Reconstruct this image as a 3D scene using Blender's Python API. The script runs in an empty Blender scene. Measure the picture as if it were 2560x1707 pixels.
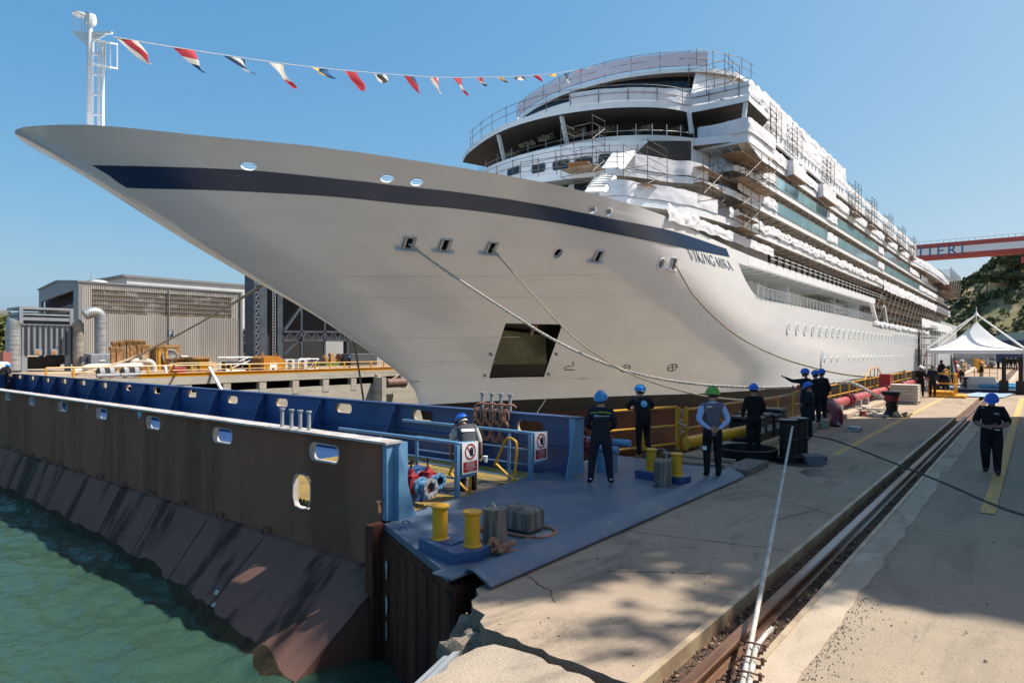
import bpy, bmesh, math, random
from mathutils import Vector, Matrix, noise
random.seed(7)
R = math.radians
scene = bpy.context.scene
COL = scene.collection
# ------------------------------------------------------------------ camera, sky, sun
TH = math.atan(1312/1636); SN, CS = math.sin(TH), math.cos(TH); FOC = 1636.0; EYE = 2.85; HOR = 872.0
cam = bpy.data.cameras.new('camera'); camo = bpy.data.objects.new('camera', cam); COL.objects.link(camo)
camo.location = (0, 0, EYE); camo.rotation_euler = (R(90), 0, TH)
cam.sensor_width = 36; cam.lens = FOC/2560*36; cam.shift_y = (HOR-853.5)/2560
cam.clip_start = .1; cam.clip_end = 6000
scene.camera = camo
SUN_AZ = R(45); SUN_EL = R(57)      # azimuth counted from +X (landward) towards +Y (along the quay)
world = bpy.data.worlds.new('World'); scene.world = world; world.use_nodes = True
wn = world.node_tree.nodes; wl = world.node_tree.links; wn.clear()
sky = wn.new('ShaderNodeTexSky'); sky.sky_type = 'NISHITA'; sky.sun_disc = False
sky.sun_elevation = SUN_EL; sky.sun_rotation = R(90)-SUN_AZ
sky.altitude = 0; sky.air_density = 1.0; sky.dust_density = 2.0; sky.ozone_density = 2.0
bg = wn.new('ShaderNodeBackground'); bg.inputs[1].default_value = .15
wo = wn.new('ShaderNodeOutputWorld'); 
sp = wn.new('ShaderNodeSeparateColor'); cb = wn.new('ShaderNodeCombineColor'); wl.new(sky.outputs[0], sp.inputs[0])
for i, (a, g) in enumerate(((.43, 1.18), (.96, .7), (1.88, .36))):       # film response of the whole sky, one curve per colour
    pw = wn.new('ShaderNodeMath'); pw.operation = 'POWER'; wl.new(sp.outputs[i], pw.inputs[0]); pw.inputs[1].default_value = g
    ml = wn.new('ShaderNodeMath'); ml.operation = 'MULTIPLY'; wl.new(pw.outputs[0], ml.inputs[0]); ml.inputs[1].default_value = a; wl.new(ml.outputs[0], cb.inputs[i])
wl.new(cb.outputs[0], bg.inputs[0])
wl.new(bg.outputs[0], wo.inputs[0])
sl = bpy.data.lights.new('sun', 'SUN'); sl.energy = 5.0; sl.angle = R(.8); sl.color = (1, .95, .87)
so = bpy.data.objects.new('sun', sl); COL.objects.link(so)
sd = Vector((math.cos(SUN_EL)*math.cos(SUN_AZ), math.cos(SUN_EL)*math.sin(SUN_AZ), math.sin(SUN_EL)))
so.rotation_euler = sd.to_track_quat('Z', 'Y').to_euler(); so.location = (60, 20, 90)
scene.view_settings.view_transform = 'Standard'; scene.view_settings.look = 'None'
scene.view_settings.exposure = 0.6; scene.view_settings.gamma = 1
scene.view_settings.use_curve_mapping = False
scene.cycles.max_bounces = 6; scene.cycles.diffuse_bounces = 3; scene.cycles.glossy_bounces = 3
scene.cycles.transmission_bounces = 4; scene.cycles.transparent_max_bounces = 6
scene.cycles.caustics_reflective = False; scene.cycles.caustics_refractive = False

# ------------------------------------------------------------------ survey helpers (sighting from the tripod onto known planes)
TRIM = .005
def sight(sx, sy):
    u = sx-1280
    return Vector((-SN*FOC+CS*u, CS*FOC+SN*u, HOR-sy))
def at(sx, sy, x=None, y=None, z=None, zs=None, d=None):
    v = sight(sx, sy)
    if x is not None: t = x/v.x
    elif y is not None: t = y/v.y
    elif z is not None: t = (z-EYE)/v.z
    elif zs is not None: t = (zs-EYE+TRIM*33)/(v.z+TRIM*v.y)
    else: t = d/FOC
    return Vector((v.x*t, v.y*t, v.z*t+EYE))
def toship(p): return Vector((p.x, p.y, p.z+TRIM*(p.y-33)))
def trim(p): return Vector((p[0], p[1], p[2]-TRIM*(p[1]-33)))
def interp(x, tab):
    if x <= tab[0][0]: return tab[0][1]
    for (a, b), (c, d) in zip(tab, tab[1:]):
        if x <= c: return b+(d-b)*(x-a)/(c-a)
    return tab[-1][1]
def smooth_interp(x, tab):
    # monotone cubic through the table
    n = len(tab)
    if x <= tab[0][0]: return tab[0][1]
    if x >= tab[-1][0]: return tab[-1][1]
    for i in range(n-1):
        if x <= tab[i+1][0]: break
    def sl_(j):
        if j <= 0: return (tab[1][1]-tab[0][1])/(tab[1][0]-tab[0][0])
        if j >= n-1: return (tab[-1][1]-tab[-2][1])/(tab[-1][0]-tab[-2][0])
        a = (tab[j][1]-tab[j-1][1])/(tab[j][0]-tab[j-1][0]); b = (tab[j+1][1]-tab[j][1])/(tab[j+1][0]-tab[j][0])
        return 0 if a*b <= 0 else 2*a*b/(a+b)
    h = tab[i+1][0]-tab[i][0]; t = (x-tab[i][0])/h
    m0, m1 = sl_(i)*h, sl_(i+1)*h
    return (2*t**3-3*t*t+1)*tab[i][1]+(t**3-2*t*t+t)*m0+(-2*t**3+3*t*t)*tab[i+1][1]+(t**3-t*t)*m1

# ------------------------------------------------------------------ materials
MATS = {}
def mat(name, c, r=.5, m=0., c2=None, sc=1.0, mix=(.42, .62), bump=0., bsc=30., coat=0., alpha=1., trans=0., c3=None, sc3=.3, mix3=(.55, .7), spec=.5):
    if name in MATS: return MATS[name]
    ma = bpy.data.materials.new(name); ma.use_nodes = True; MATS[name] = ma
    nt = ma.node_tree; N = nt.nodes; L = nt.links; b = N['Principled BSDF']
    b.inputs['Base Color'].default_value = (*c, 1); b.inputs['Roughness'].default_value = r
    b.inputs['Metallic'].default_value = m; b.inputs['Coat Weight'].default_value = coat; b.inputs['Specular IOR Level'].default_value = spec
    if coat: b.inputs['Coat Roughness'].default_value = .08
    if alpha < 1: b.inputs['Alpha'].default_value = alpha
    if trans: b.inputs['Transmission Weight'].default_value = trans
    geo = None
    def nz(scale, det=6, rough=.6):
        nonlocal geo
        if geo is None: geo = N.new('ShaderNodeNewGeometry')
        mp = N.new('ShaderNodeMapping'); mp.inputs['Scale'].default_value = scale if isinstance(scale, tuple) else (scale,)*3
        L.new(geo.outputs['Position'], mp.inputs[0])
        n = N.new('ShaderNodeTexNoise'); n.inputs['Scale'].default_value = 1; n.inputs['Detail'].default_value = det; n.inputs['Roughness'].default_value = rough
        L.new(mp.outputs[0], n.inputs['Vector']); return n.outputs['Fac']
    src = None
    def blend(prev, col, fac, mx):
        ra = N.new('ShaderNodeMapRange'); ra.inputs[1].default_value, ra.inputs[2].default_value = mx
        ra.interpolation_type = 'SMOOTHSTEP'
        L.new(fac, ra.inputs[0])
        mm = N.new('ShaderNodeMix'); mm.data_type = 'RGBA'; L.new(ra.outputs[0], mm.inputs[0])
        if prev is None: mm.inputs[6].default_value = (*c, 1)
        else: L.new(prev, mm.inputs[6])
        mm.inputs[7].default_value = (*col, 1); return mm.outputs[2]
    if c2: src = blend(None, c2, nz(sc), mix)
    if c3: src = blend(src, c3, nz(sc3), mix3)
    if src: L.new(src, b.inputs['Base Color'])
    if bump:
        bp = N.new('ShaderNodeBump'); bp.inputs['Strength'].default_value = 1; bp.inputs['Distance'].default_value = bump
        L.new(nz(bsc), bp.inputs['Height']); L.new(bp.outputs[0], b.inputs['Normal'])
    return ma

# ------------------------------------------------------------------ mesh builder and object bookkeeping
LOC = {}
class MB:
    def __init__(s, xf=None): s.v = []; s.f = []; s.m = []; s.xf = xf; s.cur = 0
    def add(s, vs, fs, mi=None):
        o = len(s.v); s.v += [Vector(p) for p in vs]
        s.f += [tuple(i+o for i in f) for f in fs]; s.m += [s.cur if mi is None else mi]*len(fs); return s
    def box(s, c, d, rz=0, mi=None):
        x, y, z = d[0]/2, d[1]/2, d[2]/2; ca, sa = math.cos(rz), math.sin(rz)
        vs = [(c[0]+a*x*ca-b*y*sa, c[1]+a*x*sa+b*y*ca, c[2]+e*z) for e in (-1, 1) for b in (-1, 1) for a in (-1, 1)]
        return s.add(vs, [(0, 2, 3, 1), (4, 5, 7, 6), (0, 1, 5, 4), (2, 6, 7, 3), (0, 4, 6, 2), (1, 3, 7, 5)], mi)
    def bx(s, x0, x1, y0, y1, z0, z1, mi=None):
        return s.box(((x0+x1)/2, (y0+y1)/2, (z0+z1)/2), (x1-x0, y1-y0, z1-z0), 0, mi)
    def bbox(s, x0, x1, y0, y1, z0, z1, e=.02, mi=None):       # chamfered box
        vs = []
        for z, k in ((z0, e), (z0+e, 0), (z1-e, 0), (z1, e)):
            vs += [(x0+k, y0+k, z), (x1-k, y0+k, z), (x1-k, y1-k, z), (x0+k, y1-k, z)]
        fs = [(3, 2, 1, 0), (12, 13, 14, 15)]
        for l in range(3):
            for i in range(4): fs.append((l*4+i, l*4+(i+1) % 4, l*4+4+(i+1) % 4, l*4+4+i))
        return s.add(vs, fs, mi)
    def quad(s, *p, mi=None): return s.add(p, [tuple(range(len(p)))], mi)
    def prism(s, poly, ext, mi=None, side=None):               # poly: 3D points, ext: extrusion vector
        n = len(poly); e = Vector(ext); vs = [Vector(p) for p in poly]; vs = vs+[p+e for p in vs]
        s.add(vs, [tuple(range(n))[::-1], tuple(range(n, 2*n))], mi)
        o = len(s.v)-2*n; f2 = [(o+i, o+(i+1) % n, o+n+(i+1) % n, o+n+i) for i in range(n)]
        s.f += f2; s.m += [(s.cur if mi is None else mi) if side is None else side]*n; return s
    def beam(s, p, q, w, h=None, mi=None, up=(0, 0, 1)):
        p, q = Vector(p), Vector(q); h = h or w; d = (q-p).normalized(); u = Vector(up)
        if abs(d.dot(u)) > .98: u = Vector((1, 0, 0))
        a = d.cross(u).normalized()*w/2; b = a.cross(d).normalized()*h/2
        vs = [p-a-b, p+a-b, p+a+b, p-a+b, q-a-b, q+a-b, q+a+b, q-a+b]
        return s.add(vs, [(0, 3, 2, 1), (4, 5, 6, 7), (0, 1, 5, 4), (1, 2, 6, 5), (2, 3, 7, 6), (3, 0, 4, 7)], mi)
    def tube(s, pts, r, n=6, mi=None, cap=True, twist=None):
        pts = [Vector(p) for p in pts]; m = len(pts); rr = r if isinstance(r, (list, tuple)) else [r]*m
        vs = []; ref = None
        for i, p in enumerate(pts):
            d = (pts[min(i+1, m-1)]-pts[max(i-1, 0)])
            d = d.normalized() if d.length > 1e-9 else Vector((0, 0, 1))
            if ref is None: ref = Vector((0, 0, 1)) if abs(d.z) < .9 else Vector((1, 0, 0))
            a = d.cross(ref); a = a.normalized() if a.length > 1e-6 else d.orthogonal().normalized()
            b = a.cross(d); ref = b
            for j in range(n):
                t = 2*math.pi*j/n
                k = rr[i]
                vs.append(p+a*math.cos(t)*k+b*math.sin(t)*k)
        fs = [(i*n+j, i*n+(j+1) % n, (i+1)*n+(j+1) % n, (i+1)*n+j) for i in range(m-1) for j in range(n)]
        if cap: fs += [tuple(range(n))[::-1], tuple((m-1)*n+j for j in range(n))]
        return s.add(vs, fs, mi)
    def lathe(s, prof, c=(0, 0, 0), n=16, axis='z', mi=None, cap=True):
        vs = []
        for r, h in prof:
            for j in range(n):
                t = 2*math.pi*j/n; a, b = r*math.cos(t), r*math.sin(t)
                p = (a, b, h) if axis == 'z' else ((h, a, b) if axis == 'x' else (b, h, a))
                vs.append((c[0]+p[0], c[1]+p[1], c[2]+p[2]))
        m = len(prof)
        fs = [(i*n+j, i*n+(j+1) % n, (i+1)*n+(j+1) % n, (i+1)*n+j) for i in range(m-1) for j in range(n)]
        if cap: fs += [tuple(range(n))[::-1], tuple((m-1)*n+j for j in range(n))]
        return s.add(vs, fs, mi)
    def grid(s, fn, nu, nv, mi=None, mfn=None):
        vs = [fn(i/nu, j/nv) for j in range(nv+1) for i in range(nu+1)]
        fs = [(j*(nu+1)+i, j*(nu+1)+i+1, (j+1)*(nu+1)+i+1, (j+1)*(nu+1)+i) for j in range(nv) for i in range(nu)]
        s.add(vs, fs, mi)
        if mfn: s.m[-len(fs):] = [mfn((i+.5)/nu, (j+.5)/nv) for j in range(nv) for i in range(nu)]
        return s
    def build(s, name, mats, parent=None, smooth=False, ang=35, stuff=False, label=None):
        me = bpy.data.meshes.new(name)
        o0 = LOC.get(parent, Vector((0, 0, 0))) if parent else Vector((0, 0, 0))
        vs = [s.xf(p) for p in s.v] if s.xf else s.v
        me.from_pydata([tuple(p-o0) for p in vs], [], s.f)
        if not isinstance(mats, (list, tuple)): mats = [mats]
        for x in mats: me.materials.append(x)
        if len(mats) > 1: me.polygons.foreach_set('material_index', s.m)
        if smooth:
            me.shade_smooth(); me.set_sharp_from_angle(angle=R(ang))
        me.update()
        o = bpy.data.objects.new(name, me); COL.objects.link(o)
        if parent: o.parent = bpy.data.objects[parent]; LOC[o.name] = o0.copy()
        if stuff: o['kind'] = 'stuff'
        if label: o['label'] = label
        return o
def fixn(o):
    bm = bmesh.new(); bm.from_mesh(o.data); bmesh.ops.recalc_face_normals(bm, faces=bm.faces); bm.to_mesh(o.data); bm.free(); return o
def tag(o, label, cat, group=None):
    o['label'] = label; o['category'] = cat
    if group: o['group'] = group
    return o
def thing(name, label, cat, loc=(0, 0, 0), rz=0, group=None):
    o = bpy.data.objects.new(name, None); COL.objects.link(o); o.location = loc; o.rotation_euler = (0, 0, rz)
    o.empty_display_size = .3
    LOC[o.name] = Vector(loc) if rz == 0 else Vector((0, 0, 0))
    tag(o, label, cat, group); return o.name
def structure(o): o['kind'] = 'structure'; return o
KIDS = None
def dup(name, loc, rz=0, label=None, group=None, scale=None):
    src = bpy.data.objects[name]
    def cp(o, par):
        c = o.copy(); COL.objects.link(c)
        if par: c.parent = par
        for ch in o.children: cp(ch, c)
        return c
    r = cp(src, None); r.location = loc; r.rotation_euler = (0, 0, rz)
    if scale: r.scale = (scale,)*3
    if label: r['label'] = label
    if group: r['group'] = group
    return r.name
def cpart(o, parent, loc=(0, 0, 0)):                            # copy of a part under the same thing
    c = o.copy(); COL.objects.link(c); c.parent = bpy.data.objects[parent]; c.location = loc; return c
def boolean(o, cutters):
    for k in cutters:
        md = o.modifiers.new('b', 'BOOLEAN'); md.operation = 'DIFFERENCE'; md.object = k; md.solver = 'EXACT'
        try: md.material_mode = 'TRANSFER'
        except Exception: pass
    dg = bpy.context.evaluated_depsgraph_get()
    me = bpy.data.meshes.new_from_object(o.evaluated_get(dg)); o.modifiers.clear()
    old = o.data; o.data = me; me.name = old.name
    for k in cutters: bpy.data.objects.remove(k)
    return o
def wob(p, s, a): return noise.noise(Vector(p)*s)*a
def sag(p, q, drop, n=16):
    p, q = Vector(p), Vector(q)
    return [p.lerp(q, i/n)-Vector((0, 0, drop*4*(i/n)*(1-i/n))) for i in range(n+1)]
def curve3(ctrl, n=24):                                         # Catmull-Rom through points
    c = [Vector(p) for p in ctrl]; c = [c[0]*2-c[1]]+c+[c[-1]*2-c[-2]]; out = []
    seg = len(c)-3
    for i in range(n+1):
        t = i/n*seg; k = min(int(t), seg-1); u = t-k; a, b, d, e = c[k:k+4]
        out.append(.5*((2*b)+(d-a)*u+(2*a-5*b+4*d-e)*u*u+(3*b-a-3*d+e)*u**3))
    return out
def rope_mb(pts, r, n=8, lay=None, mb=None):                    # three-strand laid rope
    mb = mb or MB(); pts = [Vector(p) for p in pts]; lay = lay or r*9
    acc = 0; path = [pts[0]]; L = [0]
    for a, b in zip(pts, pts[1:]):
        d = (b-a).length; m = max(1, int(d/(lay/5)))
        for i in range(1, m+1): path.append(a.lerp(b, i/m)); L.append(acc+d*i/m)
        acc += d
    for k in range(3):
        q = []
        for i, p in enumerate(path):
            t = (path[min(i+1, len(path)-1)]-path[max(0, i-1)]).normalized()
            a = t.cross(Vector((0, 0, 1))); a = a.normalized() if a.length > 1e-4 else Vector((1, 0, 0)); b = a.cross(t)
            ph = 2*math.pi*(L[i]/lay+k/3)
            q.append(p+(a*math.cos(ph)+b*math.sin(ph))*r*.52)
        mb.tube(q, r*.56, 5)
    return mb

def text_mesh(body, size, extr=.0):
    cu = bpy.data.curves.new('t', 'FONT'); cu.body = body; cu.size = size; cu.extrude = extr; cu.align_x = 'CENTER'; cu.align_y = 'CENTER'
    cu.resolution_u = 2
    ob = bpy.data.objects.new('t', cu); COL.objects.link(ob)
    dg = bpy.context.evaluated_depsgraph_get()
    me = bpy.data.meshes.new_from_object(ob.evaluated_get(dg)); bpy.data.objects.remove(ob); bpy.data.curves.remove(cu)
    return [Vector(v.co) for v in me.vertices], [tuple(p.vertices) for p in me.polygons]
def text_on(body, size, origin, right, up, mb, out=.004, mi=None):
    vs, fs = text_mesh(body, size); o = Vector(origin); r = Vector(right).normalized(); u = Vector(up).normalized(); n = r.cross(u)
    mb.add([o+r*p.x+u*p.y+n*out for p in vs], fs, mi)
# ------------------------------------------------------------------ material palette
hullw = mat('white_hull_paint', (.8, .8, .795), .22, c2=(.765, .765, .76), sc=(.25, .25, 1.2), coat=.4, bump=.012, bsc=.55)
navy = mat('navy_hull_stripe', (.013, .04, .1), .3, coat=.1)
bootb = mat('black_boot_topping', (.009, .009, .011), .5, c2=(.016, .014, .014), sc=.8, spec=.25)
antif = mat('brown_antifouling', (.06, .024, .017), .7, c2=(.03, .015, .012), sc=.6, spec=.2)
deckw = mat('white_ship_paint', (.78, .79, .79), .35, c2=(.72, .73, .73), sc=.9)
deckp = mat('primed_pale_plate', (.6, .64, .64), .45, c2=(.66, .68, .67), sc=.6)
soffit = mat('bare_soffit', (.3, .26, .215), .75, c2=(.22, .19, .16), sc=.7, c3=(.36, .32, .27), sc3=1.7)
soffd = mat('soffit_insulation', (.2, .17, .14), .8)
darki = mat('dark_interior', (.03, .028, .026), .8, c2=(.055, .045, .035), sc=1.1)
foil = mat('foil_lagging', (.34, .28, .2), .55, c2=(.1, .08, .06), sc=1.6, bump=.06, bsc=3)
cabin = mat('cabin_wall', (.33, .31, .28), .7, c2=(.26, .24, .22), sc=.8)
gdark = mat('dark_ship_glass', (.012, .014, .018), .08)
bglass = mat('blue_balcony_glass', (.2, .36, .42), .05, coat=.5, c2=(.25, .42, .47), sc=.3)
tarpm = mat('white_sheeting', (.72, .72, .74), .6, c2=(.64, .64, .665), sc=1.3)
netm = mat('lilac_net', (.62, .58, .64), .8)
scaf = mat('scaffold_steel', (.1, .085, .07), .55, m=.3, c2=(.2, .17, .14), sc=2.5)
scafl = mat('galvanised_tube', (.45, .45, .44), .45, m=.5)
plank = mat('scaffold_plank', (.2, .14, .09), .8, c2=(.3, .22, .15), sc=(1, 6, 6))
steelg = mat('grey_steel', (.3, .31, .32), .5, c2=(.24, .25, .26), sc=2)
blk = mat('black_paint', (.008, .008, .009), .45, c2=(.016, .015, .014), sc=3, spec=.3)
pockg = mat('olive_anchor_pocket', (.12, .12, .058), .35, c2=(.2, .19, .1), sc=.7, mix=(.4, .68), bump=.05, bsc=1.2)

# ------------------------------------------------------------------ SHIP
SHIP = thing('cruise_ship', 'huge white cruise ship in dry dock with a navy stripe along its bow', 'cruise ship')
CX, HB = -34.9, 14.4
ZB = -1.2
STEM = [(-9, 34.2), (-5, 33.8), (-2.5, 33.2), (-1.2, 32.75), (-.38, 32.5), (.51, 31.73), (1.33, 30.57), (2.29, 29.01), (3.45, 26.88), (4.8, 24.36),
        (6.79, 20.05), (8.52, 16.35), (9.59, 14.31), (11.29, 11.07), (11.96, 9.66), (12.4, 8.6)]
BT = [(0, 0), (.06, .5), (.35, 1.15), (.75, 1.9), (1.9, 3.35), (5.4, 5.6), (9.8, 8.45), (15.5, 10.9), (20, 12.5), (24.8, 13.65), (30.3, 14.25), (35, 14.4), (300, 14.4)]
BW = [(0, 0), (.25, .25), (1.5, .55), (5.7, 1.45), (12.3, 3.9), (20, 7.2), (26, 10.2), (35, 12.4), (47, 13.6), (68, 14.2), (90, 14.4), (300, 14.4)]
ZT = [(0, 12.33), (41.6, 12.33), (43, 12.25), (48, 11.95), (55, 11.65), (62, 11.45), (300, 11.45)]
def ystem(z): return smooth_interp(z, STEM)
def ztop(y): return smooth_interp(y, ZT)
def bh(y, zs):
    u = y-ystem(zs)
    if u <= 0: return 0.
    s = (zs-ZB)/(12.33-ZB)
    if s >= 0:
        k = min(1, max(0, (y-30)/30)); k = k*k*(3-2*k); s = 1-max(0, 1-s)**(1+1.05*k)
        b = (1-s)*smooth_interp(u, BW)+s*smooth_interp(u, BT)
    else:
        q = min(1, max(0, (ZB-zs)/7.3)); b = smooth_interp(u, BW)*(1-q**4)*(1-.12*q)
    return b
def hull_hit(sx, sy):
    v = sight(sx, sy); lo, hi = .004, .2
    def g(t):
        p = v*t; p.z += EYE; q = toship(p); b = bh(q.y, q.z)
        return (q.x-CX)-b
    t = lo
    while t < hi and g(t) > 0: t += .0004
    a, b = t-.0004, t
    for _ in range(30):
        m = (a+b)/2
        if g(m) > 0: a = m
        else: b = m
    p = v*b; p.z += EYE; return toship(p)
def hnorm(q):
    e = .15
    n = Vector((1, -(bh(q.y+e, q.z)-bh(q.y-e, q.z))/(2*e), -(bh(q.y, q.z+e)-bh(q.y, q.z-e))/(2*e)))
    return n.normalized()
def hull_ribbon(mb, spts, w, closed=False, out=.012):
    pts = [hull_hit(*p) for p in spts]; n = len(pts); vs = []
    for i, p in enumerate(pts):
        a = pts[(i-1) % n] if closed or i > 0 else pts[i]; b = pts[(i+1) % n] if closed or i < n-1 else pts[i]
        t = (b-a).normalized(); nn = hnorm(p); s = nn.cross(t).normalized()*w/2
        vs += [p+nn*out-s, p+nn*out+s]
    fs = [(2*i, 2*i+1, (2*i+3) % (2*n), (2*i+2) % (2*n)) for i in range(n if closed else n-1)]
    mb.add(vs, fs)

# hull shell ------------------------------------------------------
VJ = [0, .0004, .001, .002, .004, .007, .011, .016, .022, .029, .037, .046, .056, .067, .079, .092, .106, .12, .135, .15, .166, .183, .2, .22, .24, .27, .3, .34, .38, .43, .5, .58, .66, .75, .84, .92, 1]
YEND = 258.
ZL = [-8.5, -8, -7, -5.5, -4, -2.3, -2.25, -1.2]
NZ = 26
def hull_mesh():
    ring = []
    for v in VJ:
        st = []
        ytop = ystem(12.33)+(YEND-ystem(12.33))*v; zt = ztop(ytop)
        zl = ZL+[ZB+(zt-ZB)*i/NZ for i in range(1, NZ+1)]
        for z in zl:
            y = ystem(z)+(YEND-ystem(z))*v; st.append((bh(y, z), y, z))
        dep = 2.5 if ytop < 40.8 else max(.03, 2.5-(ytop-40.8)*9)
        b, y, z = st[-1]; bi = max(0, b-.16)
        yy = y+.22*max(0, 1-v/.004)
        st.append((bi, yy, z))
        for q in (.33, .66, 1):
            z2 = z-dep*q; y2 = ystem(z2)+(YEND-ystem(z2))*v+.22*max(0, 1-v/.004); st.append((max(0, bh(y2-.001, z2)-.17) if dep > .1 else max(0, bi-.02), y2, z2))
        ring.append(st)
    n = len(ring[0]); vs = []; idx = {}
    def vid(j, i, sgn):
        b, y, z = ring[j][i]
        key = (j, i, sgn if b > 1e-6 else 0)
        if key not in idx: idx[key] = len(vs); vs.append((CX+sgn*b, y, z))
        return idx[key]
    fs = []; ms = []
    def addf(q, m):
        r = []
        for a in q:
            if a not in r: r.append(a)
        if len(r) > 2: fs.append(tuple(r)); ms.append(m)
    J = len(VJ)
    for j in range(J-1):
        for i in range(n-1):
            m = 2 if i < 5 else (1 if i < 7 else 0)
            addf((vid(j, i, 1), vid(j+1, i, 1), vid(j+1, i+1, 1), vid(j, i+1, 1)), m)
            addf((vid(j, i, -1), vid(j, i+1, -1), vid(j+1, i+1, -1), vid(j+1, i, -1)), m)
        addf((vid(j, n-1, 1), vid(j+1, n-1, 1), vid(j+1, n-1, -1), vid(j, n-1, -1)), 3)
        addf((vid(j, 0, 1), vid(j, 0, -1), vid(j+1, 0, -1), vid(j+1, 0, 1)), 2)
    addf([vid(J-1, i, 1) for i in range(n)]+[vid(J-1, i, -1) for i in reversed(range(n))], 0)
    mb = MB(); mb.v = [Vector(p) for p in vs]; mb.f = fs; mb.m = ms
    o = mb.build('hull', [hullw, bootb, antif, deckp], SHIP)
    return fixn(o)
hull = hull_mesh()
# openings cut through the plating: recessed promenade, anchor pocket, fairleads, bulwark ports
def cutter(poly, ext, m):
    mb = MB(); mb.prism(poly, ext); o = fixn(mb.build('cut', m)); return o
cuts = []
prom = [at(x, y, x=-20.5) for x, y in ((1846, 658), (1856, 682), (1868, 706), (1880, 725), (1890, 737), (1904, 745))]
prom = [toship(p) for p in prom]
poly = [(-18, p.y, p.z) for p in prom]+[(-18, 66, 7.8), (-18, 118, 7.6), (-18, 119, 7.2), (-18, 214, 7.2), (-18, 214, 13), (-18, 121, 13), (-18, 119, 10.5)]
cuts.append(cutter(poly, (-6.3, 0, 0), deckp))
ank = [(1264, 808), (1406, 811), (1360, 942), (1223, 945)]
AN = [hull_hit(*p) for p in ank]; an = sum((hnorm(p) for p in AN), Vector()).normalized()
cuts.append(cutter([p+an*.6 for p in AN], -an*2.4, blk))
FL = [(1022, 607, 32, 27), (1112, 612, 30, 27), (1228, 619, 30, 28), (1495, 640, 22, 34), (1683, 659, 13, 36)]
flq = []
for sx, sy, w, h in FL:
    q = hull_hit(sx, sy); n = hnorm(q); t = Vector((0, 0, 1)).cross(n).normalized(); u = n.cross(t).normalized()
    flq.append((q, n, t, u))
    a, b = .38, .4
    cuts.append(cutter([q+n*.4-t*a-u*b, q+n*.4+t*a-u*b, q+n*.4+t*a+u*b, q+n*.4-t*a+u*b], -n*1.6, darki))
RP = [(1395, 633), (1653, 660)]
def disc(q, t, u, ra, rb, k=20): return [q+t*ra*math.cos(2*math.pi*i/k)+u*rb*math.sin(2*math.pi*i/k) for i in range(k)]
rpq = []
for sx, sy in RP:
    q = hull_hit(sx, sy); n = hnorm(q); t = Vector((0, 0, 1)).cross(n).normalized(); u = n.cross(t).normalized(); rpq.append((q, n, t, u))
    cuts.append(cutter(disc(q+n*.4, t, u, .27, .36), -n*1.4, darki))
BP = [(622, 416), (968, 447), (1042, 456), (1483, 525), (1523, 531)]
bpq = []
for sx, sy in BP:
    q = hull_hit(sx, sy); n = hnorm(q); t = Vector((0, 0, 1)).cross(n).normalized(); u = n.cross(t).normalized(); bpq.append((q, n, t, u))
    cuts.append(cutter(disc(q+n*.3, t, u, .36, .24), -n*.9, hullw))
# tall dark-lined recess cut into the hull side
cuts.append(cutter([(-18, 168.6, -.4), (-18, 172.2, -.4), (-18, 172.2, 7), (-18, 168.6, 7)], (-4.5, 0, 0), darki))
boolean(hull, cuts)
for v in hull.data.vertices: v.co.z -= TRIM*(v.co.y-33)
hull.data.shade_smooth(); hull.data.set_sharp_from_angle(angle=R(28)); hull.data.update()

def spart(mb, name, m, parent=None, **k): mb.xf = trim; return mb.build(name, m, parent or SHIP, **k)
# painted stripe
su = [(230, 413), (400, 417), (612, 425), (800, 443), (1072, 473), (1100, 475.5), (1368, 515), (1521, 546), (1674, 576), (1816, 622)]
sw = [(230, 413), (275, 440), (320, 470), (480, 474), (800, 489.5), (1072, 516), (1100, 518), (1368, 553), (1521, 582), (1674, 613), (1824, 643)]
mb = MB(); N = 70
rows = []
for i in range(N+1):
    k = i/N
    xu = 230+(1816-230)*k
    if k < .06: xl = 230+90*(k/.06)
    else: xl = 320+(1824-320)*(k-.06)/.94
    a = hull_hit(xu, smooth_interp(xu, su)); b = hull_hit(xl, smooth_interp(xl, sw))
    r = []
    for j in range(5):
        p = a.lerp(b, j/4); p.x = CX+bh(p.y, p.z); r.append(p+hnorm(p)*.012)
    rows.append(r)
mb.grid(lambda u, v: rows[round(u*N)][round(v*4)], N, 4)
spart(mb, 'hull_stripe', navy, smooth=True)
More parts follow.
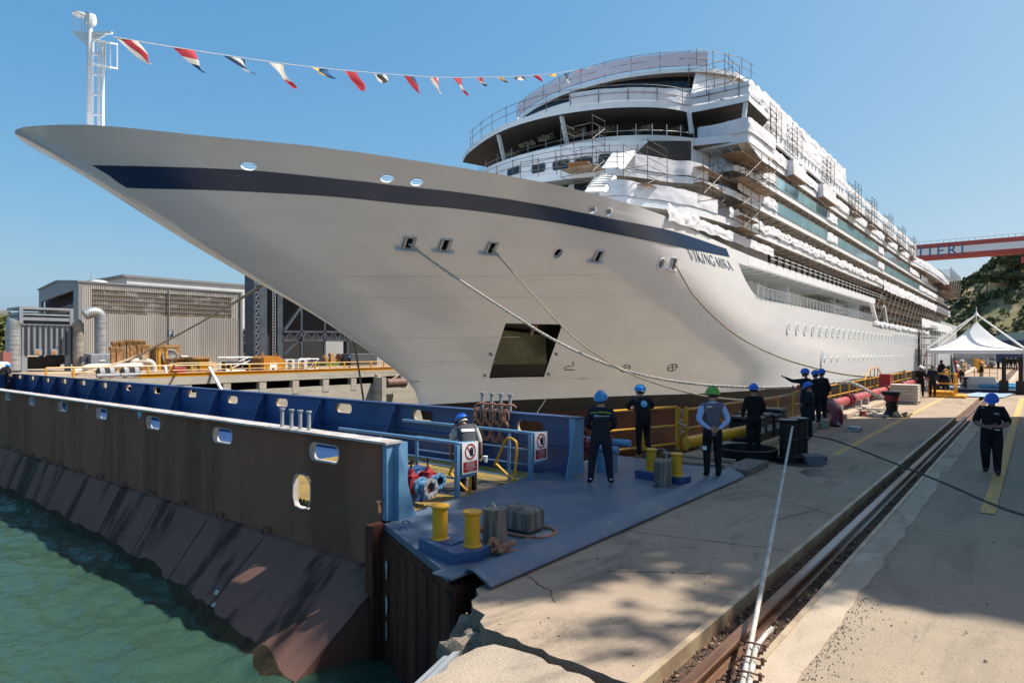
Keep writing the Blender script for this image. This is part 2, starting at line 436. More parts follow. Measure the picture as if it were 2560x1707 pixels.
# ship's name, drawn stroke by stroke
txt = MB()
def npt(u, v):
    u = (u-375)/1060.
    ax, ay = 1718+(1822-1718)*u, 621+(653-621)*u; bx, by = 1727+(1833-1727)*u, 650+(677-650)*u
    return (ax+(bx-ax)*v, ay+(by-ay)*v)
def stroke(pts, w): hull_ribbon(txt, [npt(*p) for p in pts], w)
TK, TN = .09, .045
for pts, w in [([(375, 0), (420, .95)], TK), ([(488, 0), (428, .95)], TN), ([(533, 0), (533, 1)], TK), ([(600, 0), (600, 1)], TK), ([(668, 0), (603, .5)], TN), ([(612, .45), (690, 1)], TK),
               ([(728, 0), (728, 1)], TK), ([(785, 0), (785, 1)], TN), ([(785, .02), (868, .98)], TK), ([(868, 0), (868, 1)], TN),
               ([(1000, .2), (985, .06), (955, 0), (925, .1), (907, .32), (902, .55), (918, .82), (948, .97), (975, .98), (998, .9)], .09), ([(998, .58), (998, .95)], TK), ([(978, .58), (1015, .58)], TN),
               ([(1075, 1), (1080, 0)], TN), ([(1080, .02), (1122, .95)], TK), ([(1165, 0), (1122, .95)], TN), ([(1165, 0), (1172, 1)], TK), ([(1212, 0), (1212, 1)], TK),
               ([(1255, 0), (1255, 1)], TK), ([(1255, .01), (1300, .06), (1312, .24), (1300, .44), (1255, .5)], .07), ([(1282, .5), (1342, 1)], TK),
               ([(1395, 0), (1360, 1)], TN), ([(1395, 0), (1435, 1)], TK), ([(1372, .66), (1420, .66)], TN)]:
    stroke(pts, w)
spart(txt, 'ship_name', navy, stuff=True)
# thruster and bulb marks, draught marks
mk = MB()
for cx, cy in ((1563, 921), (1681, 919)):
    ring = [(cx+12*math.cos(a)-.0*1, cy-8*math.sin(a)-5*math.cos(a)*.6) for a in [2*math.pi*i/22 for i in range(22)]]
    hull_ribbon(mk, ring, .09, True); hull_ribbon(mk, [(cx-11, cy+2), (cx+11, cy-3)], .07); hull_ribbon(mk, [(cx, cy-8), (cx, cy+8)], .07)
hull_ribbon(mk, [(1431, 904), (1434, 914), (1420, 915), (1411, 919), (1412, 924), (1437, 924)], .1)
for x0, y0 in ((1029, 953), (1447, 946)):
    for i in range(5): hull_ribbon(mk, [(x0+i*4, y0+1.5), (x0+i*4+2, y0-1.5)], .07)
spart(mk, 'thruster_mark', blk, stuff=True)
dm = MB()
for i in range(12):
    x = 1371-i*3.4-(i > 5)*1; y = 984+i*5.6
    hull_ribbon(dm, [(x, y), (x+2.2, y+1.3)], .14)
spart(dm, 'draught_mark', mat('white_marking', (.75, .75, .72), .6), stuff=True)
# plating seams
pl = MB()
for y0, x0, x1 in ((844, 915, 1300), (945, 1000, 1880), (905, 960, 1240), (690, 640, 1500), (742, 720, 1800)):
    hull_ribbon(pl, [(x0+(x1-x0)*i/12, y0+(2*math.sin(i*.4))) for i in range(13)], .03, out=.02)
spart(pl, 'weld_seam', hullw, stuff=True)
# fairleads with rollers
frm = mat('pale_fairlead_paint', (.62, .66, .7), .4)
for q, n, t, u in flq:
    m = MB(); a, b = .39, .41
    for s in (-1, 1): m.beam(q+t*s*a-u*b+n*.04, q+t*s*a+u*b+n*.01, .05, .05, up=n)
    m.beam(q-t*a+u*b+n*.04, q+t*a+u*b+n*.01, .05, .05, up=n)
    f = spart(m, 'fairlead', frm)
    m = MB(); m.beam(q-t*.7-u*.47+n*.1, q+t*.7-u*.47+n*.1, .24, .06, up=u); spart(m, 'sill', frm, f.name)
    for s in (-1, 1):
        m = MB(); m.tube([q+t*s*.24-u*.4+n*.03, q+t*s*.24+u*.4+n*.03], .1, 10); spart(m, 'roller', scafl, f.name, smooth=True)
for q, n, t, u in rpq:
    m = MB(); k = 20
    o1 = disc(q+n*.0, t, u, .42, .5, k); o2 = disc(q+n*.05, t, u, .36, .44, k); o3 = disc(q+n*.04, t, u, .28, .37, k); o4 = disc(q-n*.2, t, u, .25, .34, k)
    m.add(o1+o2+o3+o4, [(l*k+i, l*k+(i+1) % k, l*k+k+(i+1) % k, l*k+k+i) for l in range(3) for i in range(k)])
    spart(m, 'round_chock', hullw, smooth=True)
for q, n, t, u in bpq:
    m = MB()
    for v in (-.09, .09): m.tube([q-t*.33+u*v-n*.08, q+t*.33+u*v-n*.08], .011, 5)
    spart(m, 'port_bar', deckw, stuff=True)
    m = MB(); k = 20; m.tube(disc(q+n*.015, t, u, .37, .25, k)+[disc(q+n*.015, t, u, .37, .25, k)[0]], .014, 5, cap=False); spart(m, 'port_rim', hullw, smooth=True)
# hawse ring low on the stem
q = hull_hit(497, 597)
# anchor pocket lining
ap = MB(); c0 = sum(AN, Vector())/4
A = [c0+(p-c0)*.97-an*.0 for p in AN]
bk = [p-an*1.55 for p in A]
ap.add([A[0].lerp(A[3], .76)-an*.1, A[1].lerp(A[2], .76)-an*.1, bk[1].lerp(bk[2], .45), bk[0].lerp(bk[3], .35)], [(0, 1, 2, 3)])
spart(ap, 'anchor_shelf', pockg)
ap = MB(); ap.prism([A[0].lerp(A[3], .77)-an*.12, A[1].lerp(A[2], .77)-an*.12, A[2]-an*.05, A[3]-an*.05], -an*.3); spart(ap, 'pocket_lip', blk)
ap = MB(); g0 = A[0].lerp(A[1], .62); ap.prism([g0-an*.9, A[0].lerp(A[1], .76)-an*.9, A[3].lerp(A[2], .66).lerp(g0, .62)-an*.9, A[3].lerp(A[2], .6).lerp(g0, .62)-an*.9], -an*.3); spart(ap, 'anchor_shank', foil)
for sx, sy in ((1227, 883), (1391, 883), (1213, 936), (1372, 933)):
    p = hull_hit(sx, sy); n = hnorm(p); m = MB(); m.beam(p+Vector((0, -.17, 0)), p+Vector((0, .17, 0)), .1, .06, up=n); m.beam(p+Vector((0, -.17, -.14)), p+Vector((0, .17, -.14)), .1, .06, up=n); spart(m, 'eye_plate', steelg, stuff=True)
# portholes ------------------------------------------------------
def rrect(w, h, r, k=4):
    out = []
    for cx, cy, a0 in ((w/2-r, h/2-r, 0), (-w/2+r, h/2-r, 90), (-w/2+r, -h/2+r, 180), (w/2-r, -h/2+r, 270)):
        for i in range(k+1): a = R(a0+90*i/k); out.append((cx+r*math.cos(a), cy+r*math.sin(a)))
    return out
winlight = mat('window_reveal', (.5, .53, .56), .3)
def porthole(y, zs, w, h, r, first=[]):
    p = trim((CX+bh(y, zs), y, zs))
    if first and first[0][1] == (w, h):
        o, pn = first[0][0]
        c = cpart(o, SHIP, p); cc = pn.copy(); COL.objects.link(cc); cc.parent = c; return
    m = MB(); k = rrect(w, h, r); n = len(k); ki = rrect(w-.16, h-.16, max(.05, r-.08))
    a = [(.0, x, z) for x, z in k]; b = [(.06, x, z) for x, z in k]; c = [(.06, x, z) for x, z in ki]; d = [(.015, x, z) for x, z in ki]
    m.add(a+b+c+d, [(l*n+i, l*n+(i+1) % n, l*n+n+(i+1) % n, l*n+n+i) for l in range(3) for i in range(n)])
    o = m.build('porthole', deckw); o.parent = bpy.data.objects[SHIP]; o.location = p; LOC[o.name] = Vector((0, 0, 0))
    g = MB(); g.add([(.018, x, z) for x, z in ki], [tuple(range(n))]); pn = g.build('pane', winlight); pn.parent = o
    first.insert(0, ((o, pn), (w, h)))
def ys(sx, x=-20.5):
    v = sight(sx, 800); return v.y*x/v.x
WX = [265, 342, 411, 476, 539, 597, 650, 702, 750, 798, 843, 882, 921, 958, 993, 1026, 1057, 1088, 1117, 1145, 1172]
for w in WX: porthole(ys(1900+w/3.5636), 5.28, .95, 1.12, .3)
for w in (1203, 1222, 1247, 1270, 1292, 1312, 1332, 1350, 1370): porthole(ys(1900+w/3.5636), 5.35, 1.3, 1.9, .3)
for w in (597, 652, 703, 800, 846, 882, 921, 960, 993, 1026, 1059, 1090, 1117, 1145, 1175, 1203, 1230, 1255, 1280): porthole(ys(1900+w/3.5636), 1.85, .62, .62, .3)
porthole(ys(2060), 2.2, .95, 2.1, .1)
# ------------------------------------------------------------------ SUPERSTRUCTURE
XS, XP = -20.5, -49.3
def mir(star):                     # starboard outline (x,y) from centre outwards to aft -> closed plan outline
    return [(2*CX-x, y) for x, y in reversed(star)]+[(x, y) for x, y in star if x != CX]
def catm(pts, n=30): return [(p.x, p.y) for p in curve3([(x, y, 0) for x, y in pts], n)]
CSt = catm([(CX, 41.6), (-32.6, 41.85), (-29.6, 42.4), (-27, 43.1), (-24.7, 44.5), (-22.6, 48.6), (-21.5, 50.3), (-20.6, 55.7), (-20.5, 58)])+[(XS, 236)]
BSt = catm([(CX, 40.6), (-30, 40.9), (-26, 41.6), (-23.75, 42.6), (-23.1, 44.2), (-21.6, 47.4), (-21, 50.6), (-20.55, 55.2), (-20.5, 58)])+[(XS, 239)]
DSt = catm([(CX, 50.4), (-30, 50.9), (-26, 52.6), (-23, 54.6), (-21, 56.3), (-20.5, 58)])
DS2 = [(CX, 54.5), (-27, 54.9), (-23.4, 56.9), (-20.9, 57.4), (-20.5, 59)]+[(XS, 231)]
ESt = [(CX, 51)]+catm([(-30, 51.4), (-26, 53.4), (-24, 55.6)], 6)+[(-20.2, 56.9), (-20.2, 63.5), (XS, 64), (XS, 157)]+catm([(XS, 157), (-19.6, 175), (-19.3, 200), (-20, 226), (-22, 236)], 12)
FO = [(-50.4, 166), (-50.4, 58)]+catm([(-51.3, 54.95), (-49.4, 53.4), (-47.9, 52.5), (-44.3, 50.7), (-41.4, 49.65), (-38.9, 49.15), (-35.9, 49.1), (-33.2, 49.5), (-30.2, 50.5), (-28, 51.75), (-26.4, 53.1), (-25.2, 54.65), (-24.5, 56.3)], 40)+[(-21.8, 56.6), (-19.35, 56.75), (-19.5, 62.5), (XS, 64), (XS, 166)]
GO = [(-48.5, 101), (-48.5, 63)]+catm([(-46.5, 59), (-44.8, 56.95), (-41.7, 55.3), (-39, 54.35), (-36, 53.65), (-31.2, 53.75), (-28.6, 54.4), (-26.3, 55.4), (-23.4, 57.4), (-21.6, 60)], 34)+[(-21.2, 63), (-21.2, 101)]
def slab(name, out, z0, z1, inset=0, m=None):
    mb = MB(); n = len(out)
    lo = [(x, y, z0) for x, y in out]; hi = [(x, y, z1) for x, y in out]
    mb.add(lo, [tuple(range(n))], 1); mb.add(hi, [tuple(reversed(range(n)))], 0)
    vs = lo+hi; mb.add(vs, [(i, n+i, n+(i+1) % n, (i+1) % n) for i in range(n)], 0)
    o = spart(mb, name, [m or deckw, soffit]); return fixn(o)
slab('balcony_deck', mir(BSt), 13.55, 14.1); slab('balcony_deck', mir(CSt), 16.15, 16.7)
slab('balcony_deck', mir(DS2+[(XS, 231)]), 18.72, 19.27)
slab('bridge_deck', mir(ESt), 21.05, 21.72)
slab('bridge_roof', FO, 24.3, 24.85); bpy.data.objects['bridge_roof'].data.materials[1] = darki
slab('promenade_edge', [(XP, 200), (XP, 60), (XS+.01, 60), (XS+.01, 120)]+[(-22.5, 121), (-22.5, 200)], 10.62, 11.44)
slab('top_deck', GO, 28.08, 28.45)
# inner house volumes between the decks
def ringwall(name, out, z0, z1, m, n0=0):
    mb = MB(); n = len(out); vs = [(x, y, z) for z in (z0, z1) for x, y in out]
    mb.add(vs, [(i, i+1, n+i+1, n+i) for i in range(n-1)]); o = spart(mb, name, m); return fixn(o)
def shrink(out, dx, dy=None):
    c = (CX, 140); r = []
    for x, y in out:
        s = 1-dx/14.4; r.append((CX+(x-CX)*s, y+(dy if dy is not None else dx) if y < 150 else y-1))
    return r
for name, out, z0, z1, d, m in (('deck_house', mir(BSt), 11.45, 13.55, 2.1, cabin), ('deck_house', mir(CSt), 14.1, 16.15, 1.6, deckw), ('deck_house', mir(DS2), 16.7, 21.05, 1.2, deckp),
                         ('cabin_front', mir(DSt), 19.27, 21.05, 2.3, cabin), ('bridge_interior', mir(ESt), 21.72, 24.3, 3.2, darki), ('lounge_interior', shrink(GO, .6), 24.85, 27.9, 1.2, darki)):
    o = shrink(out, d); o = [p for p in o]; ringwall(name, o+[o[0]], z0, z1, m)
mb = MB()
for z0, z1 in ((11.45, 13.55), (14.1, 16.15), (16.7, 18.72), (19.27, 21.05)): mb.bx(CX-12.1, CX+12.1, 60, 229, z0, z1)
mb.bx(CX-12.4, CX+12.4, 66, 160, 21.72, 24.3); spart(mb, 'cabin_block', cabin, stuff=True)
WALLD = catm([(-48.6, 60), (-48, 55), (-46, 51.6), (-43, 49.2), (-39, 47.8), (-35, 47.4), (-31, 47.9), (-27.5, 49.7), (-24.8, 53), (-23.4, 58)], 40)
ringwall('front_house', WALLD, 16.7, 20.74, deckw)
# steel bulkhead and posts behind the long recess
mb = MB()
for i in range(26):
    y = 62+i*2.7
    mb.beam((-26.5, y, 10.4), (-20.7, y, 10.4), .16, .28)
spart(mb, 'deck_beam', deckp, stuff=True)
for y in (78, 100, 116):
    m = MB(); m.bx(-26.6, -22.2, y, y+.5, 7.6, 10.6); spart(m, 'bulkhead', deckp)
m = MB(); m.bx(-26.7, -26.4, 60, 214, 7.2, 13.5); spart(m, 'bulkhead', deckp)
# deck beams and lagging panels seen from below
def underside(z, y0, y1, x0=-20.75, x1=-22.5, step=2.75):
    mb = MB(); y = y0
    while y < y1: mb.bx(x1, x0, y-.07, y+.07, z-.22, z+.01); y += step
    mb.bx((x0+x1)/2-.06, (x0+x1)/2+.06, y0, y1, z-.16, z+.012); spart(mb, 'deck_beam', soffit, stuff=True)
    p = MB(); y = y0+step/2
    while y < min(y1, 120):
        for xx in ((x0+x1)/2-.42, (x0+x1)/2+.42):
            for s in (-1, 1):
                k = [(xx+a, y+.66*s+b, z) for a, b in rrect(.55, .85, .16, 2)]
                p.prism(k, (0, 0, -.07), 0)
                k = [(xx+a, y+.66*s+b, z-.07) for a, b in rrect(.4, .68, .13, 2)]
                p.prism(k, (0, 0, -.012), 1)
        y += step
    spart(p, 'lagging_panel', [soffd, soffit], stuff=True)
for z, y0, y1 in ((13.55, 59, 238), (16.15, 59, 234), (18.72, 59, 229), (21.05, 66, 156)): underside(z, y0, y1)
# balcony partitions
mb = MB()
for z0, z1, y1 in ((14.1, 16.15, 232), (16.7, 18.72, 229), (19.27, 21.05, 224)):
    y = 62
    while y < y1: mb.bx(-22.6, -21.5, y-.05, y+.05, z0, z1); y += 5.5
spart(mb, 'balcony_partition', cabin, stuff=True)
mb = MB()
y = 88
while y < 157: mb.bx(-22.4, -21.0, y-.12, y+.12, 21.72, 24.3); y += 1.9
spart(mb, 'window_mullion', deckp, stuff=True)
# fins on the bridge-roof edge
mb = MB()
for i in range(22): y = 65+i*1.5; mb.prism([(-20.5, y, 23.7), (-20.5, y, 24.75), (-20.28, y, 24.75)], (0, .08, 0))
mb.bx(-20.7, -20.46, 64, 166, 23.55, 24.3); spart(mb, 'roof_fascia', deckw, stuff=True)
# front cornice lip, bridge sill, lounge bulwark
def arc_strip(name, out, z0, z1, th, m, bev=0):
    mb = MB(); n = len(out); r = []
    for x, y in out: r.append((x, y))
    nrm = []
    for i in range(n):
        a, b = r[max(0, i-1)], r[min(n-1, i+1)]; t = Vector((b[0]-a[0], b[1]-a[1])).normalized(); nrm.append(Vector((t.y, -t.x)))
    vs = []
    for z, o in ((z0, 0), (z1, bev), (z1, bev-th), (z0, -th)):
        vs += [(r[i][0]+nrm[i].x*o, r[i][1]+nrm[i].y*o, z) for i in range(n)]
    fs = [(l*n+i, l*n+i+1, ((l+1) % 4)*n+i+1, ((l+1) % 4)*n+i) for l in range(4) for i in range(n-1)]
    mb.add(vs, fs); o = spart(mb, name, m, smooth=True, ang=50); return fixn(o)
SILL = catm([(-50.2, 59), (-49.5, 55.6), (-45.5, 51.9), (-41.2, 50.4), (-37, 49.9), (-33, 49.95), (-30, 50.5), (-27.3, 51.9), (-25.4, 53.6), (-23.9, 55.6)], 34)
arc_strip('bridge_bulwark', SILL, 20.75, 21.7, .15, deckp, .12)
slab('bridge_ledge', SILL+[(-23.9, 62), (-50.2, 62)], 20.72, 20.8)
GB = catm([(-46.6, 58.2), (-44, 54.9), (-42.2, 53.5), (-38.5, 52.5), (-35.2, 52.2), (-31.6, 52.75), (-29, 53.4), (-26.7, 54.6), (-24.3, 56.5), (-22.6, 58.6)], 30)
arc_strip('lounge_bulwark', GB, 24.85, 26.5, .15, deckp, .1)
GL = catm([(-46, 59.5), (-43.4, 56.3), (-39, 54.6), (-35, 54.2), (-31, 54.3), (-27.5, 55.8), (-24.6, 57.8), (-23, 60)], 28)
arc_strip('lounge_glazing', GL, 26.3, 28.1, .05, gdark)
# swept end panel of the lounge and rounded shoulder
mb = MB(); nrow = 10; sh = []
for j in range(nrow+1):
    a = j/nrow*math.pi/2; z = 25.9+2.75*math.sin(a); o = .55*(1-math.cos(a))
    sh.append([(-24.2-o*.3, 57.1+o*.6+(1-math.sin(a))*-1.2, z), (-22.9-o, 58.3+o, z), (-21.9-o, 60-.0, z), (-21.2-o, 62.3, z), (-20.9-o, 66, z), (-20.9-o, 72, z)])
mb.grid(lambda u, v: sh[round(v*nrow)][round(u*5)], 5, nrow); spart(mb, 'lounge_shoulder', deckw, smooth=True, ang=60)
mb = MB(); mb.bx(-22.5, -20.9, 66, 101, 24.9, 27.4); spart(mb, 'upper_house', deckw)
# bridge wing: bulwark, corner posts and underside
mb = MB(); mb.bx(-23.9, -19.4, 56.75, 56.95, 20.95, 22.6); mb.bx(-19.55, -19.35, 56.95, 63.5, 20.95, 22.6); spart(mb, 'wing_bulwark', deckw)
mb = MB(); mb.prism([(-24.2, 56.6, 20.95), (-19.35, 56.7, 20.95), (-19.35, 63.5, 20.95), (-24.2, 63.5, 20.95)], (0, 0, -.14))
for i in range(6): mb.prism([(-24+i*.9, 56.7, 20.8), (-24+i*.9, 62, 20.8), (-24+i*.9, 62, 19.7)], (.08, 0, 0))
spart(mb, 'wing_underside', deckw, stuff=True)
for a, b in (((-24.35, 56.3, 22.4), (-24.5, 56.1, 24.35)), ((-20.0, 57.2, 22.5), (-19.7, 57.0, 24.35)), ((-33.8, 50.6, 20.9), (-34.1, 49.8, 24.32)), ((-41.6, 51.0, 20.9), (-42.0, 50.2, 24.32))):
    m = MB(); m.beam(a, b, .26, .34); spart(m, 'roof_pillar', deckp)
# lagged ductwork hanging in the open bridge
for i, x in enumerate((-46, -43, -40, -37.3, -34, -31.5, -28.8, -26.6)):
    y = 51.3+.052*(x+37)**2; m = MB()
    m.grid(lambda u, v: (x-1+u*2.0, y+.5+.2*math.sin(v*6)+wob((x+u*5, v*3, i), 1, .25), 23.2+v*.55+wob((u*4, v*4, i), 1, .25)), 8, 4); spart(m, 'hanging_duct', foil, smooth=True)
# stanchions with a mid rail round the bridge ledge
m = MB(); SR = SILL[2:]
for i in range(0, len(SR), 2): x, y = SR[i]; m.tube([(x, y+.15, 21.7), (x, y+.15, 22.75)], .035, 5)
m.tube([(x, y+.15, 22.2) for x, y in SR], .022, 5); spart(m, 'ledge_stanchion', scafl, stuff=True)
# deck-house front: windows, raking pylon with steps
mwin = mat('house_window', (.02, .03, .035), .06)
WALLC = shrink(mir(CSt), 1.6)
def wall_hit(sx, sy, out):
    v = sight(sx, sy); best = None
    for (ax, ay), (bx_, by_) in zip(out, out[1:]):
        d = Vector((bx_-ax, by_-ay)); den = v.x*d.y-v.y*d.x
        if abs(den) < 1e-9: continue
        t = (ax*d.y-ay*d.x)/den; k = (v.x*ay-v.y*ax)/-den if False else ((v.x*t-ax)*d.x+(v.y*t-ay)*d.y)/d.length_squared
        if t > 0 and 0 <= k <= 1 and (best is None or t < best[0]):
            p = v*t; p.z += EYE; best = (t, toship(p), Vector((d.y, -d.x, 0)).normalized())
    return best[1], best[2]
def house_window(sx0, sy0, sx1, sy1, out):
    c, n = wall_hit((sx0+sx1)/2, (sy0+sy1)/2, out); p, _ = wall_hit(sx0, (sy0+sy1)/2, out); q, _ = wall_hit(sx1, (sy0+sy1)/2, out)
    if n.y > 0: n = -n
    t = Vector((-n.y, n.x, 0)); w = (Vector((p.x, p.y))-Vector((q.x, q.y))).length; h = abs(sy1-sy0)*(-c.x*SN+c.y*CS)/FOC
    k = rrect(w, h, min(w, h)*.28, 3); c = c+n*.06
    m = MB(); m.prism([c+t*x+Vector((0, 0, z)) for x, z in k], -n*.3); o = spart(m, 'window', mwin); fixn(o)
    m = MB(); m.tube([c+t*x+Vector((0, 0, z))+n*.005 for x, z in k+[k[0]]], .022, 5, cap=False); spart(m, 'frame', deckp, o.name)
def c3(x, y): return 1100+x/2.6133, 100+y/2.6133
for x0, y0, x1, y1, zs in ((440, 835, 525, 885, WALLD), (600, 810, 690, 870, WALLD), (735, 785, 850, 850, WALLD), (880, 765, 1000, 832, WALLD), (1032, 745, 1125, 832, WALLD), (715, 912, 845, 972, WALLC), (875, 902, 1005, 988, WALLC)):
    a, b = c3(x0, y0), c3(x1, y1); house_window(a[0], a[1], b[0], b[1], zs)
P4 = [toship(at(*c3(1150, 705), zs=20.6)), toship(at(*c3(1290, 690), zs=20.7)), toship(at(*c3(1060, 985), zs=14.2)), toship(at(*c3(945, 990), zs=14.0))]
m = MB(); m.prism([P4[0], P4[1], P4[2], P4[3]], (.0, .55, .0)); PY = fixn(spart(m, 'raking_pylon', deckw))
for i in range(9):
    k = .55+i*.045; a = P4[0].lerp(P4[3], k); b = P4[1].lerp(P4[2], k); m = MB(); m.beam(a+Vector((0, -.08, 0)), b+Vector((0, -.08, 0)), .3, .05); spart(m, 'step', deckp, PY.name)
# big arched opening beside the pylon
a = toship(at(*c3(1270, 790), zs=18.6)); b = toship(at(*c3(1640, 790), zs=18.6))
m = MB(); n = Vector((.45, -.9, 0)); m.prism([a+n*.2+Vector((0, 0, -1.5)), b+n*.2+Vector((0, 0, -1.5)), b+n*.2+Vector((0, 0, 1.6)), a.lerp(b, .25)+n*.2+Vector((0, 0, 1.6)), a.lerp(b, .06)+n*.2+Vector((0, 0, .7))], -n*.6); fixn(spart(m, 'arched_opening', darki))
# generator-like crate on the forward deck
m = MB(); p = toship(at(*c3(910, 830), zs=17.2)); m.box((p.x, p.y, 17.2), (1.6, .8, .6), .4); tag(spart(m, 'equipment_crate', mat('orange_crate', (.5, .2, .05), .6)), None or '', '')
o = bpy.data.objects['equipment_crate']; del o['label']; del o['category']
# promenade rail below the recess
mb = MB(); y = 62.5
def hz(y): return interp(y, [(60, 8.4), (63.2, 7.85), (66, 7.8), (118, 7.6)])
pts = [(-20.45, y, hz(y)) for y in [62.5+i*1.4 for i in range(40)]]
for h in (.25, .45, .65, .85, 1.05): mb.tube([(x, y, z+h) for x, y, z in pts], .022 if h < 1 else .035, 4)
spart(mb, 'promenade_rail', scafl, stuff=True)
for x, y, z in pts:
    m = MB(); m.beam((x, y, z), (x, y, z+1.08), .05, .12); spart(m, 'rail_stanchion', deckp)
# black stanchions on the promenade edge
mb = MB(); yy = [66+i*2.3 for i in range(26)]
for h in (.45, .85): mb.bx(-20.5, -20.42, 66, 128, 11.44+h, 11.5+h)
spart(mb, 'edge_rail', deckp, stuff=True)
for y in yy:
    m = MB(); m.bx(-20.62, -20.4, y-.14, y+.14, 11.44, 12.55); spart(m, 'black_stanchion', blk)
# blue glass balcony fronts, one pane each
def glass(sx0, sx1, z):
    y0, y1 = ys(sx0), ys(sx1); n = max(1, round((y1-y0)/2.1)); s = (y1-y0)/n
    for i in range(n):
        m = MB(); m.bx(-20.46, -20.43, y0+i*s+.02, y0+(i+1)*s-.02, z, z+1.1); spart(m, 'glass_pane', bglass)
    m = MB(); m.bx(-20.48, -20.41, y0, y1, z+1.1, z+1.15); spart(m, 'handrail', scafl)
for a, b in ((1942, 2065), (2094, 2195), (2210, 2273)): glass(a, b, 19.27)
for a, b in ((1943, 2065), (2094, 2193), (2211, 2297)): glass(a, b, 16.7)
# curved end of the promenade edge and raking struts
for y0, y1 in ((117, 122), (128, 131)):
    m = MB(); m.beam((-20.6, y0, 10.7), (-20.6, y1, 7.3), .5, .5); spart(m, 'raking_strut', deckw)
# fore mast -------------------------------------------------------
mp = at(225, 311, x=CX); mz = mp.z
def mastpt(sx, sy): return at(sx, sy, y=mp.y)
m = MB(); m.lathe([(.14, 11), (.14, mastpt(222, 95).z), (.12, mastpt(222, 80).z), (.11, mastpt(226, 40).z)], (mp.x, mp.y, 0), 12); MAST = m.build('fore_mast', deckw, SHIP, smooth=True)
x0, y0 = mp.x, mp.y; e = Vector((CS, SN, 0))
m = MB()
for k in (.42, .62): m.beam(Vector((x0, y0, 11))+e*k, Vector((x0, y0, mastpt(225, 105).z))+e*k, .1)
z = 12.
while z < mastpt(225, 108).z: m.beam(Vector((x0, y0, z))+e*.1, Vector((x0, y0, z))+e*.62, .06); z += .95
m.build('ladder_frame', deckw, MAST.name)
zc = mastpt(225, 84).z
m = MB(); q = Vector((x0, y0, 0)); m.prism([q+Vector((0, 0, zc-.75)), q-e*.8+Vector((0, 0, zc-.0)), q-e*.75+Vector((0, 0, zc+.12)), q+Vector((0, 0, zc+.05))], Vector((-SN, CS, 0))*.3); m.build('bracket', deckw, MAST.name)
m = MB(); m.beam(q+Vector((0, 0, zc+.0)), q+e*1.05+Vector((0, 0, zc+.02)), .12, .1); m.prism([q+Vector((0, 0, zc-.5)), q+e*.75+Vector((0, 0, zc-.05)), q+Vector((0, 0, zc-.05))], Vector((-SN, CS, 0))*.05); m.build('yardarm', deckw, MAST.name)
m = MB(); c = q-e*.5; m.lathe([(.3, 0), (.3, .05)], (c.x, c.y, mastpt(205, 55).z), 14)
for a in (-.2, .1, .25): m.beam((c.x+e.x*a, c.y+e.y*a, zc+.1), (c.x+e.x*a, c.y+e.y*a, mastpt(205, 55).z), .04)
m.build('horn_platform', deckw, MAST.name, stuff=True)
m = MB(); zt_, zb_ = mastpt(225, 112).z, mastpt(225, 172).z
for zz in (zt_, zb_, (zt_+zb_)/2):
    r = [q+e*.5+Vector((0, 0, zz+.12)), q+e*1.3+Vector((0, 0, zz)), q+e*1.25+Vector((-SN*-.5, CS*-.5, zz-.15)), q+e*.45+Vector((SN*.5, -CS*.5, zz))]
    if zz != (zt_+zb_)/2: m.tube(r+[r[0]], .035, 5)
for a in (.72, .95, 1.28): m.tube([q+e*a+Vector((0, 0, zb_-.05)), q+e*a+Vector((0, 0, zt_+.05))], .03, 5)
m.build('cage', deckw, MAST.name, stuff=True)
m = MB(); m.lathe([(.2, 0), (.24, .2), (.2, .45), (.06, .5)], (x0+e.x*.05, y0+e.y*.05, mastpt(225, 62).z), 10); m.build('lantern', deckw, MAST.name, smooth=True)
m = MB(); m.lathe([(.18, 0), (.18, .06)], (x0, y0, mastpt(226, 38).z), 10); m.build('mast_cap', steelg, MAST.name)

# ------------------------------------------------------------------ sheeting and scaffolding hung about the ship
def sheet(path, z0, z1, label, wr=.1, seed=0, m=None, lean=0., group='white protective sheets on the ship', dense=.35):
    pts = [Vector((*p, 0)) for p in path]; L = [0]
    for a, b in zip(pts, pts[1:]): L.append(L[-1]+(b-a).length)
    nu = max(6, int(L[-1]/dense)); nu = min(nu, 260); nv = 7
    def pos(d):
        for i in range(len(L)-1):
            if d <= L[i+1]+1e-6: break
        k = (d-L[i])/(L[i+1]-L[i]); t = (pts[i+1]-pts[i]).normalized(); return pts[i].lerp(pts[i+1], k), Vector((t.y, -t.x, 0))
    def fn(u, v):
        d = u*L[-1]; p, n = pos(d)
        s = d*1.0+seed*17.3
        w = abs(noise.noise(Vector((s*.9+v*.8, v*1.3, seed))))*wr*.8+noise.noise(Vector((s*2.6-v*1.6, v*2.5, seed+5)))*wr*.7+noise.noise(Vector((s*6+v*9, v*5-s*2, seed)))*.035
        top = noise.noise(Vector((s*.45, 3.3, seed)))*wr*.9*v+(noise.noise(Vector((s*1.1, 8.1, seed)))-abs(noise.noise(Vector((s*.33, 2.2, seed)))))*wr*1.1*v
        bot = noise.noise(Vector((s*.6, 7.3, seed)))*wr*1.3*(1-v)
        q = p+n*(.06+w*(.4+.6*math.sin(v*3.1))+lean*(1-v)); q.z = z0+(z1-z0)*v+top+bot; return q
    mb = MB(trim); mb.grid(fn, nu, nv); o = mb.build('protective_sheet', m or tarpm, None, smooth=True, ang=70)
    tag(o, label, 'sheeting', group); return o
def side(sx0, sx1, x=-20.42): return [(x, ys(sx0, x)), (x, ys(sx1, x))]
def gut(out, i0, i1): return out[i0:i1]
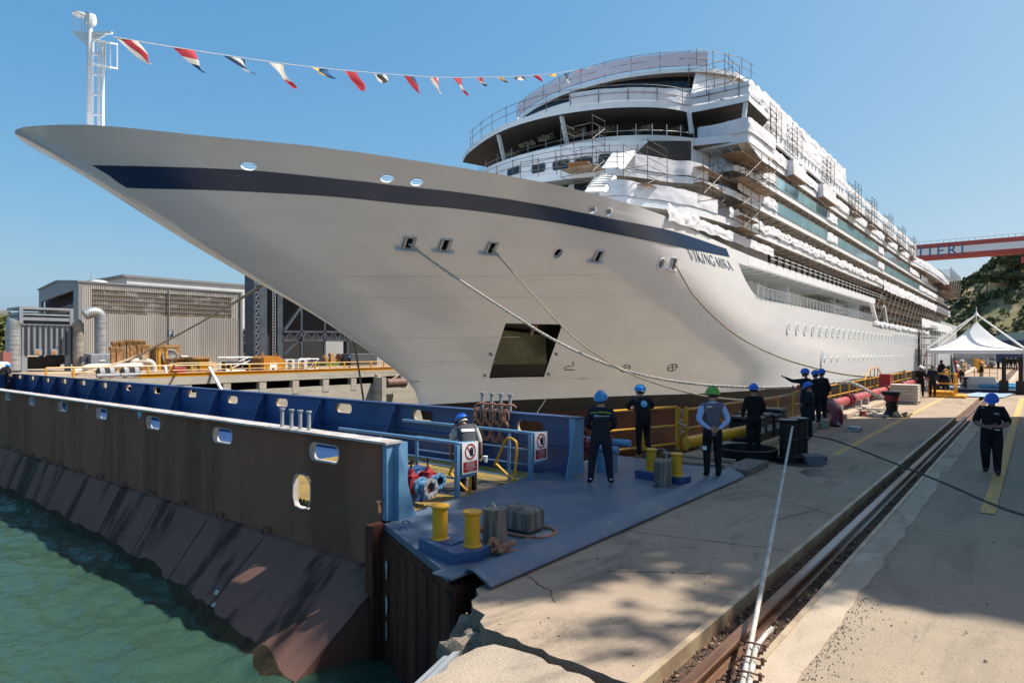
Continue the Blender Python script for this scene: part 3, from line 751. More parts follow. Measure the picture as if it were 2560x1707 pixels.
def near(out, sx0, sx1, zs):         # part of a plan outline seen between two bearings
    a, b = at(sx0, 400, d=50), at(sx1, 400, d=50); r = []
    for p, q in zip(out, out[1:]):
        for k in range(6):
            x, y = p[0]+(q[0]-p[0])*k/6, p[1]+(q[1]-p[1])*k/6
            sx = 1280+FOC*(CS*x+SN*y)/(-SN*x+CS*y)
            if sx0 <= sx <= sx1 and y < 66: r.append((x, y))
    return r
sheet(near(mir(BSt), 1498, 1795, 14), 14.15, 15.3, 'bulging white sheet round the lowest curved balcony front above the bulwark end', .06, 1)
sheet(near(mir(CSt), 1586, 1772, 16.7), 16.75, 17.95, 'white sheet sagging round the second curved balcony front below the bridge', .06, 2)
FF = FO[2:-3]
sheet(near(FO, 1420, 1878, 25), 24.95, 26.05, 'long white sheet along the front edge of the bridge roof', .06, 3)
sheet([(-19.4, 57), (-19.5, 62.4), (-20.4, 64), (-20.4, 97)], 24.95, 26.2, 'white sheet along the side of the bridge roof, aft of its corner', .22, 4)
sheet(side(2105, 2290), 24.95, 25.9, 'white sheet along the uppermost long side, nearest the crane beam', .2, 5)
sheet([(-21, 62), (-21, 101)], 26.9, 28.3, 'topmost white sheet running aft from the lounge shoulder along the sky', .26, 6)
sheet([(-23.9, 56.65), (-19.3, 56.65), (-19.25, 63.6)], 21.7, 22.9, 'white sheet wrapped round the bridge wing corner', .07, 7)
sheet(side(1842, 1942), 16.75, 17.8, 'crumpled white sheet with a fold on the second side balcony rail, nearest the bow', .2, 9)
sheet(side(1668, 1745), 12.0, 13.15, 'crumpled white sheet just behind the rounded end of the bulwark', .2, 10)
sheet(side(1745, 1932), 12.15, 13.0, 'white sheet above the blue end of the navy stripe and the ship name', .12, 11)
sheet(side(1822, 2208), 14.15, 15.05, 'long billowing white sheet over the lowest side balcony rail', .22, 12)
sheet(side(2208, 2340), 13.4, 15.1, 'white sheet above the dense scaffolding at the far side of the ship', .24, 13)
for i, (a, b, z, t) in enumerate(((1898, 1941, 19.3, 'third side balcony rail just before its first blue glass'), (2067, 2093, 19.3, 'third side balcony rail between its first and second blue glass'), (2196, 2209, 19.3, 'third side balcony rail between its second and third blue glass'),
        (2067, 2093, 16.75, 'second side balcony rail between its first and second blue glass'), (2195, 2210, 16.75, 'second side balcony rail between its second and third blue glass'),
        (2274, 2298, 19.3, 'third side balcony rail past its last blue glass'), (2298, 2316, 16.75, 'second side balcony rail past its last blue glass'), (2317, 2360, 16.75, 'second side balcony rail at the stern end'),
        (2302, 2318, 19.3, 'third side balcony rail at the stern end'), (2340, 2374, 14.15, 'lowest side balcony rail at the stern end'), (2304, 2380, 8.4, 'lowest scaffolded opening near the stern'))):
    sheet(side(a, b), z, z+(1.05 if z > 9 else 2.2), 'white sheet on the '+t, .12, 20+i)
for i, (a, b, t) in enumerate(((1932, 1987, 'nearest the bridge wing'), (2003, 2063, 'between the two hanging boxes'), (2075, 2122, 'aft of the second hanging box'), (2131, 2167, 'first of the short ones before the dark windows'), (2175, 2211, 'second of the short ones before the dark windows'), (2218, 2243, 'third of the short ones before the dark windows'), (2249, 2272, 'last short one before the curved stern deck'))):
    sheet(side(a, b), 21.75, 22.85, 'white sheet on the topmost balcony rail, '+t, .13, 40+i)
sheet([(-20.3, 160), (-19.4, 176), (-19.1, 200), (-19.8, 226)], 21.8, 23.2, 'white sheet round the curved stern deck under the crane beam', .2, 60)
sheet(side(2183, 2322), 7.1, 7.9, 'low white sheet lying on the hull edge beneath the scaffolding', .25, 61)
netsh = sheet(near(GO, 1293, 1772, 29), 28.55, 29.85, 'pale lilac net on the rail of the topmost front deck', .05, 62, m=netm)
for i, (a, b, z, t) in enumerate(((1988, 2019, 21.2, 'nearer of the two white wrapped boxes hung off the top balcony'), (2063, 2093, 21.2, 'farther of the two white wrapped boxes hung off the top balcony'))):
    y0, y1 = ys(a, -19.6), ys(b, -19.6); nm = thing('wrapped_scaffold_box', t, 'sheeting', (0, 0, 0), group='white wrapped boxes')
    mb = MB(trim)
    def fx(u, v):
        ring = [(-20.4, y0), (-19.75, y0), (-19.7, y1), (-20.4, y1)]; k = u*3; j = min(2, int(k)); f = k-j
        x = ring[j][0]+(ring[j+1][0]-ring[j][0])*f; y = ring[j][1]+(ring[j+1][1]-ring[j][1])*f
        w = noise.noise(Vector((x*2, y*1.5, v*2+i)))*.12; return (x+w, y-abs(w), z+1.6*v+w)
    mb.grid(fx, 24, 6); mb.quad((-20.4, y0, z+1.6), (-19.75, y0, z+1.6), (-19.7, y1, z+1.6), (-20.4, y1, z+1.6)); mb.build('wrap', tarpm, nm, smooth=True, ang=50)
    mb = MB(trim); mb.bx(-20.45, -19.65, y0-.05, y1+.05, z-.12, z-.02); mb.build('floor_plank', plank, nm)

def rail_run(path, z, h, label, step=2.2, cat='guard rail', r=.028, m=None, posts=True, rails=(.5, 1.0)):
    nm = thing('scaffold_rail', label, cat, (0, 0, 0), group='scaffold rails on the ship')
    pts = [Vector((*p, 0)) for p in path]
    for k in rails:
        mb = MB(trim); mb.tube([(p.x, p.y, z+h*k) for p in pts], r, 5); mb.build('rail', m or scaf, nm)
    acc = 0; nxt = 0
    for a, b in zip(pts, pts[1:]):
        d = (b-a).length
        while nxt <= acc+d+1e-6:
            p = a.lerp(b, (nxt-acc)/max(d, 1e-6)); mb = MB(trim); mb.tube([(p.x, p.y, z-.1), (p.x, p.y, z+h+.12)], r*1.15, 5); mb.build('post', m or scaf, nm); nxt += step
        acc += d
off = lambda o, d: [(x+(.0), y-d) for x, y in o]
rail_run(off(near(GO, 1290, 1772, 29), .05), 28.5, 1.45, 'dark scaffold rail round the topmost front deck over lilac net', 2.6, rails=(.1, .55, 1.))
rail_run(near(FO, 1175, 1424, 25), 24.9, 1.5, 'bare scaffold rail on the port half of the bridge roof', 2.5)
rail_run(off(near(FO, 1424, 1878, 25), .15), 24.9, 1.35, 'scaffold rail behind the long sheet on the bridge roof front', 2.6)
rail_run([(-23.9, 56.4), (-21.5, 60), (-21, 63)], 28.5, 1.4, 'short scaffold rail at the shoulder of the topmost deck', 1.7)
rail_run(near(mir(CSt), 1300, 1560, 16.7), 16.75, 1.25, 'scaffold rail along the forward white deck below the bridge', 1.6, rails=(.35, .7, 1.))
rail_run([(x, y-.5) for x, y in WALLD[6:-5]], 19.0, 1.2, 'long scaffold rail under the bridge ledge', 2.4)
rail_run(near(mir(BSt), 1340, 1540, 14), 13.6, 1.1, 'low scaffold rail just above the bulwark top', 2.2)

def scaffold(label, x0, x1, y0, y1, z0, z1, nx, ny, lev, planks=None, r=.028, brace=True, group='scaffolding on the ship'):
    nm = thing('scaffolding', label, 'scaffolding', (0, 0, 0), group=group)
    mb = MB(trim); X = [x0+(x1-x0)*i/nx for i in range(nx+1)]; Y = [y0+(y1-y0)*i/ny for i in range(ny+1)]
    for x in X:
        for y in Y: mb.tube([(x, y, z0), (x, y, z1+.6)], r, 4)
    Z = [z0+(z1-z0)*i/lev for i in range(lev+1)]
    for z in Z:
        for zz in (z, z+.55):
            for x in (X[0], X[-1]): mb.tube([(x, y0, zz), (x, y1, zz)], r*.9, 4)
        for y in Y: mb.tube([(x0, y, z), (x1, y, z)], r*.9, 4)
    if brace:
        for i in range(ny):
            for l in range(lev):
                if (i+l) % 2 == 0: mb.tube([(X[-1], Y[i], Z[l]), (X[-1], Y[i+1], Z[l+1])], r*.8, 4)
    mb.build('scaffold_frame', scaf, nm, stuff=True)
    for z in (planks if planks is not None else Z[:-1]):
        n = max(2, int(abs(x1-x0)/.32)); s = (x1-x0)/n
        for i in range(n):
            mb = MB(trim); mb.bx(min(x0+i*s, x0+(i+1)*s)+.02, max(x0+i*s, x0+(i+1)*s)-.02, y0-.1, y1+.1, z, z+.05); mb.build('plank', plank, nm)
    return nm
scaffold('hanging scaffold platforms under the bridge wing', -21.6, -19.2, 55.5, 63.8, 17.5, 19.8, 2, 4, 2, [17.5, 19.75])
scaffold('lower scaffold below the bridge wing platforms', -23.9, -20.7, 50.2, 56, 15.3, 17.6, 2, 3, 2, [16.2, 17.45])
scaffold('small scaffold tower beside the curved balcony front', -20.6, -19.7, 56.3, 60.5, 13.4, 16.4, 1, 2, 3)
scaffold('square scaffold with a plank deck in front of the raking pylon', -28.4, -25.6, 41.4, 43.2, 16.0, 19.6, 1, 1, 3, [16.5])
scaffold('narrow scaffold with planks over the second curved balcony', -24.4, -22.4, 43.9, 47.2, 15.1, 17.8, 1, 1, 2, [15.1])
scaffold('dense scaffolding filling the side opening near the stern', -22.4, -20.4, 121, 200, 7.3, 13, 1, 34, 4, [8.6, 10, 11.4], r=.035)
scaffold('scaffold inside the promenade recess', -24.5, -22.2, 92, 108, 7.6, 10.2, 1, 6, 2, [8.9])
scaffold('scaffold stair tower against the hull by the tent', -20, -17.6, 165, 176, -.1, 8, 1, 4, 4, [2.2, 4.4], r=.05)
scaffold('scaffolding at the curved stern deck', -20.4, -17.6, 205, 234, 18.6, 24.4, 1, 10, 3, [18.6, 20.5], r=.05)
for i, (sx, t) in enumerate(((2128, 'first'), (2170, 'second'), (2213, 'third'), (2246, 'fourth'), (2274, 'fifth'))):
    y = ys(sx); scaffold(t+' small scaffold cage from the bridge along the dark upper windows', -20.4, -19.6, y-2, y+2, 21.9, 25.8, 1, 2, 3, [22], r=.035)
for i, (sx, t) in enumerate(((1922, 'first'), (1976, 'second'), (2062, 'third'))):
    y = ys(sx); scaffold(t+' scaffold bay from the bridge wing at the roof side', -20.3, -19.8, y-1.8, y+1.8, 23.6, 25.9, 1, 2, 2, [])
scaffold('scaffold standing on the shoulder of the top deck', -24.6, -21.3, 56.3, 60, 25.5, 28.2, 2, 2, 2, [])
# ------------------------------------------------------------------ GROUND, DOCK AND WATER
def concrete(name, c1, c2, cst, speck, spots=True, bumpd=.006, scale=1., streak=1.):
    ma = bpy.data.materials.new(name); ma.use_nodes = True; nt = ma.node_tree; N = nt.nodes; L = nt.links; b = N['Principled BSDF']; b.inputs['Roughness'].default_value = .85; b.inputs['Specular IOR Level'].default_value = .2
    g = N.new('ShaderNodeNewGeometry')
    def nz(sc, det=8, rough=.65, dist=0):
        mp = N.new('ShaderNodeMapping'); mp.inputs['Scale'].default_value = sc if isinstance(sc, tuple) else (sc,)*3; L.new(g.outputs['Position'], mp.inputs[0])
        n = N.new('ShaderNodeTexNoise'); n.inputs['Scale'].default_value = 1; n.inputs['Detail'].default_value = det; n.inputs['Roughness'].default_value = rough; n.inputs['Distortion'].default_value = dist; L.new(mp.outputs[0], n.inputs['Vector']); return n.outputs['Fac']
    def rmp(f, a, bb):
        r = N.new('ShaderNodeMapRange'); r.inputs[1].default_value = a; r.inputs[2].default_value = bb; r.interpolation_type = 'SMOOTHSTEP'; L.new(f, r.inputs[0]); return r.outputs[0]
    def mx(a, bcol, f):
        m = N.new('ShaderNodeMix'); m.data_type = 'RGBA'; L.new(f, m.inputs[0])
        if isinstance(a, tuple): m.inputs[6].default_value = (*a, 1)
        else: L.new(a, m.inputs[6])
        m.inputs[7].default_value = (*bcol, 1); return m.outputs[2]
    c = mx(c1, c2, rmp(nz(.45*scale, 8, .7, .6), .35, .65))
    c = mx(c, cst, rmp(nz((.9*scale, .28*scale*streak, 1), 9, .72, 1.2), .48, .68)); c = mx(c, tuple(x*.55 for x in cst), rmp(nz((.35*scale, 1.1*scale, 1), 10, .78, .8), .6, .72))
    c = mx(c, speck, rmp(nz(60*scale, 3, .6), .56, .68))
    c = mx(c, tuple(min(1, x*1.5) for x in c1), rmp(nz(85*scale, 2, .5), .6, .7))
    if spots:
        v = N.new('ShaderNodeTexVoronoi'); v.inputs['Scale'].default_value = 1.5; v.inputs['Randomness'].default_value = 1
        mp = N.new('ShaderNodeMapping'); L.new(g.outputs['Position'], mp.inputs[0]); ad = N.new('ShaderNodeMixRGB'); ad.blend_type = 'LINEAR_LIGHT'; ad.inputs[0].default_value = .05
        L.new(mp.outputs[0], ad.inputs[1]); n2 = N.new('ShaderNodeTexNoise'); n2.inputs['Scale'].default_value = 9; L.new(g.outputs['Position'], n2.inputs['Vector']); L.new(n2.outputs['Color'], ad.inputs[2]); L.new(ad.outputs[0], v.inputs['Vector'])
        f0 = rmp(v.outputs['Distance'], .05, .11); iv = N.new('ShaderNodeMath'); iv.operation = 'SUBTRACT'; iv.inputs[0].default_value = 1; L.new(f0, iv.inputs[1]); f = iv.outputs[0]
        sel = rmp(nz(.8, 2), .5, .56); mu = N.new('ShaderNodeMath'); mu.operation = 'MULTIPLY'; L.new(f, mu.inputs[0]); L.new(sel, mu.inputs[1])
        c = mx(c, (.035, .028, .025), mu.outputs[0])
    L.new(c, b.inputs['Base Color'])
    ad2 = N.new('ShaderNodeMath'); ad2.operation = 'ADD'; L.new(nz(45*scale, 4, .7), ad2.inputs[0]); L.new(nz(3*scale, 8, .7), ad2.inputs[1])
    bp = N.new('ShaderNodeBump'); bp.inputs['Strength'].default_value = 1; bp.inputs['Distance'].default_value = bumpd; L.new(ad2.outputs[0], bp.inputs['Height']); L.new(bp.outputs[0], b.inputs['Normal'])
    MATS[name] = ma; return ma
conc = concrete('quay_concrete', (.36, .275, .195), (.29, .22, .155), (.17, .135, .1), (.17, .13, .09))
conc2 = concrete('near_slab_concrete', (.34, .275, .205), (.4, .32, .24), (.24, .195, .15), (.16, .13, .1), True, .012)
kerbc = concrete('kerb_concrete', (.47, .38, .28), (.38, .3, .215), (.25, .2, .15), (.28, .22, .16), True, .01)
asph = concrete('asphalt', (.34, .265, .19), (.3, .235, .17), (.24, .19, .14), (.17, .135, .1), False, .012)
dockc = concrete('dock_wall_concrete', (.46, .42, .35), (.38, .34, .28), (.25, .22, .18), (.36, .32, .27), False, .02, .5, .4)
aggr = concrete('broken_concrete', (.24, .2, .155), (.19, .16, .125), (.13, .11, .09), (.1, .08, .06), False, .035, .7)
mud = mat('rusty_silt', (.06, .035, .022), .9, c2=(.12, .07, .045), sc=9, bump=.02, bsc=30)
random.seed(3)
def jag(p, q, n, a):
    p, q = Vector((*p, 0)), Vector((*q, 0)); t = (q-p).normalized(); s = Vector((t.y, -t.x, 0)); r = []
    for i in range(n): v = p.lerp(q, i/n)+s*((random.random()-.5)*2*a if i else 0); r.append((v.x, v.y))
    return r
edge = [(-2.66, 5.0)]+jag((-2.75, 4.98), (-4.35, 5.04), 14, .03)+[(-4.4, 5.04), (-4.55, 5.14), (-4.62, 5.3), (-4.85, 5.36), (-5.0, 5.5), (-5.05, 5.68), (-5.2, 5.8)]+jag((-5.22, 5.9), (-5.22, 15.3), 40, .03)+[(-7.5, 15.4), (-7.5, 290), (-2.66, 290)]
mb = MB(); mb.prism([(x, y, 0) for x, y in edge], (0, 0, -.62), 0, 1); o = fixn(mb.build('quay', [conc, aggr])); structure(o)
mb = MB(); mb.bx(-5.18, -2.7, 5.1, 15.4, -11, -.62); mb.bx(-7.48, -2.7, 15.42, 290, -11, -.62); structure(mb.build('quay_wall', dockc))
# lumps broken from the slab corner
def lump_rock(c, r, sd_, name='broken_concrete'):
    m = MB(); 
    def f(u, v):
        a = 2*math.pi*u; e = (v-.5)*math.pi; d = Vector((math.cos(a)*math.cos(e), math.sin(a)*math.cos(e), math.sin(e))); k = 1+.35*noise.noise(d*1.6+Vector((sd_, 0, 0)))+.18*noise.noise(d*4+Vector((sd_, 5, 0)))
        return (c[0]+d.x*r[0]*k, c[1]+d.y*r[1]*k, c[2]+d.z*r[2]*k)
    m.grid(f, 22, 12); return m.build(name, aggr, smooth=True, ang=28)
for c, r, k in (((-4.75, 5.15, -.62), (.42, .3, .42), 3), ((-5.0, 5.5, -.6), (.26, .3, .4), 8), ((-4.5, 4.95, -.95), (.35, .25, .3), 5)): structure(lump_rock(c, r, k))
# hairline cracks and a damp patch
def ribbon(mb, pts, w, z=.004):
    pts = [Vector((x, y, z)) for x, y in pts]; vs = []
    for i, p in enumerate(pts):
        t = (pts[min(i+1, len(pts)-1)]-pts[max(0, i-1)]).normalized(); s_ = Vector((t.y, -t.x, 0))*w*(.4+.9*random.random())*.5; vs += [p-s_, p+s_]
    mb.add(vs, [(2*i, 2*i+1, 2*i+3, 2*i+2) for i in range(len(pts)-1)])
random.seed(19); mb = MB()
for (x0, y0, x1, y1, n) in ((-5.1, 9.2, -2.75, 9.6, 30), (-3.9, 12.9, -2.75, 12.2, 18), (-5.1, 6.6, -4.2, 6.1, 14), (-4.6, 14.4, -2.75, 14.9, 24), (-3.4, 11.2, -3.0, 12.6, 16), (-4.3, 7.3, -3.3, 7.9, 16), (-7.3, 23.5, -2.75, 23.8, 40), (-5.9, 34, -2.75, 34.1, 30), (-5.9, 42, -2.75, 42.1, 30)):
    p = []; o = 0
    for i in range(n+1): o += random.gauss(0, .018); p.append((x0+(x1-x0)*i/n+o*.5, y0+(y1-y0)*i/n+o))
    ribbon(mb, p, .014)
o = mb.build('crack', mat('crack_dark', (.03, .025, .02), .95)); structure(o)  # cracks drawn as thin dark ribbons on the slab
mb = MB(); wet = mat('damp_patch', (.05, .042, .034), .4, spec=.3)
for cx_, cy_, rx, ry in ((-3.9, 16.2, .42, .6), (-4.6, 17.0, .5, .35), (-3.4, 15.2, .2, .3)):
    k = 26; mb.add([(cx_+rx*math.cos(2*math.pi*i/k)*(1+.35*noise.noise(Vector((i*.5, cx_, 0)))), cy_+ry*math.sin(2*math.pi*i/k)*(1+.35*noise.noise(Vector((i*.5, cy_, 3)))), .003) for i in range(k)], [tuple(range(k))])
structure(mb.build('damp_patch', wet))
# near slab, a joint away
e2 = [(-2.66, 4.86)]+jag((-2.75, 4.85), (-4.0, 4.92), 12, .03)+[(-4.12, 4.86), (-4.2, 4.7)]+jag((-4.2, 4.6), (-4.02, 3.0), 12, .05)+[(-3.9, -8), (-2.66, -8)]
mb = MB(); mb.prism([(x, y, -.02) for x, y in e2], (0, 0, -1.2)); structure(fixn(mb.build('quay_slab', conc2)))
mb = MB(); mb.bx(-4.1, -2.7, 4.84, 5.06, -1.4, -.28); structure(mb.build('joint_fill', mud))
mb = MB(); mb.bx(-4.6, 0, -8, 4.7, -11, -1.25); structure(mb.build('quay_foundation', dockc))
# rail pit
mb = MB(); mb.grid(lambda u, v: (-2.62+.66*u, -8+298*v**2.2, -.15+.035*noise.noise(Vector((u*6, (v**2.2)*900, 0)))), 8, 240); structure(mb.build('rail_pit', mud, smooth=True))
steel = mat('worn_edge_steel', (.42, .32, .2), .5, m=.15, c2=(.3, .21, .13), sc=2.2, bump=.004, bsc=25)
railm = mat('rusty_rail', (.2, .105, .06), .38, m=.45, c2=(.13, .06, .032), sc=(9, .8, 9), c3=(.32, .28, .25), sc3=(3, .12, 3), mix3=(.5, .62), bump=.004, bsc=20)
RT = thing('crane_rail', 'rusty crane rail sunk in a slot along the quay', 'rail')
mb = MB(); pr = [(-.085, -.15), (.085, -.15), (.085, -.12), (.02, -.1), (.02, -.035), (.06, -.02), (.06, .012), (.045, .022), (-.045, .022), (-.06, .012), (-.06, -.02), (-.02, -.035), (-.02, -.1), (-.085, -.12)]
mb.prism([(-2.32+x, -8, z) for x, z in pr], (0, 298, 0)); fixn(mb.build('rail', railm, RT))
for xa, xb in ((-2.69, -2.62), (-2.0, -1.94)):
    mb = MB(); mb.bx(xa, xb, -8, 290, -.15, .012); mb.build('edge_angle', steel, RT)
random.seed(5)
mb = MB()
for i in range(2600):
    y = 3.2+18*random.random()**1.8; x = random.choice((-1, 1)); x = (-2.6+.2*random.random()) if x < 0 else (-2.23+.22*random.random())
    s = .012+.03*random.random(); a = random.random()*6.3; t = random.uniform(-.5, .5)
    c = Vector((x, y, -.125+.02*random.random())); u = Vector((math.cos(a), math.sin(a), t))*s; w = Vector((-math.sin(a), math.cos(a), random.uniform(-.3, .3)))*s*.5
    mb.add([c-u, c-w*.9, c+u, c+w, c+Vector((0, 0, s*.3))], [(0, 1, 4), (1, 2, 4), (2, 3, 4), (3, 0, 4)], random.choice((0, 0, 1, 2)))
o = mb.build('bark_debris', [mat('debris_brown', (.1, .055, .03), .9), mat('debris_tan', (.3, .19, .11), .9), mat('debris_dark', (.025, .018, .015), .9)]); o['kind'] = 'stuff'
# strip of pale kerb with a ragged edge, asphalt beyond
k2 = [(-1.94, -8), (-1.94, 290), (-1.55, 290)]+[(-1.6+.06*noise.noise(Vector((i*.17, 0, 0)))+.02*noise.noise(Vector((i*1.7, 4, 0)))-(.12 if 17 < 30-i*.1 < 18.2 else 0), 30-i*.1) for i in range(380)]
mb = MB(); mb.prism([(x, y, 0.0) for x, y in k2], (0, 0, -.3)); structure(fixn(mb.build('pale_kerb', kerbc)))
mb = MB(); mb.quad((-1.85, -60, -.012), (2500, -60, -.012), (2500, 4000, -.012), (-1.85, 4000, -.012)); structure(mb.build('ground', asph))
mb = MB(); mb.quad((-2500, 14, -.03), (-69.3, 14, -.03), (-69.3, 4000, -.03), (-2500, 4000, -.03)); mb.quad((-69.3, 290, -.03), (-1.85, 290, -.03), (-1.85, 4000, -.03), (-69.3, 4000, -.03)); structure(mb.build('yard_ground', conc))
ylw = mat('worn_yellow_line', (.58, .34, .085), .8, c2=(.38, .27, .14), sc=6, mix=(.45, .6))
mb = MB()
for x0, x1, y0, y1 in ((-4.34, -4.16, 19.2, 49), (-.78, -.56, 14, 48)):
    n = 40; mb.grid(lambda u, v: (x0+(x1-x0)*u, y0+(y1-y0)*v, .004), 1, n)
structure(mb.build('yellow_line', ylw))
# loose grit along the asphalt edge
mb = MB(); random.seed(11)
for i in range(900):
    y = 3.5+9*random.random()**1.5; x = -1.6+abs(random.gauss(0, .12)); s = .003+.008*random.random()**2
    mb.add([(x-s, y-s, -.01), (x+s, y-s*.7, -.01), (x+s*.8, y+s, -.01), (x-s, y+s*.8, -.01), (x, y, s*1.1)], [(0, 1, 4), (1, 2, 4), (2, 3, 4), (3, 0, 4)])
o = mb.build('grit', kerbc); o['kind'] = 'stuff'
mb = MB(); random.seed(23)
for i in range(420):
    x, y = random.uniform(-5.0, -2.75), 5.2+11*random.random()**1.3
    if i % 3 == 0: x = random.uniform(-1.4, 1.5); y = 4+9*random.random()
    s = .004+.013*random.random()**3; a = random.random()*6; mb.add([(x+s*1.3*math.cos(a+k*1.57), y+s*math.sin(a+k*1.57), .0) for k in range(4)]+[(x, y, s*.9)], [(0, 1, 4), (1, 2, 4), (2, 3, 4), (3, 0, 4)], i % 4 == 0)
o = mb.build('pebbles', [MATS['kerb_concrete'], MATS['debris_dark']]); o['kind'] = 'stuff'
# water outside the gate, rippled
wm = bpy.data.materials.new('harbour_water'); wm.use_nodes = True; b = wm.node_tree.nodes['Principled BSDF']
b.inputs['Base Color'].default_value = (.03, .064, .044, 1); b.inputs['Roughness'].default_value = .06; b.inputs['IOR'].default_value = 1.33; b.inputs['Specular IOR Level'].default_value = .5
g = wm.node_tree.nodes.new('ShaderNodeNewGeometry'); bp = wm.node_tree.nodes.new('ShaderNodeBump'); bp.inputs['Distance'].default_value = .05; bp.inputs['Strength'].default_value = 1
n1 = wm.node_tree.nodes.new('ShaderNodeTexNoise'); n1.inputs['Scale'].default_value = 5; n1.inputs['Detail'].default_value = 5; n1.inputs['Distortion'].default_value = .6
wm.node_tree.links.new(g.outputs['Position'], n1.inputs['Vector']); wm.node_tree.links.new(n1.outputs['Fac'], bp.inputs['Height']); wm.node_tree.links.new(bp.outputs[0], b.inputs['Normal'])
def wave(x, y):
    v = Vector((x*.55, y*.8, 0)); h = noise.noise(v)*.13+abs(noise.noise(v*2.3+Vector((3, 1, 0))))*-.12+noise.noise(v*5.1)*.035+noise.noise(v*11)*.012
    return h+.08*math.exp(-abs(y-6)*1.3)*noise.noise(Vector((x*1.3, 2, 0)))
mb = MB(); mb.grid(lambda u, v: (-40+36*u, -16+22.6*v, -1.9+wave(-40+36*u, -16+22.6*v)), 330, 210); structure(mb.build('water', wm, smooth=True, ang=180))
mb = MB()
mb.quad((-2500, -2500, -1.95), (-40, -2500, -1.95), (-40, 6.6, -1.95), (-2500, 6.6, -1.95)); mb.quad((-40, -2500, -1.95), (-4, -2500, -1.95), (-4, -16, -1.95), (-40, -16, -1.95))
structure(mb.build('far_water', wm))
# dock floor, keel blocks, far wall with gallery openings
mb = MB(); mb.quad((-69.5, 12, -10.2), (-7.4, 12, -10.2), (-7.4, 292, -10.2), (-69.5, 292, -10.2)); structure(mb.build('dock_floor', mat('pale_dock_floor', (.34, .3, .235), .7, c2=(.2, .175, .14), sc=.3)))  # floor colour made pale to bounce sunlight up onto the shaded hull
mb = MB()
for i in range(34): mb.bx(CX-.8, CX+.8, 40+i*6, 41.4+i*6, -10.2, -8.55-TRIM*(7+i*6))
structure(mb.build('keel_blocks', dockc)); bpy.data.objects['keel_blocks']['kind'] = 'structure'
mb = MB(); mb.bx(-75, -69, 13, 290, -11, -2.5); mb.bx(-69.6, -69, 13, 290, -2.5, -1.75)
structure(mb.build('dock_wall', dockc))
mb = MB(); mb.bx(-74, -68.9, 13, 290, -.85, -.04); structure(mb.build('dock_coping', dockc))
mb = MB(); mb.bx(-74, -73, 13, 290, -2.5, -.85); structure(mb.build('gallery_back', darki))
for i in range(40):
    y = 14.6+i*4.25
    if y > 130: break
    m = MB(); m.bbox(-69.7, -68.95, y, y+.85, -2.5, -.85, .03); o = structure(m.build('gallery_pillar', dockc))
mb = MB(); mb.bx(-70, -7.5, 290, 294, -11, 0); structure(mb.build('dock_head_wall', dockc))
# kerb along the near dock edge
mb = MB(); mb.bbox(-7.45, -6.05, 17.8, 140, 0, .2, .03); structure(mb.build('dock_kerb', kerbc))
# ------------------------------------------------------------------ FLOATING DOCK GATE
gbrown = mat('weathered_brown_gate', (.26, .105, .07), .75, spec=.12, c2=(.17, .072, .048), sc=(.9, .9, .12), c3=(.14, .1, .058), sc3=(.12, .12, .4), mix3=(.52, .75), bump=.004, bsc=(1.1, 1.1, .6))
gslope = mat('scuffed_brown_slope', (.17, .088, .065), .75, spec=.15, c2=(.05, .028, .021), sc=(1.3, .5, .22), mix=(.5, .62), c3=(.07, .05, .03), sc3=.35, mix3=(.56, .7), bump=.006, bsc=9)
grust = mat('dark_rusted_plate', (.1, .036, .024), .75, spec=.15, c2=(.045, .019, .014), sc=(3, 3, .3), c3=(.11, .1, .085), sc3=(2.2, 2.2, .5), mix3=(.7, .74), bump=.01, bsc=8)
gblue = mat('dark_blue_gate_paint', (.03, .075, .19), .38, c2=(.022, .058, .15), sc=.9, bump=.003, bsc=4)
lblue = mat('light_blue_steel', (.13, .27, .42), .4, c2=(.1, .22, .36), sc=2)
capm = mat('pale_gate_cap', (.48, .45, .42), .6, c2=(.34, .3, .27), sc=3)
rampb = mat('scuffed_blue_ramp', (.08, .115, .165), .5, c2=(.16, .165, .17), sc=(1.4, 1.4, 1.4), mix=(.45, .75), c3=(.25, .2, .14), sc3=2.6, mix3=(.62, .72), bump=.004, bsc=6)
grat = mat('yellow_grating', (.42, .29, .085), .7, c2=(.32, .23, .08), sc=1.5)
yel = mat('yellow_paint', (.62, .31, .012), .4, c2=(.55, .27, .012), sc=3)
yelw = mat('worn_yellow_bollard', (.6, .31, .012), .45, c2=(.58, .29, .012), sc=2, c3=(.05, .045, .03), sc3=7, mix3=(.66, .72))
redp = mat('red_paint', (.32, .02, .025), .35, c2=(.24, .018, .02), sc=3)
rope_l = mat('pale_rope', (.55, .5, .43), .9, c2=(.42, .37, .3), sc=8)
rope_t = mat('tan_rope', (.42, .33, .22), .9, c2=(.32, .25, .17), sc=8)
rope_o = mat('orange_brown_rope', (.36, .17, .1), .95, c2=(.26, .12, .07), sc=9)
rope_d = mat('dark_rope', (.06, .055, .05), .9, c2=(.1, .09, .08), sc=8)
timb = mat('weathered_timber', (.1, .085, .07), .85, c2=(.23, .2, .165), sc=(14, 14, 1.2), mix=(.4, .68), bump=.012, bsc=(26, 26, 2))
GATE = thing('dock_gate', 'long brown floating dock gate with dark blue inside walls across the dock mouth', 'dock gate')
gx0, gx1 = -66., -8.12
mb = MB(); mb.bx(gx0, gx1, 6.95, 7.05, -.74, 1.32); GW = fixn(mb.build('outer_wall', [gbrown], GATE))
GW.data.materials.append(gblue)
cut = []
holes = [(21, 991, 13, 17), (81, 1003, 14, 19), (157, 1016, 20, 23), (255, 1034, 26, 25), (384, 1057, 33, 29), (557, 1089, 46, 35), (811, 1132, 70, 41)]
def gpt(sx, sy): return at(sx, sy, y=6.95)
hq = []
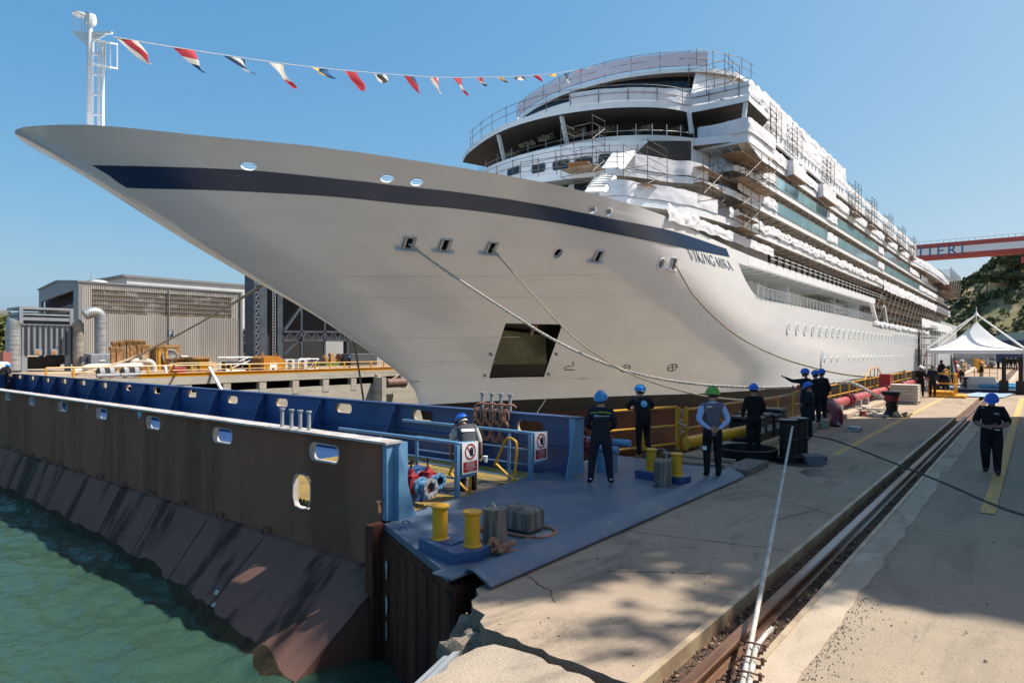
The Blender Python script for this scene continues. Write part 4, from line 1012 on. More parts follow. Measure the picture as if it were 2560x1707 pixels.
for sx, sy, w, h in holes:
    p = gpt(sx, sy); wx = gpt(sx+w/2, sy).x-gpt(sx-w/2, sy).x; hz_ = gpt(sx, sy-h/2).z-gpt(sx, sy+h/2).z
    m = MB(); m.prism([(p.x+a, 6.6, p.z+b) for a, b in rrect(wx, hz_, min(wx, hz_)*.42, 4)], (0, .8, 0)); cut.append(fixn(m.build('cut', capm))); hq.append((p, wx, hz_))
pm = gpt(755, 1228); wx, hz_ = gpt(776, 1228).x-gpt(734, 1228).x, gpt(755, 1186).z-gpt(755, 1268).z
m = MB(); m.prism([(pm.x+a, 6.6, pm.z+b) for a, b in rrect(wx, hz_, .09, 3)], (0, .8, 0)); cut.append(fixn(m.build('cut', capm)))
boolean(GW, cut)
me = GW.data
bi = [i for i, x in enumerate(me.materials) if x == gblue][0]
for p in me.polygons:
    if p.normal.y > .9 and p.center.y > 7.0: p.material_index = bi
for q, w, h in hq+[(pm, wx, hz_)]:
    m = MB(); k = rrect(w+.02, h+.02, min(w, h)*.42, 4); m.tube([(q.x+a, 6.945, q.z+b) for a, b in k+[k[0]]], .013, 5, cap=False); m.build('hole_rim', capm, GATE, smooth=True)
m = MB(); m.bx(gx0, gx1+.05, 6.86, 7.2, 1.322, 1.36); m.build('wall_cap', capm, GATE)
m = MB(); m.bx(gx1-.07, gx1+.02, 6.9, 7.35, -.2, 1.318); m.prism([(gx1+.02, 7.05, 1.3), (gx1+.02, 7.42, 0.1), (gx1+.02, 7.05, .1)], (.12, 0, 0)); m.build('end_stiffener', lblue, GATE)
# lower sloping side with lifting lugs
m = MB(); prof = [(6.95, -.7), (6.86, -.72), (6.83, -.78), (6.42, -1.9), (6.3, -2.4), (6.3, -8)]
n = 60

YB = [(-66, 6.6), (-27, 6.45), (-15, 6.1), (-12, 5.7), (-8.1, 5.15)]
def slope_pt(x, k):                       # k 0 at the knuckle, 1 at the waterline
    b_ = smooth_interp(x, YB); z = -.78-1.12*k; return Vector((x, 6.83+(b_-6.83)*k, z))
def sg(u, v):
    x = gx0+(gx1+.02-gx0)*u; j = round(v*9); w_ = .012*noise.noise(Vector((u*60, v*9, 2)))
    if j < 2: q = Vector((x, prof[j][0], prof[j][1]))
    else: q = slope_pt(x, (j-2)/5*1.12)
    return (q.x, q.y+w_, q.z)
m.grid(sg, n, 9)
wb = MB()
def wbf(u, v):
    x = gx0+(gx1-gx0)*u; top = .9+.09*noise.noise(Vector((x*.9, 0, 4)))+.06*noise.noise(Vector((x*3.7, 2, 4))); p_ = slope_pt(x, top+(1.12-top)*v); return (p_.x, p_.y-.012, p_.z+.004)
wb.grid(wbf, 240, 3); wb.build('weed_band', mat('wet_weed', (.03, .024, .014), .85, c2=(.05, .042, .02), sc=(5, 5, 2), bump=.01, bsc=14, spec=.1), GATE, smooth=True)
k_ = [slope_pt(gx1, i*1.12*.2) for i in range(8)]; m.add([(gx1, 6.95, -.7)]+[tuple(p) for p in k_]+[(gx1, 6.95, k_[-1].z)], [tuple(range(10))]); m.build('sloping_side', gslope, GATE, smooth=True, ang=25)
weld = mat('weld_black', (.02, .015, .013), .8)
for x in (-33, -30.5, -28, -25.4, -23, -20.8, -18.4, -16.1, -13.8, -11.6):
    m = MB(); a_, b_ = slope_pt(x, .02), slope_pt(x, 1.05); m.beam(a_, b_, .025, .02, up=(0, -1, .3)); m.build('seam', weld, GATE)
lug = None
for sx, sy in ((19, 1085), (48, 1098), (81, 1110), (116, 1123), (156, 1138), (203, 1153), (254, 1172), (313, 1192), (382, 1217), (460, 1246), (556, 1279), (672, 1318)):
    p = at(sx, sy, y=6.9)
    if lug is None:
        m = MB(); R_, r_ = .095, .05; k = 12; o1 = [(0, R_*math.cos(R(a)), R_*math.sin(R(a))) for a in range(-30, 211, 20)]; i1 = [(0, r_*math.cos(R(a)), .02+r_*math.sin(R(a))) for a in range(-30, 211, 20)]; nn = len(o1)
        for xx in (-.012, .012): m.add([(xx, b, c) for _, b, c in o1+i1], [(i, i+1, nn+i+1, nn+i) for i in range(nn-1)])
        m.add([(-.012, b, c) for _, b, c in o1]+[(.012, b, c) for _, b, c in o1], [(i, nn+i, nn+i+1, i+1) for i in range(nn-1)]); m.add([(-.012, b, c) for _, b, c in i1]+[(.012, b, c) for _, b, c in i1], [(i, i+1, nn+i+1, nn+i) for i in range(nn-1)])
        lug = m.build('lifting_lug', mat('rusty_lug', (.2, .11, .06), .7, c2=(.07, .035, .025), sc=8)); lug.parent = bpy.data.objects[GATE]; lug.location = (p.x, 6.84, -.64)
    else: cpart(lug, GATE, (p.x, 6.84, -.64))
# paint flakes on the wall
for sx0, sx1, sy0, sy1 in ((343, 354, 1027, 1047), (216, 219, 1008, 1029)):
    a, b = gpt(sx0, sy0), gpt(sx1, sy1); m = MB(); x0, x1, z1, z0 = a.x, b.x, a.z, b.z; f = (x1-x0); m.quad((x0, 6.944, z1), (x0+f*.2, 6.944, z0+(z1-z0)*.4), (x0+f*.3, 6.944, z0), (x0+f*.7, 6.944, z0+.03), (x1, 6.944, z0+(z1-z0)*.5), (x1, 6.944, z1)); m.build('paint_patch', mat('flaked_blue', (.2, .42, .56), .6), GATE)
# inner wall, facing the ramp, with raking stiffeners and slots
ix0 = -48.6
mb = MB(); mb.bx(ix0, -7.85, 12.1, 12.2, -.1, 1.32); IW = fixn(mb.build('inner_wall', [gblue], GATE)); cut = []
ih = [(48, 942, 9, 9), (80, 945, 9, 10), (118, 950, 9, 10), (160, 953, 11, 12), (207, 957, 12, 12), (261, 963, 12, 14), (321, 969, 14, 14), (393, 976, 17, 15), (480, 984, 21, 17), (582, 999, 24, 18), (704, 1006, 30, 20), (860, 1020, 38, 23), (1057, 1038, 50, 25), (1325, 1067, 66, 30)]
for sx, sy, w, h in ih:
    p = at(sx, sy, y=12.1); wx2 = at(sx+w/2, sy, y=12.1).x-at(sx-w/2, sy, y=12.1).x; h2 = h*(-p.x*SN+p.y*CS)/FOC
    m = MB(); m.prism([(p.x+a, 11.8, p.z+b) for a, b in rrect(wx2, h2, h2*.42, 3)], (0, .8, 0)); cut.append(fixn(m.build('cut', rope_t)))
boolean(IW, cut)
m = MB(); m.bx(ix0, -7.8, 12.0, 12.28, 1.322, 1.352); m.build('wall_cap', gblue, GATE)
m = MB(); m.bx(ix0, -7.85, 12.03, 12.1, .62, .66); m.build('stringer', gblue, GATE)
for sx in (65, 102, 143, 189, 241, 300, 367, 450, 547, 661, 805, 990, 1200):
    x = at(sx, 950, y=12.1).x; m = MB(); m.prism([(x, 12.1, 1.3), (x, 12.02, 1.3), (x, 11.45, 0), (x, 12.1, 0)], (.04, 0, 0)); m.bx(x-.06, x+.1, 11.98, 12.02, 1.1, 1.3); m.build('raking_stiffener', gblue, GATE)
m = MB(); m.bx(-7.95, -7.83, 11.9, 12.3, 0, 1.318); m.prism([(-7.83, 11.9, 1.25), (-7.83, 11.55, 0), (-7.83, 11.9, 0)], (.05, 0, 0)); m.build('end_stiffener', lblue, GATE)
m = MB(); m.bx(ix0-.1, ix0, 7.2, 12.2, -.1, 1.3); m.build('end_wall', gblue, GATE)
# deck: open grating made of bars over a dark well
m = MB(); m.bx(gx0, -8.3, 7.06, 12.09, -8, -.3); m.build('hull_body', gblue, GATE)
m = MB()
y = 7.25
for i in range(240):
    m.bx(-14.5, -8.25, 7.22+i*.0202, 7.231+i*.0202, -.045, 0.0)
    if i > 238: break
for i in range(52): m.bx(-14.5+i*.12, -14.485+i*.12, 7.2, 12.08, -.05, -.002)
m.bx(-14.5, -8.25, 7.2, 12.08, -.09, -.055); m.build('grating', grat, GATE, stuff=True)
m = MB(); m.bx(gx0, -14.5, 7.2, 12.08, -.06, 0); m.build('deck_plate', gblue, GATE)
m = MB(); m.bx(-9.75, -8.5, 9.35, 10.75, -.28, .006); m.build('stair_well', darki, GATE)
# ramp plates onto the quay
m = MB(); m.prism([(-8.2, 6.86, .1), (-5.6, 5.74, .1), (-5.6, 14.9, .1), (-8.7, 14.9, .1), (-8.62, 12.3, .1), (-8.35, 9, .1)], (0, 0, -.1)); fixn(m.build('ramp_plate', rampb, GATE))
m = MB(); m.bx(-5.76, -5.42, 5.62, 14.5, .101, .122); m.build('hinge_strip', rampb, GATE)
m = MB(); pf = [(-5.46, .125), (-5.43, .17), (-5.38, .195), (-5.3, .19), (-5.08, .1), (-5.02, .05), (-5.02, .03), (-5.1, .07), (-5.3, .165), (-5.38, .17), (-5.41, .15), (-5.43, .125)]
m.prism([(x, 5.86, z) for x, z in pf], (0, 8.6, 0)); fixn(m.build('ramp_flap', rampb, GATE, smooth=True, ang=40))
m = MB()
for i in range(14): y = 5.9+i*.62+random.random()*.1; m.tube([(-5.2, y, .03), (-5.2, y+.35, .03)], .035, 7)
m.build('hinge_knuckle', grust, GATE, stuff=True)
# end pier under the ramp
pa, pb = Vector((-8.12, 6.82, 0)), Vector((-5.45, 5.7, 0)); pd = (pb-pa).normalized(); pn = Vector((pd.y, -pd.x, 0))
m = MB(); m.prism([pa+Vector((0, 0, -.02)), pb+Vector((0, 0, -.02)), pb+Vector((0, 3, -.02)), pa+Vector((0, 3, -.02))], (0, 0, -9)); fixn(m.build('end_pier', grust, GATE))
for i in range(7):
    p = pa.lerp(pb, (i+.6)/7); m = MB(); m.prism([p-pd*.13, p-pd*.1+pn*.035, p+pd*.1+pn*.035, p+pd*.13], (0, 0, -8)); o = m.build('sheet_rib', grust, GATE); o.location.z -= .12
m = MB(); m.bx(-8.2, -8.02, 6.55, 6.95, -8, .1); m.build('corner_post', grust, GATE)
wht = mat('sign_white', (.72, .72, .7), .5)
for i, z in enumerate((-.55, -1.1, -1.5)):
    p = pa.lerp(pb, .12)+pn*.04; m = MB(); k = [(.05*math.cos(a)*(1+.3*math.sin(3*a+i)), .16*math.sin(a)) for a in [j*.6 for j in range(10)]]; m.add([p+pd*a+Vector((0, 0, z+b)) for a, b in k], [tuple(range(10))]); m.build('paint_patch', capm, GATE)
# end hooks, small rings
for x, z in ((-8.3, .45), (-8.3, .05)):
    m = MB(); m.beam((x, 6.93, z), (x+.15, 6.78, z-.04), .09, .02); m.beam((x+.15, 6.78, z-.04), (x+.17, 6.78, z-.2), .06, .02); m.build('hook_plate', bpy.data.materials['rusty_lug'], GATE)
for x, y in ((-7.75, 7.0), (-7.5, 6.72)):
    m = MB(); m.tube([(x+.06*math.cos(a), y+.03*math.cos(a), .1+.05*math.sin(a)) for a in [i*math.pi/8 for i in range(9)]], .01, 5); m.build('lashing_ring', gblue, GATE)
# numbers on the slope
m = MB(); p = at(548, 1480, z=-1.25); 
for tx, sx, sy in (('80', 549, 1481), ('60', 541, 1511)):
    v = sight(sx, sy); t = 6.6/v.y; q = v*t; q.z += EYE; text_on(tx, .1, (q.x, 6.56-(q.z+1.25)*-.0, q.z), (1, 0, 0), (0, .34, .94), m, out=.06)
m.build('draught_number', wht, GATE, stuff=True)
def at_slope(sx, sy):
    v = sight(sx, sy); lo = .003
    while lo < .03:
        p = v*lo; z = p.z+EYE; yy = 6.83+(smooth_interp(p.x, YB)-6.83)*max(0, (-z-.78)/1.12)
        if p.y >= yy: return Vector((p.x, yy, z))
        lo += .00003
bpy.data.objects['draught_number'].data.clear_geometry()
m = MB()
for tx, sx, sy in (('80', 549, 1481), ('60', 541, 1511)): q = at_slope(sx, sy); text_on(tx, .12, q, (1, 0, 0), (0, .6, .8), m, out=.03)
bpy.data.objects.remove(bpy.data.objects['draught_number']); m.build('draught_number', wht, GATE, stuff=True)
for p in [(703, 1), (726, 1), (748, 1), (770, 1)]:
    x = at(p[0], 1078, y=7.03).x; m = MB(); m.lathe([(.035, 1.36), (.035, 1.68), (.055, 1.68), (.055, 1.71)], (x, 7.05, 0), 10); m.build('peg', steelg, GATE, smooth=True)
for i, sx in enumerate((1206, 1229, 1252, 1275)):
    x = at(sx, 1030, y=12.15).x; m = MB(); m.lathe([(.04, 1.35), (.04, 1.74), (.07, 1.74), (.07, 1.78)], (x, 12.15, 0), 10); m.build('peg', steelg, GATE, smooth=True)
    t = ('leftmost', 'second from the left', 'third from the left', 'rightmost')[i]
    o = []; random.seed(40+i)
    for j in range(3):
        rr = .13+.04*random.random(); o += [(x+.05+rr*math.sin(a)*(.7+.2*j), 11.93-.03*j, 1.3-.28*(j != 0)+(.36+.06*j)*(-.5+.5*math.cos(a))+.12) for a in [2*math.pi*k/14 for k in range(14)]]
    o += [(x-.1, 12.0, 1.46), (x+.12, 12.1, 1.52), (x+.1, 12.25, 1.45)]
    ob = rope_mb(curve3(o, 120), .026).build('rope_coil', rope_o, None, smooth=True, ang=80); tag(ob, 'orange rope coil on the '+t+' of four pegs on the wall', 'rope', 'rope coils on the gate wall')

# --- rails, hoops and signs on the gate deck
def blue_rail(label, x0, x1, y, loopdir, posts):
    nm = thing('deck_railing', label, 'railing', (0, 0, 0), group='blue railings on the gate')
    m = MB(); top = [(x0, y, 1.08), (x1-.1, y, 1.08), (x1, y+loopdir*.04, 1.07), (x1+.03, y+loopdir*.16, 1.06), (x1+.03, y+loopdir*.42, 1.04), (x1+.02, y+loopdir*.5, .96), (x1+.02, y+loopdir*.5, .52), (x1+.02, y+loopdir*.44, .44), (x1, y, .42)]
    m.tube(top, .034, 8); m.build('top_rail', lblue, nm, smooth=True)
    for z in (.72, .4, .1): m = MB(); m.tube([(x0+.5, y+.02, z), (x1, y+.02, z)], .016, 6); m.build('mid_rail', lblue, nm)
    for x in posts: m = MB(); m.bx(x-.035, x+.035, y-.012, y+.012, 0, .98); m.prism([(x-.035, y-.012, .98), (x+.035, y-.012, .98), (x, y-.012, 1.06)], (0, .024, 0)); m.build('post', lblue, nm)
    m = MB(); m.bx(x1-.04, x1+.04, y-.04, y+.04, 0, 1.04); m.build('post', lblue, nm); return nm
blue_rail('nearer blue pipe railing on the gate deck carrying a warning sign', -12.1, -8.5, 8.95, 1, (-11.6, -10.7, -9.6))
blue_rail('farther blue pipe railing on the gate deck behind the stooping worker', -12.3, -8.32, 11.0, 1, (-10.4, -8.9))
for y, t in ((9.0, 'nearer'), (11.04, 'farther')):
    x = -8.44 if y < 10 else -8.26
    nm = thing('warning_sign', t+' red and white no entry sign with black hand on a railing end', 'sign', (x, y, .5), group='no entry signs')
    m = MB(); m.bx(x-.006, x+.006, y+.02, y+.47, .48, 1.07); m.build('panel', wht, nm)
    m = MB(); m.bx(x+.0065, x+.008, y+.05, y+.44, .51, .71); m.build('red_field', redp, nm)
    m = MB(); k = 28; c = (y+.245, .89); o1 = [(x+.009, c[0]+.155*math.cos(2*math.pi*i/k), c[1]+.155*math.sin(2*math.pi*i/k)) for i in range(k)]; o2 = [(x+.009, c[0]+.122*math.cos(2*math.pi*i/k), c[1]+.122*math.sin(2*math.pi*i/k)) for i in range(k)]
    m.add(o1+o2, [(i, (i+1) % k, k+(i+1) % k, k+i) for i in range(k)]); m.add([(x+.0095, c[0]-.1, c[1]+.08), (x+.0095, c[0]-.08, c[1]+.1), (x+.0095, c[0]+.1, c[1]-.08), (x+.0095, c[0]+.08, c[1]-.1)], [(0, 1, 2, 3)]); m.build('prohibition_ring', redp, nm, stuff=True)
    m = MB(); a, b = c[0]+.035, c[1]-.01; xx = x+.011; m.add([(xx, a-.045, b-.07), (xx, a+.04, b-.07), (xx, a+.05, b+.02), (xx, a-.05, b+.02)], [(0, 1, 2, 3)])
    for i in range(4): u = a-.048+i*.026; m.add([(xx, u, b+.018), (xx, u+.019, b+.018), (xx, u+.017, b+.085+.012*(i in (1, 2))), (xx, u+.003, b+.085+.012*(i in (1, 2)))], [(0, 1, 2, 3)])
    m.add([(xx, a-.05, b-.02), (xx, a-.085, b+.03), (xx, a-.07, b+.04), (xx, a-.03, b-.02)], [(0, 1, 2, 3)]); m.build('hand_symbol', blk, nm, stuff=True)
    m = MB()
    for i, l in enumerate(('VIETATO', "L'ACCESSO", 'ai non addetti', 'ai lavori')): text_on(l, .052, (x+.0095, y+.245, .683-.046*i), (0, 1, 0), (0, 0, 1), m, out=.001)
    m.build('lettering', wht, nm, stuff=True)
for y, t in ((9.35, 'nearer'), (10.75, 'farther')):
    nm = thing('hand_hoop', t+' yellow hooped handrail at the head of the gate stair', 'handrail', (0, 0, 0), group='yellow stair hoops')
    m = MB(); m.tube(curve3([(-8.55, y, .06), (-8.5, y, .8), (-8.56, y, .93), (-8.68, y, .96), (-8.8, y, .9), (-9.1, y, .35)], 18), .028, 8); m.build('hoop', yel, nm, smooth=True)
    m = MB(); m.beam((-8.55, y, .06), (-9.05, y, .38), .05, .03); m.build('foot_bar', yel, nm)

# --- pipes with gate valves
def valve(base, axis, r, nm, hgt=.42):
    a = Vector(axis).normalized(); b = Vector(base); up = Vector((0, 0, 1)); s = a.cross(up)
    m = MB()
    for d in (-.13, .13): m.tube([b+a*(d-.018), b+a*(d+.018)], r*1.55, 16)
    m.tube([b-a*.12, b-a*.05, b+a*.05, b+a*.12], [r*1.05, r*1.3, r*1.3, r*1.05], 14)
    m.tube([b, b+up*r*1.3, b+up*(r*1.35), b+up*(r*1.6), b+up*(r*1.65), b+up*(r*2.6)], [r*1.0, r*.95, r*1.25, r*1.25, r*.8, r*.38], 12); m.build('valve_body', redp, nm, smooth=True)
    m = MB(); z = b+up*(r*2.6+hgt*.25); m.tube([b+up*r*2.4, z+up*.06], r*.16, 8); rr = r*1.15
    m.tube([z+a*rr*math.cos(t)+s*rr*math.sin(t) for t in [2*math.pi*i/18 for i in range(19)]], r*.11, 6)
    for t in (0, math.pi/2): m.tube([z-(a*math.cos(t)+s*math.sin(t))*rr, z+(a*math.cos(t)+s*math.sin(t))*rr], r*.08, 5)
    m.build('hand_wheel', blk, nm, stuff=True)
def flange(b, a, r, nm, m_=None):
    b = Vector(b); a = Vector(a).normalized(); m = MB(); k = 20; u = a.orthogonal().normalized(); w = a.cross(u)
    def ring(rad, d): return [b+a*d+u*rad*math.cos(2*math.pi*i/k)+w*rad*math.sin(2*math.pi*i/k) for i in range(k)]
    m.add(ring(r, 0)+ring(r*1.6, 0)+ring(r*1.6, .03)+ring(r*.95, .03)+ring(r*.95, -.3), [(l*k+i, l*k+(i+1) % k, l*k+k+(i+1) % k, l*k+k+i) for l in range(4) for i in range(k)])
    for i in range(8): t = 2*math.pi*i/8; p = b+(u*math.cos(t)+w*math.sin(t))*r*1.32; m.tube([p, p+a*.05], .014, 6)
    fixn(m.build('flange', m_ or lblue, nm, smooth=True, ang=40))
V1 = thing('ballast_pipe', 'blue pipe with two red valves and an open flanged end at the gate corner', 'pipe valve', (0, 0, 0))
for k, (yy, xe) in enumerate(((7.9, -8.12), (8.42, -8.42))):
    r = .105 if k == 0 else .09; z = .46
    m = MB(); m.tube([(-9.15, yy, z), (xe, yy, z)], r, 18, cap=False); m.build('pipe', lblue, V1, smooth=True); valve((-8.62-.12*k, yy, z), (1, 0, 0), r, V1); flange((-8.36-.1*k, yy, z), (1, 0, 0), r, V1); flange((xe-.02, yy, z), (1, 0, 0), r, V1, steelg if k == 0 else None); flange((-8.92, yy, z), (1, 0, 0), r, V1)
m = MB(); m.tube([(-8.35, 7.9, .46), (-8.16, 7.9, .46)], .09, 14); m.build('rusty_bore', grust, V1)
m = MB(); m.bx(-9.3, -9.0, 7.6, 8.7, 0, .62); m.bx(-8.75, -8.65, 7.85, 7.95, 0, .4); m.build('support', gblue, V1, stuff=True)
V2 = thing('ballast_pipe', 'blue pipe with two red valves beside the end of the inner gate wall', 'pipe valve', (0, 0, 0))
m = MB(); m.tube(curve3([(-8.9, 12.55, 0), (-8.9, 12.55, .42), (-8.84, 12.57, .56), (-8.7, 12.6, .6), (-8.2, 12.7, .6), (-7.3, 12.9, .58)], 26), .085, 14); m.build('pipe', lblue, V2, smooth=True); valve((-8.05, 12.73, .6), (1, .2, 0), .09, V2); valve((-7.75, 13.15, .72), (1, .2, 0), .09, V2)
flange((-7.9, 12.76, .6), (1, .2, 0), .085, V2); flange((-8.22, 12.7, .6), (1, .2, 0), .085, V2)
m = MB(); m.tube([(-8.6, 13.0, .72), (-7.2, 13.28, .7)], .085, 12); m.bx(-7.75, -7.6, 12.7, 13.4, .1, .5); m.build('pipe', lblue, V2, stuff=True)

# --- yellow twin bollards, timber posts, ropes lying on the ramp
def bollard_pair(label, pts, base, h=.46, r=.105):
    nm = thing('mooring_bollard', label, 'bollard', (0, 0, 0), group='yellow twin bollards on the ramp')
    m = MB(); m.prism(base, (0, 0, .16)); fixn(m.build('base_block', gblue, nm))
    for x, y in pts:
        m = MB(); m.lathe([(r*1.2, .24), (r*1.2, .275), (r, .285), (r*.98, .25+h-.05), (r*1.0, .25+h-.04), (r*1.22, .25+h-.015), (r*1.24, .25+h), (r*1.2, .25+h+.012)], (x, y, 0), 22); m.build('post', yelw, nm, smooth=True, ang=30)
    return nm
bollard_pair('yellow twin bollard at the near corner of the blue ramp', [(-6.36, 6.36), (-5.8, 6.4)], [(-6.62, 6.2, .1), (-5.75, 6.0, .1), (-5.58, 6.3, .1), (-5.62, 6.56, .1), (-6.5, 6.62, .1)])
bollard_pair('yellow twin bollard at the far end of the ramp beside the leaning man', [(-6.42, 12.75), (-5.74, 12.55)], [(-6.7, 12.55, .1), (-5.6, 12.35, .1), (-5.5, 12.7, .1), (-6.6, 12.95, .1)])
m = MB(); m.bx(-6.26, -6.02, 6.24, 6.46, .262, .272); m.build('base_plate', gblue, 'mooring_bollard')
random.seed(9)
def post(label, x, y, h, r, lean=0):
    m = MB(); k = 14; 
    def f(u, v): a = 2*math.pi*u; rr = r*(1+.06*math.sin(a*7)+.05*noise.noise(Vector((math.cos(a)*2, math.sin(a)*2, x)))+.03*(1-v)); return (x+rr*math.cos(a)+lean*v, y+rr*math.sin(a), .1+h*v+.012*noise.noise(Vector((math.cos(a)*3, math.sin(a)*3, 5)))*v)
    m.grid(f, 28, 5); m.add([f(i/28, 1) for i in range(28)], [tuple(range(28))]); o = m.build('timber_post', timb, smooth=True, ang=50); tag(o, label, 'timber post', 'timber stumps on the ramp'); return o
post('dark upright timber stump beside the near yellow bollards', -5.93, 7.02, .52, .165)
post('pale worn timber stump beside the far yellow bollards', -5.85, 12.12, .5, .165)
m = MB(); m.bbox(-6.42, -5.88, -.19, .19, .1, .46, .05); o = m.build('timber_block', timb); o.location = (.05, 7.86, 0); o.rotation_euler = (0, 0, 0); tag(o, 'squared dark timber block lying behind the upright stump with rope round it', 'timber block')
ob = rope_mb(curve3([(-6.55, 7.6, .13), (-6.0, 7.5, .13), (-5.6, 7.62, .13), (-5.56, 7.95, .13), (-5.8, 8.12, .13), (-6.3, 8.1, .13)], 60), .024).build('rope', rope_o, None, smooth=True, ang=80); tag(ob, 'orange rope looped on the deck round the timber block', 'rope', 'ropes on the ramp')
def heap(c, rad, n, label, mt, r=.028, z=.12, seed=1, grp='ropes on the ramp'):
    random.seed(seed); p = [(c[0]+random.uniform(-1, 1)*rad, c[1]+random.uniform(-1, 1)*rad*.8, z+abs(random.gauss(0, .05))) for i in range(n)]
    ob = rope_mb(curve3(p, n*10), r).build('rope', mt, None, smooth=True, ang=80); tag(ob, label, 'rope', grp)
heap((-5.55, 6.72), .2, 12, 'knotted heap of brown rope at the foot of the near timber stump', rope_o, .036, .15, 2)
heap((-6.2, 7.1), .13, 9, 'small knot of brown rope behind the two near yellow bollards', rope_o, .034, .22, 3)
m = MB(); m.tube(curve3([(-5.88, 7.0, .52), (-5.92, 7.0, .66), (-6.05, 7.05, .66), (-6.3, 7.2, .42)], 16), .008, 5); tag(m.build('thin_line', rope_l, None), 'thin pale line tied over the dark timber stump', 'line')
m = MB(); m.tube(curve3([(-6.25, 12.5, .5), (-6.1, 12.4, .78), (-5.85, 12.3, .76), (-5.8, 12.0, .4), (-5.95, 11.95, .15)], 20), .008, 5); tag(m.build('thin_line', steelg, None), 'thin grey wire looping over the pale timber stump', 'line')
m = MB(); m.prism([(-4.62, 4.2, -.6), (-4.2, 4.2, -.6), (-4.2, 5.1, -.35), (-4.7, 5.1, -.35)], (0, 0, .05)); m.beam((-4.65, 4.15, -.55), (-4.72, 5.1, -.3), .06, .1); m.beam((-4.78, 4.15, -.58), (-4.8, 5.0, -.35), .05, .08); tag(m.build('steel_channel', steelg, None), 'grey steel trough wedged below the broken quay corner', 'steel channel'); bpy.data.objects['steel_channel']['kind'] = 'stuff'
# ------------------------------------------------------------------ FAR SIDE OF THE DOCK: YARD
clad = mat('beige_cladding', (.42, .395, .36), .55, c2=(.36, .335, .3), sc=(.4, .4, .05), m=.1)
cladw = mat('pale_cladding', (.55, .56, .56), .5, c2=(.48, .49, .49), sc=.2)
gclad = mat('grey_cladding', (.2, .21, .215), .5)
rustb = mat('ochre_rusty_steel', (.36, .2, .075), .8, c2=(.24, .12, .05), sc=1.2)
dsteel = mat('dark_blue_steel', (.05, .065, .085), .55, c2=(.035, .045, .06), sc=.6)
shedi = mat('shed_interior', (.018, .02, .022), .9)
grey2 = mat('collector_grey', (.26, .28, .3), .45, c2=(.22, .24, .26), sc=.7)
duct = mat('galvanised_duct', (.4, .41, .41), .4, m=.35, c2=(.32, .32, .31), sc=1.5)
tdirt = mat('translucent_dirty_panel', (.16, .13, .1), .3, c2=(.3, .27, .23), sc=(.25, .25, .5), mix=(.5, .6))
orng = mat('orange_machine', (.5, .2, .025), .45, c2=(.42, .16, .02), sc=1.4)
olive = mat('olive_hopper', (.2, .15, .05), .7)
def win(sx0, sx1, sy0, sy1, x):
    a, b = at(sx0, sy1, x=x), at(sx1, sy1, x=x); m = at((sx0+sx1)/2, sy0, x=x); mb_ = at((sx0+sx1)/2, sy1, x=x); return a.y, b.y, mb_.z, m.z
def ybox(name, label, cat, sx0, sx1, sy0, sy1, x, depth, m, group=None, e=.05, ground=True):
    y0, y1, z0, z1 = win(sx0, sx1, sy0, sy1, x); mb = MB(); mb.bbox(x-depth, x, y0, y1, -.03 if ground else z0, z1, e); return tag(mb.build(name, m), label, cat, group)
# corrugated hall
HX = -140.
ya, yb = at(197, 705, x=HX).y, at(604, 734, x=HX).y; zt_ = at(197, 705, x=HX).z
HALL = thing('corrugated_hall', 'large beige corrugated shipyard hall with a long dirty window band', 'building')
def corr(mb, x, y0, y1, z0, z1, n, d=.12, dx=1):
    vs = []
    for i in range(n+1):
        for k, o in ((0, 0), (.35, 0), (.5, d), (.85, d)):
            if i == n and k: break
            y = y0+(y1-y0)*(i+k)/n; vs += [(x+o*dx, y, z0), (x+o*dx, y, z1)]
    mb.add(vs, [(2*i, 2*i+2, 2*i+3, 2*i+1) for i in range(len(vs)//2-1)])
wy0, wy1 = at(229, 760, x=HX).y, at(580, 760, x=HX).y; wz1, wz0 = at(300, 727, x=HX).z, at(300, 786, x=HX).z
ym = at(421, 800, x=HX).y
for a, b, n in ((ya, ym, 46), (ym, yb, 40)):
    m = MB(); corr(m, HX, a, b, -.03, wz0, n); fixn(m.build('wall_cladding', clad, HALL))
    m = MB(); corr(m, HX, a, b, wz1, zt_, n); fixn(m.build('wall_cladding', clad, HALL))
for a, b, n in ((ya, wy0, 6), (wy1, yb, 4)): m = MB(); corr(m, HX, a, b, wz0, wz1, n); fixn(m.build('wall_cladding', clad, HALL))
m = MB(); corr(m, HX-.1, wy0, wy1, wz0, wz1, 60, .08); o = fixn(m.build('window_band', tdirt, HALL))
m = MB()
for i in range(1, 5): z = wz0+(wz1-wz0)*i/5; m.bx(HX, HX+.06, wy0, wy1, z-.06, z+.06)
m.build('glazing_bar', gclad, HALL, stuff=True)
m = MB()
for i in range(7): y = wy0+(wy1-wy0)*i/7; m.beam((HX-1, y, wz0), (HX-1, y+(wy1-wy0)/7, wz1), .5, .3)
m.build('roof_truss', clad, HALL, stuff=True)
m = MB(); m.prism([(HX+.15, ya-.1, -.03), (HX+.15, ya-.1, 15.4), (-151.5, ya-.1, 16.2), (-162.5, ya-.1, 15.1), (-162.5, ya-.1, -.03), (-161, ya-.1, -.03), (-161, ya-.1, 12.6), (-142.5, ya-.1, 14.0), (-142.5, ya-.1, -.03)], (0, .5, 0)); fixn(m.build('gable_frame', gclad, HALL))
m = MB(); m.bx(-166, -141, ya+2, ya+2.5, 0, 15.2); m.build('gable_interior', shedi, HALL)
m = MB()
for i in range(6): m.beam((-161, ya+1+i*.3, 9.2+i*.5), (-142.5, ya+1+i*.3, 10.6+i*.55), .15, .22)
m.build('roof_purlin', gclad, HALL, stuff=True)
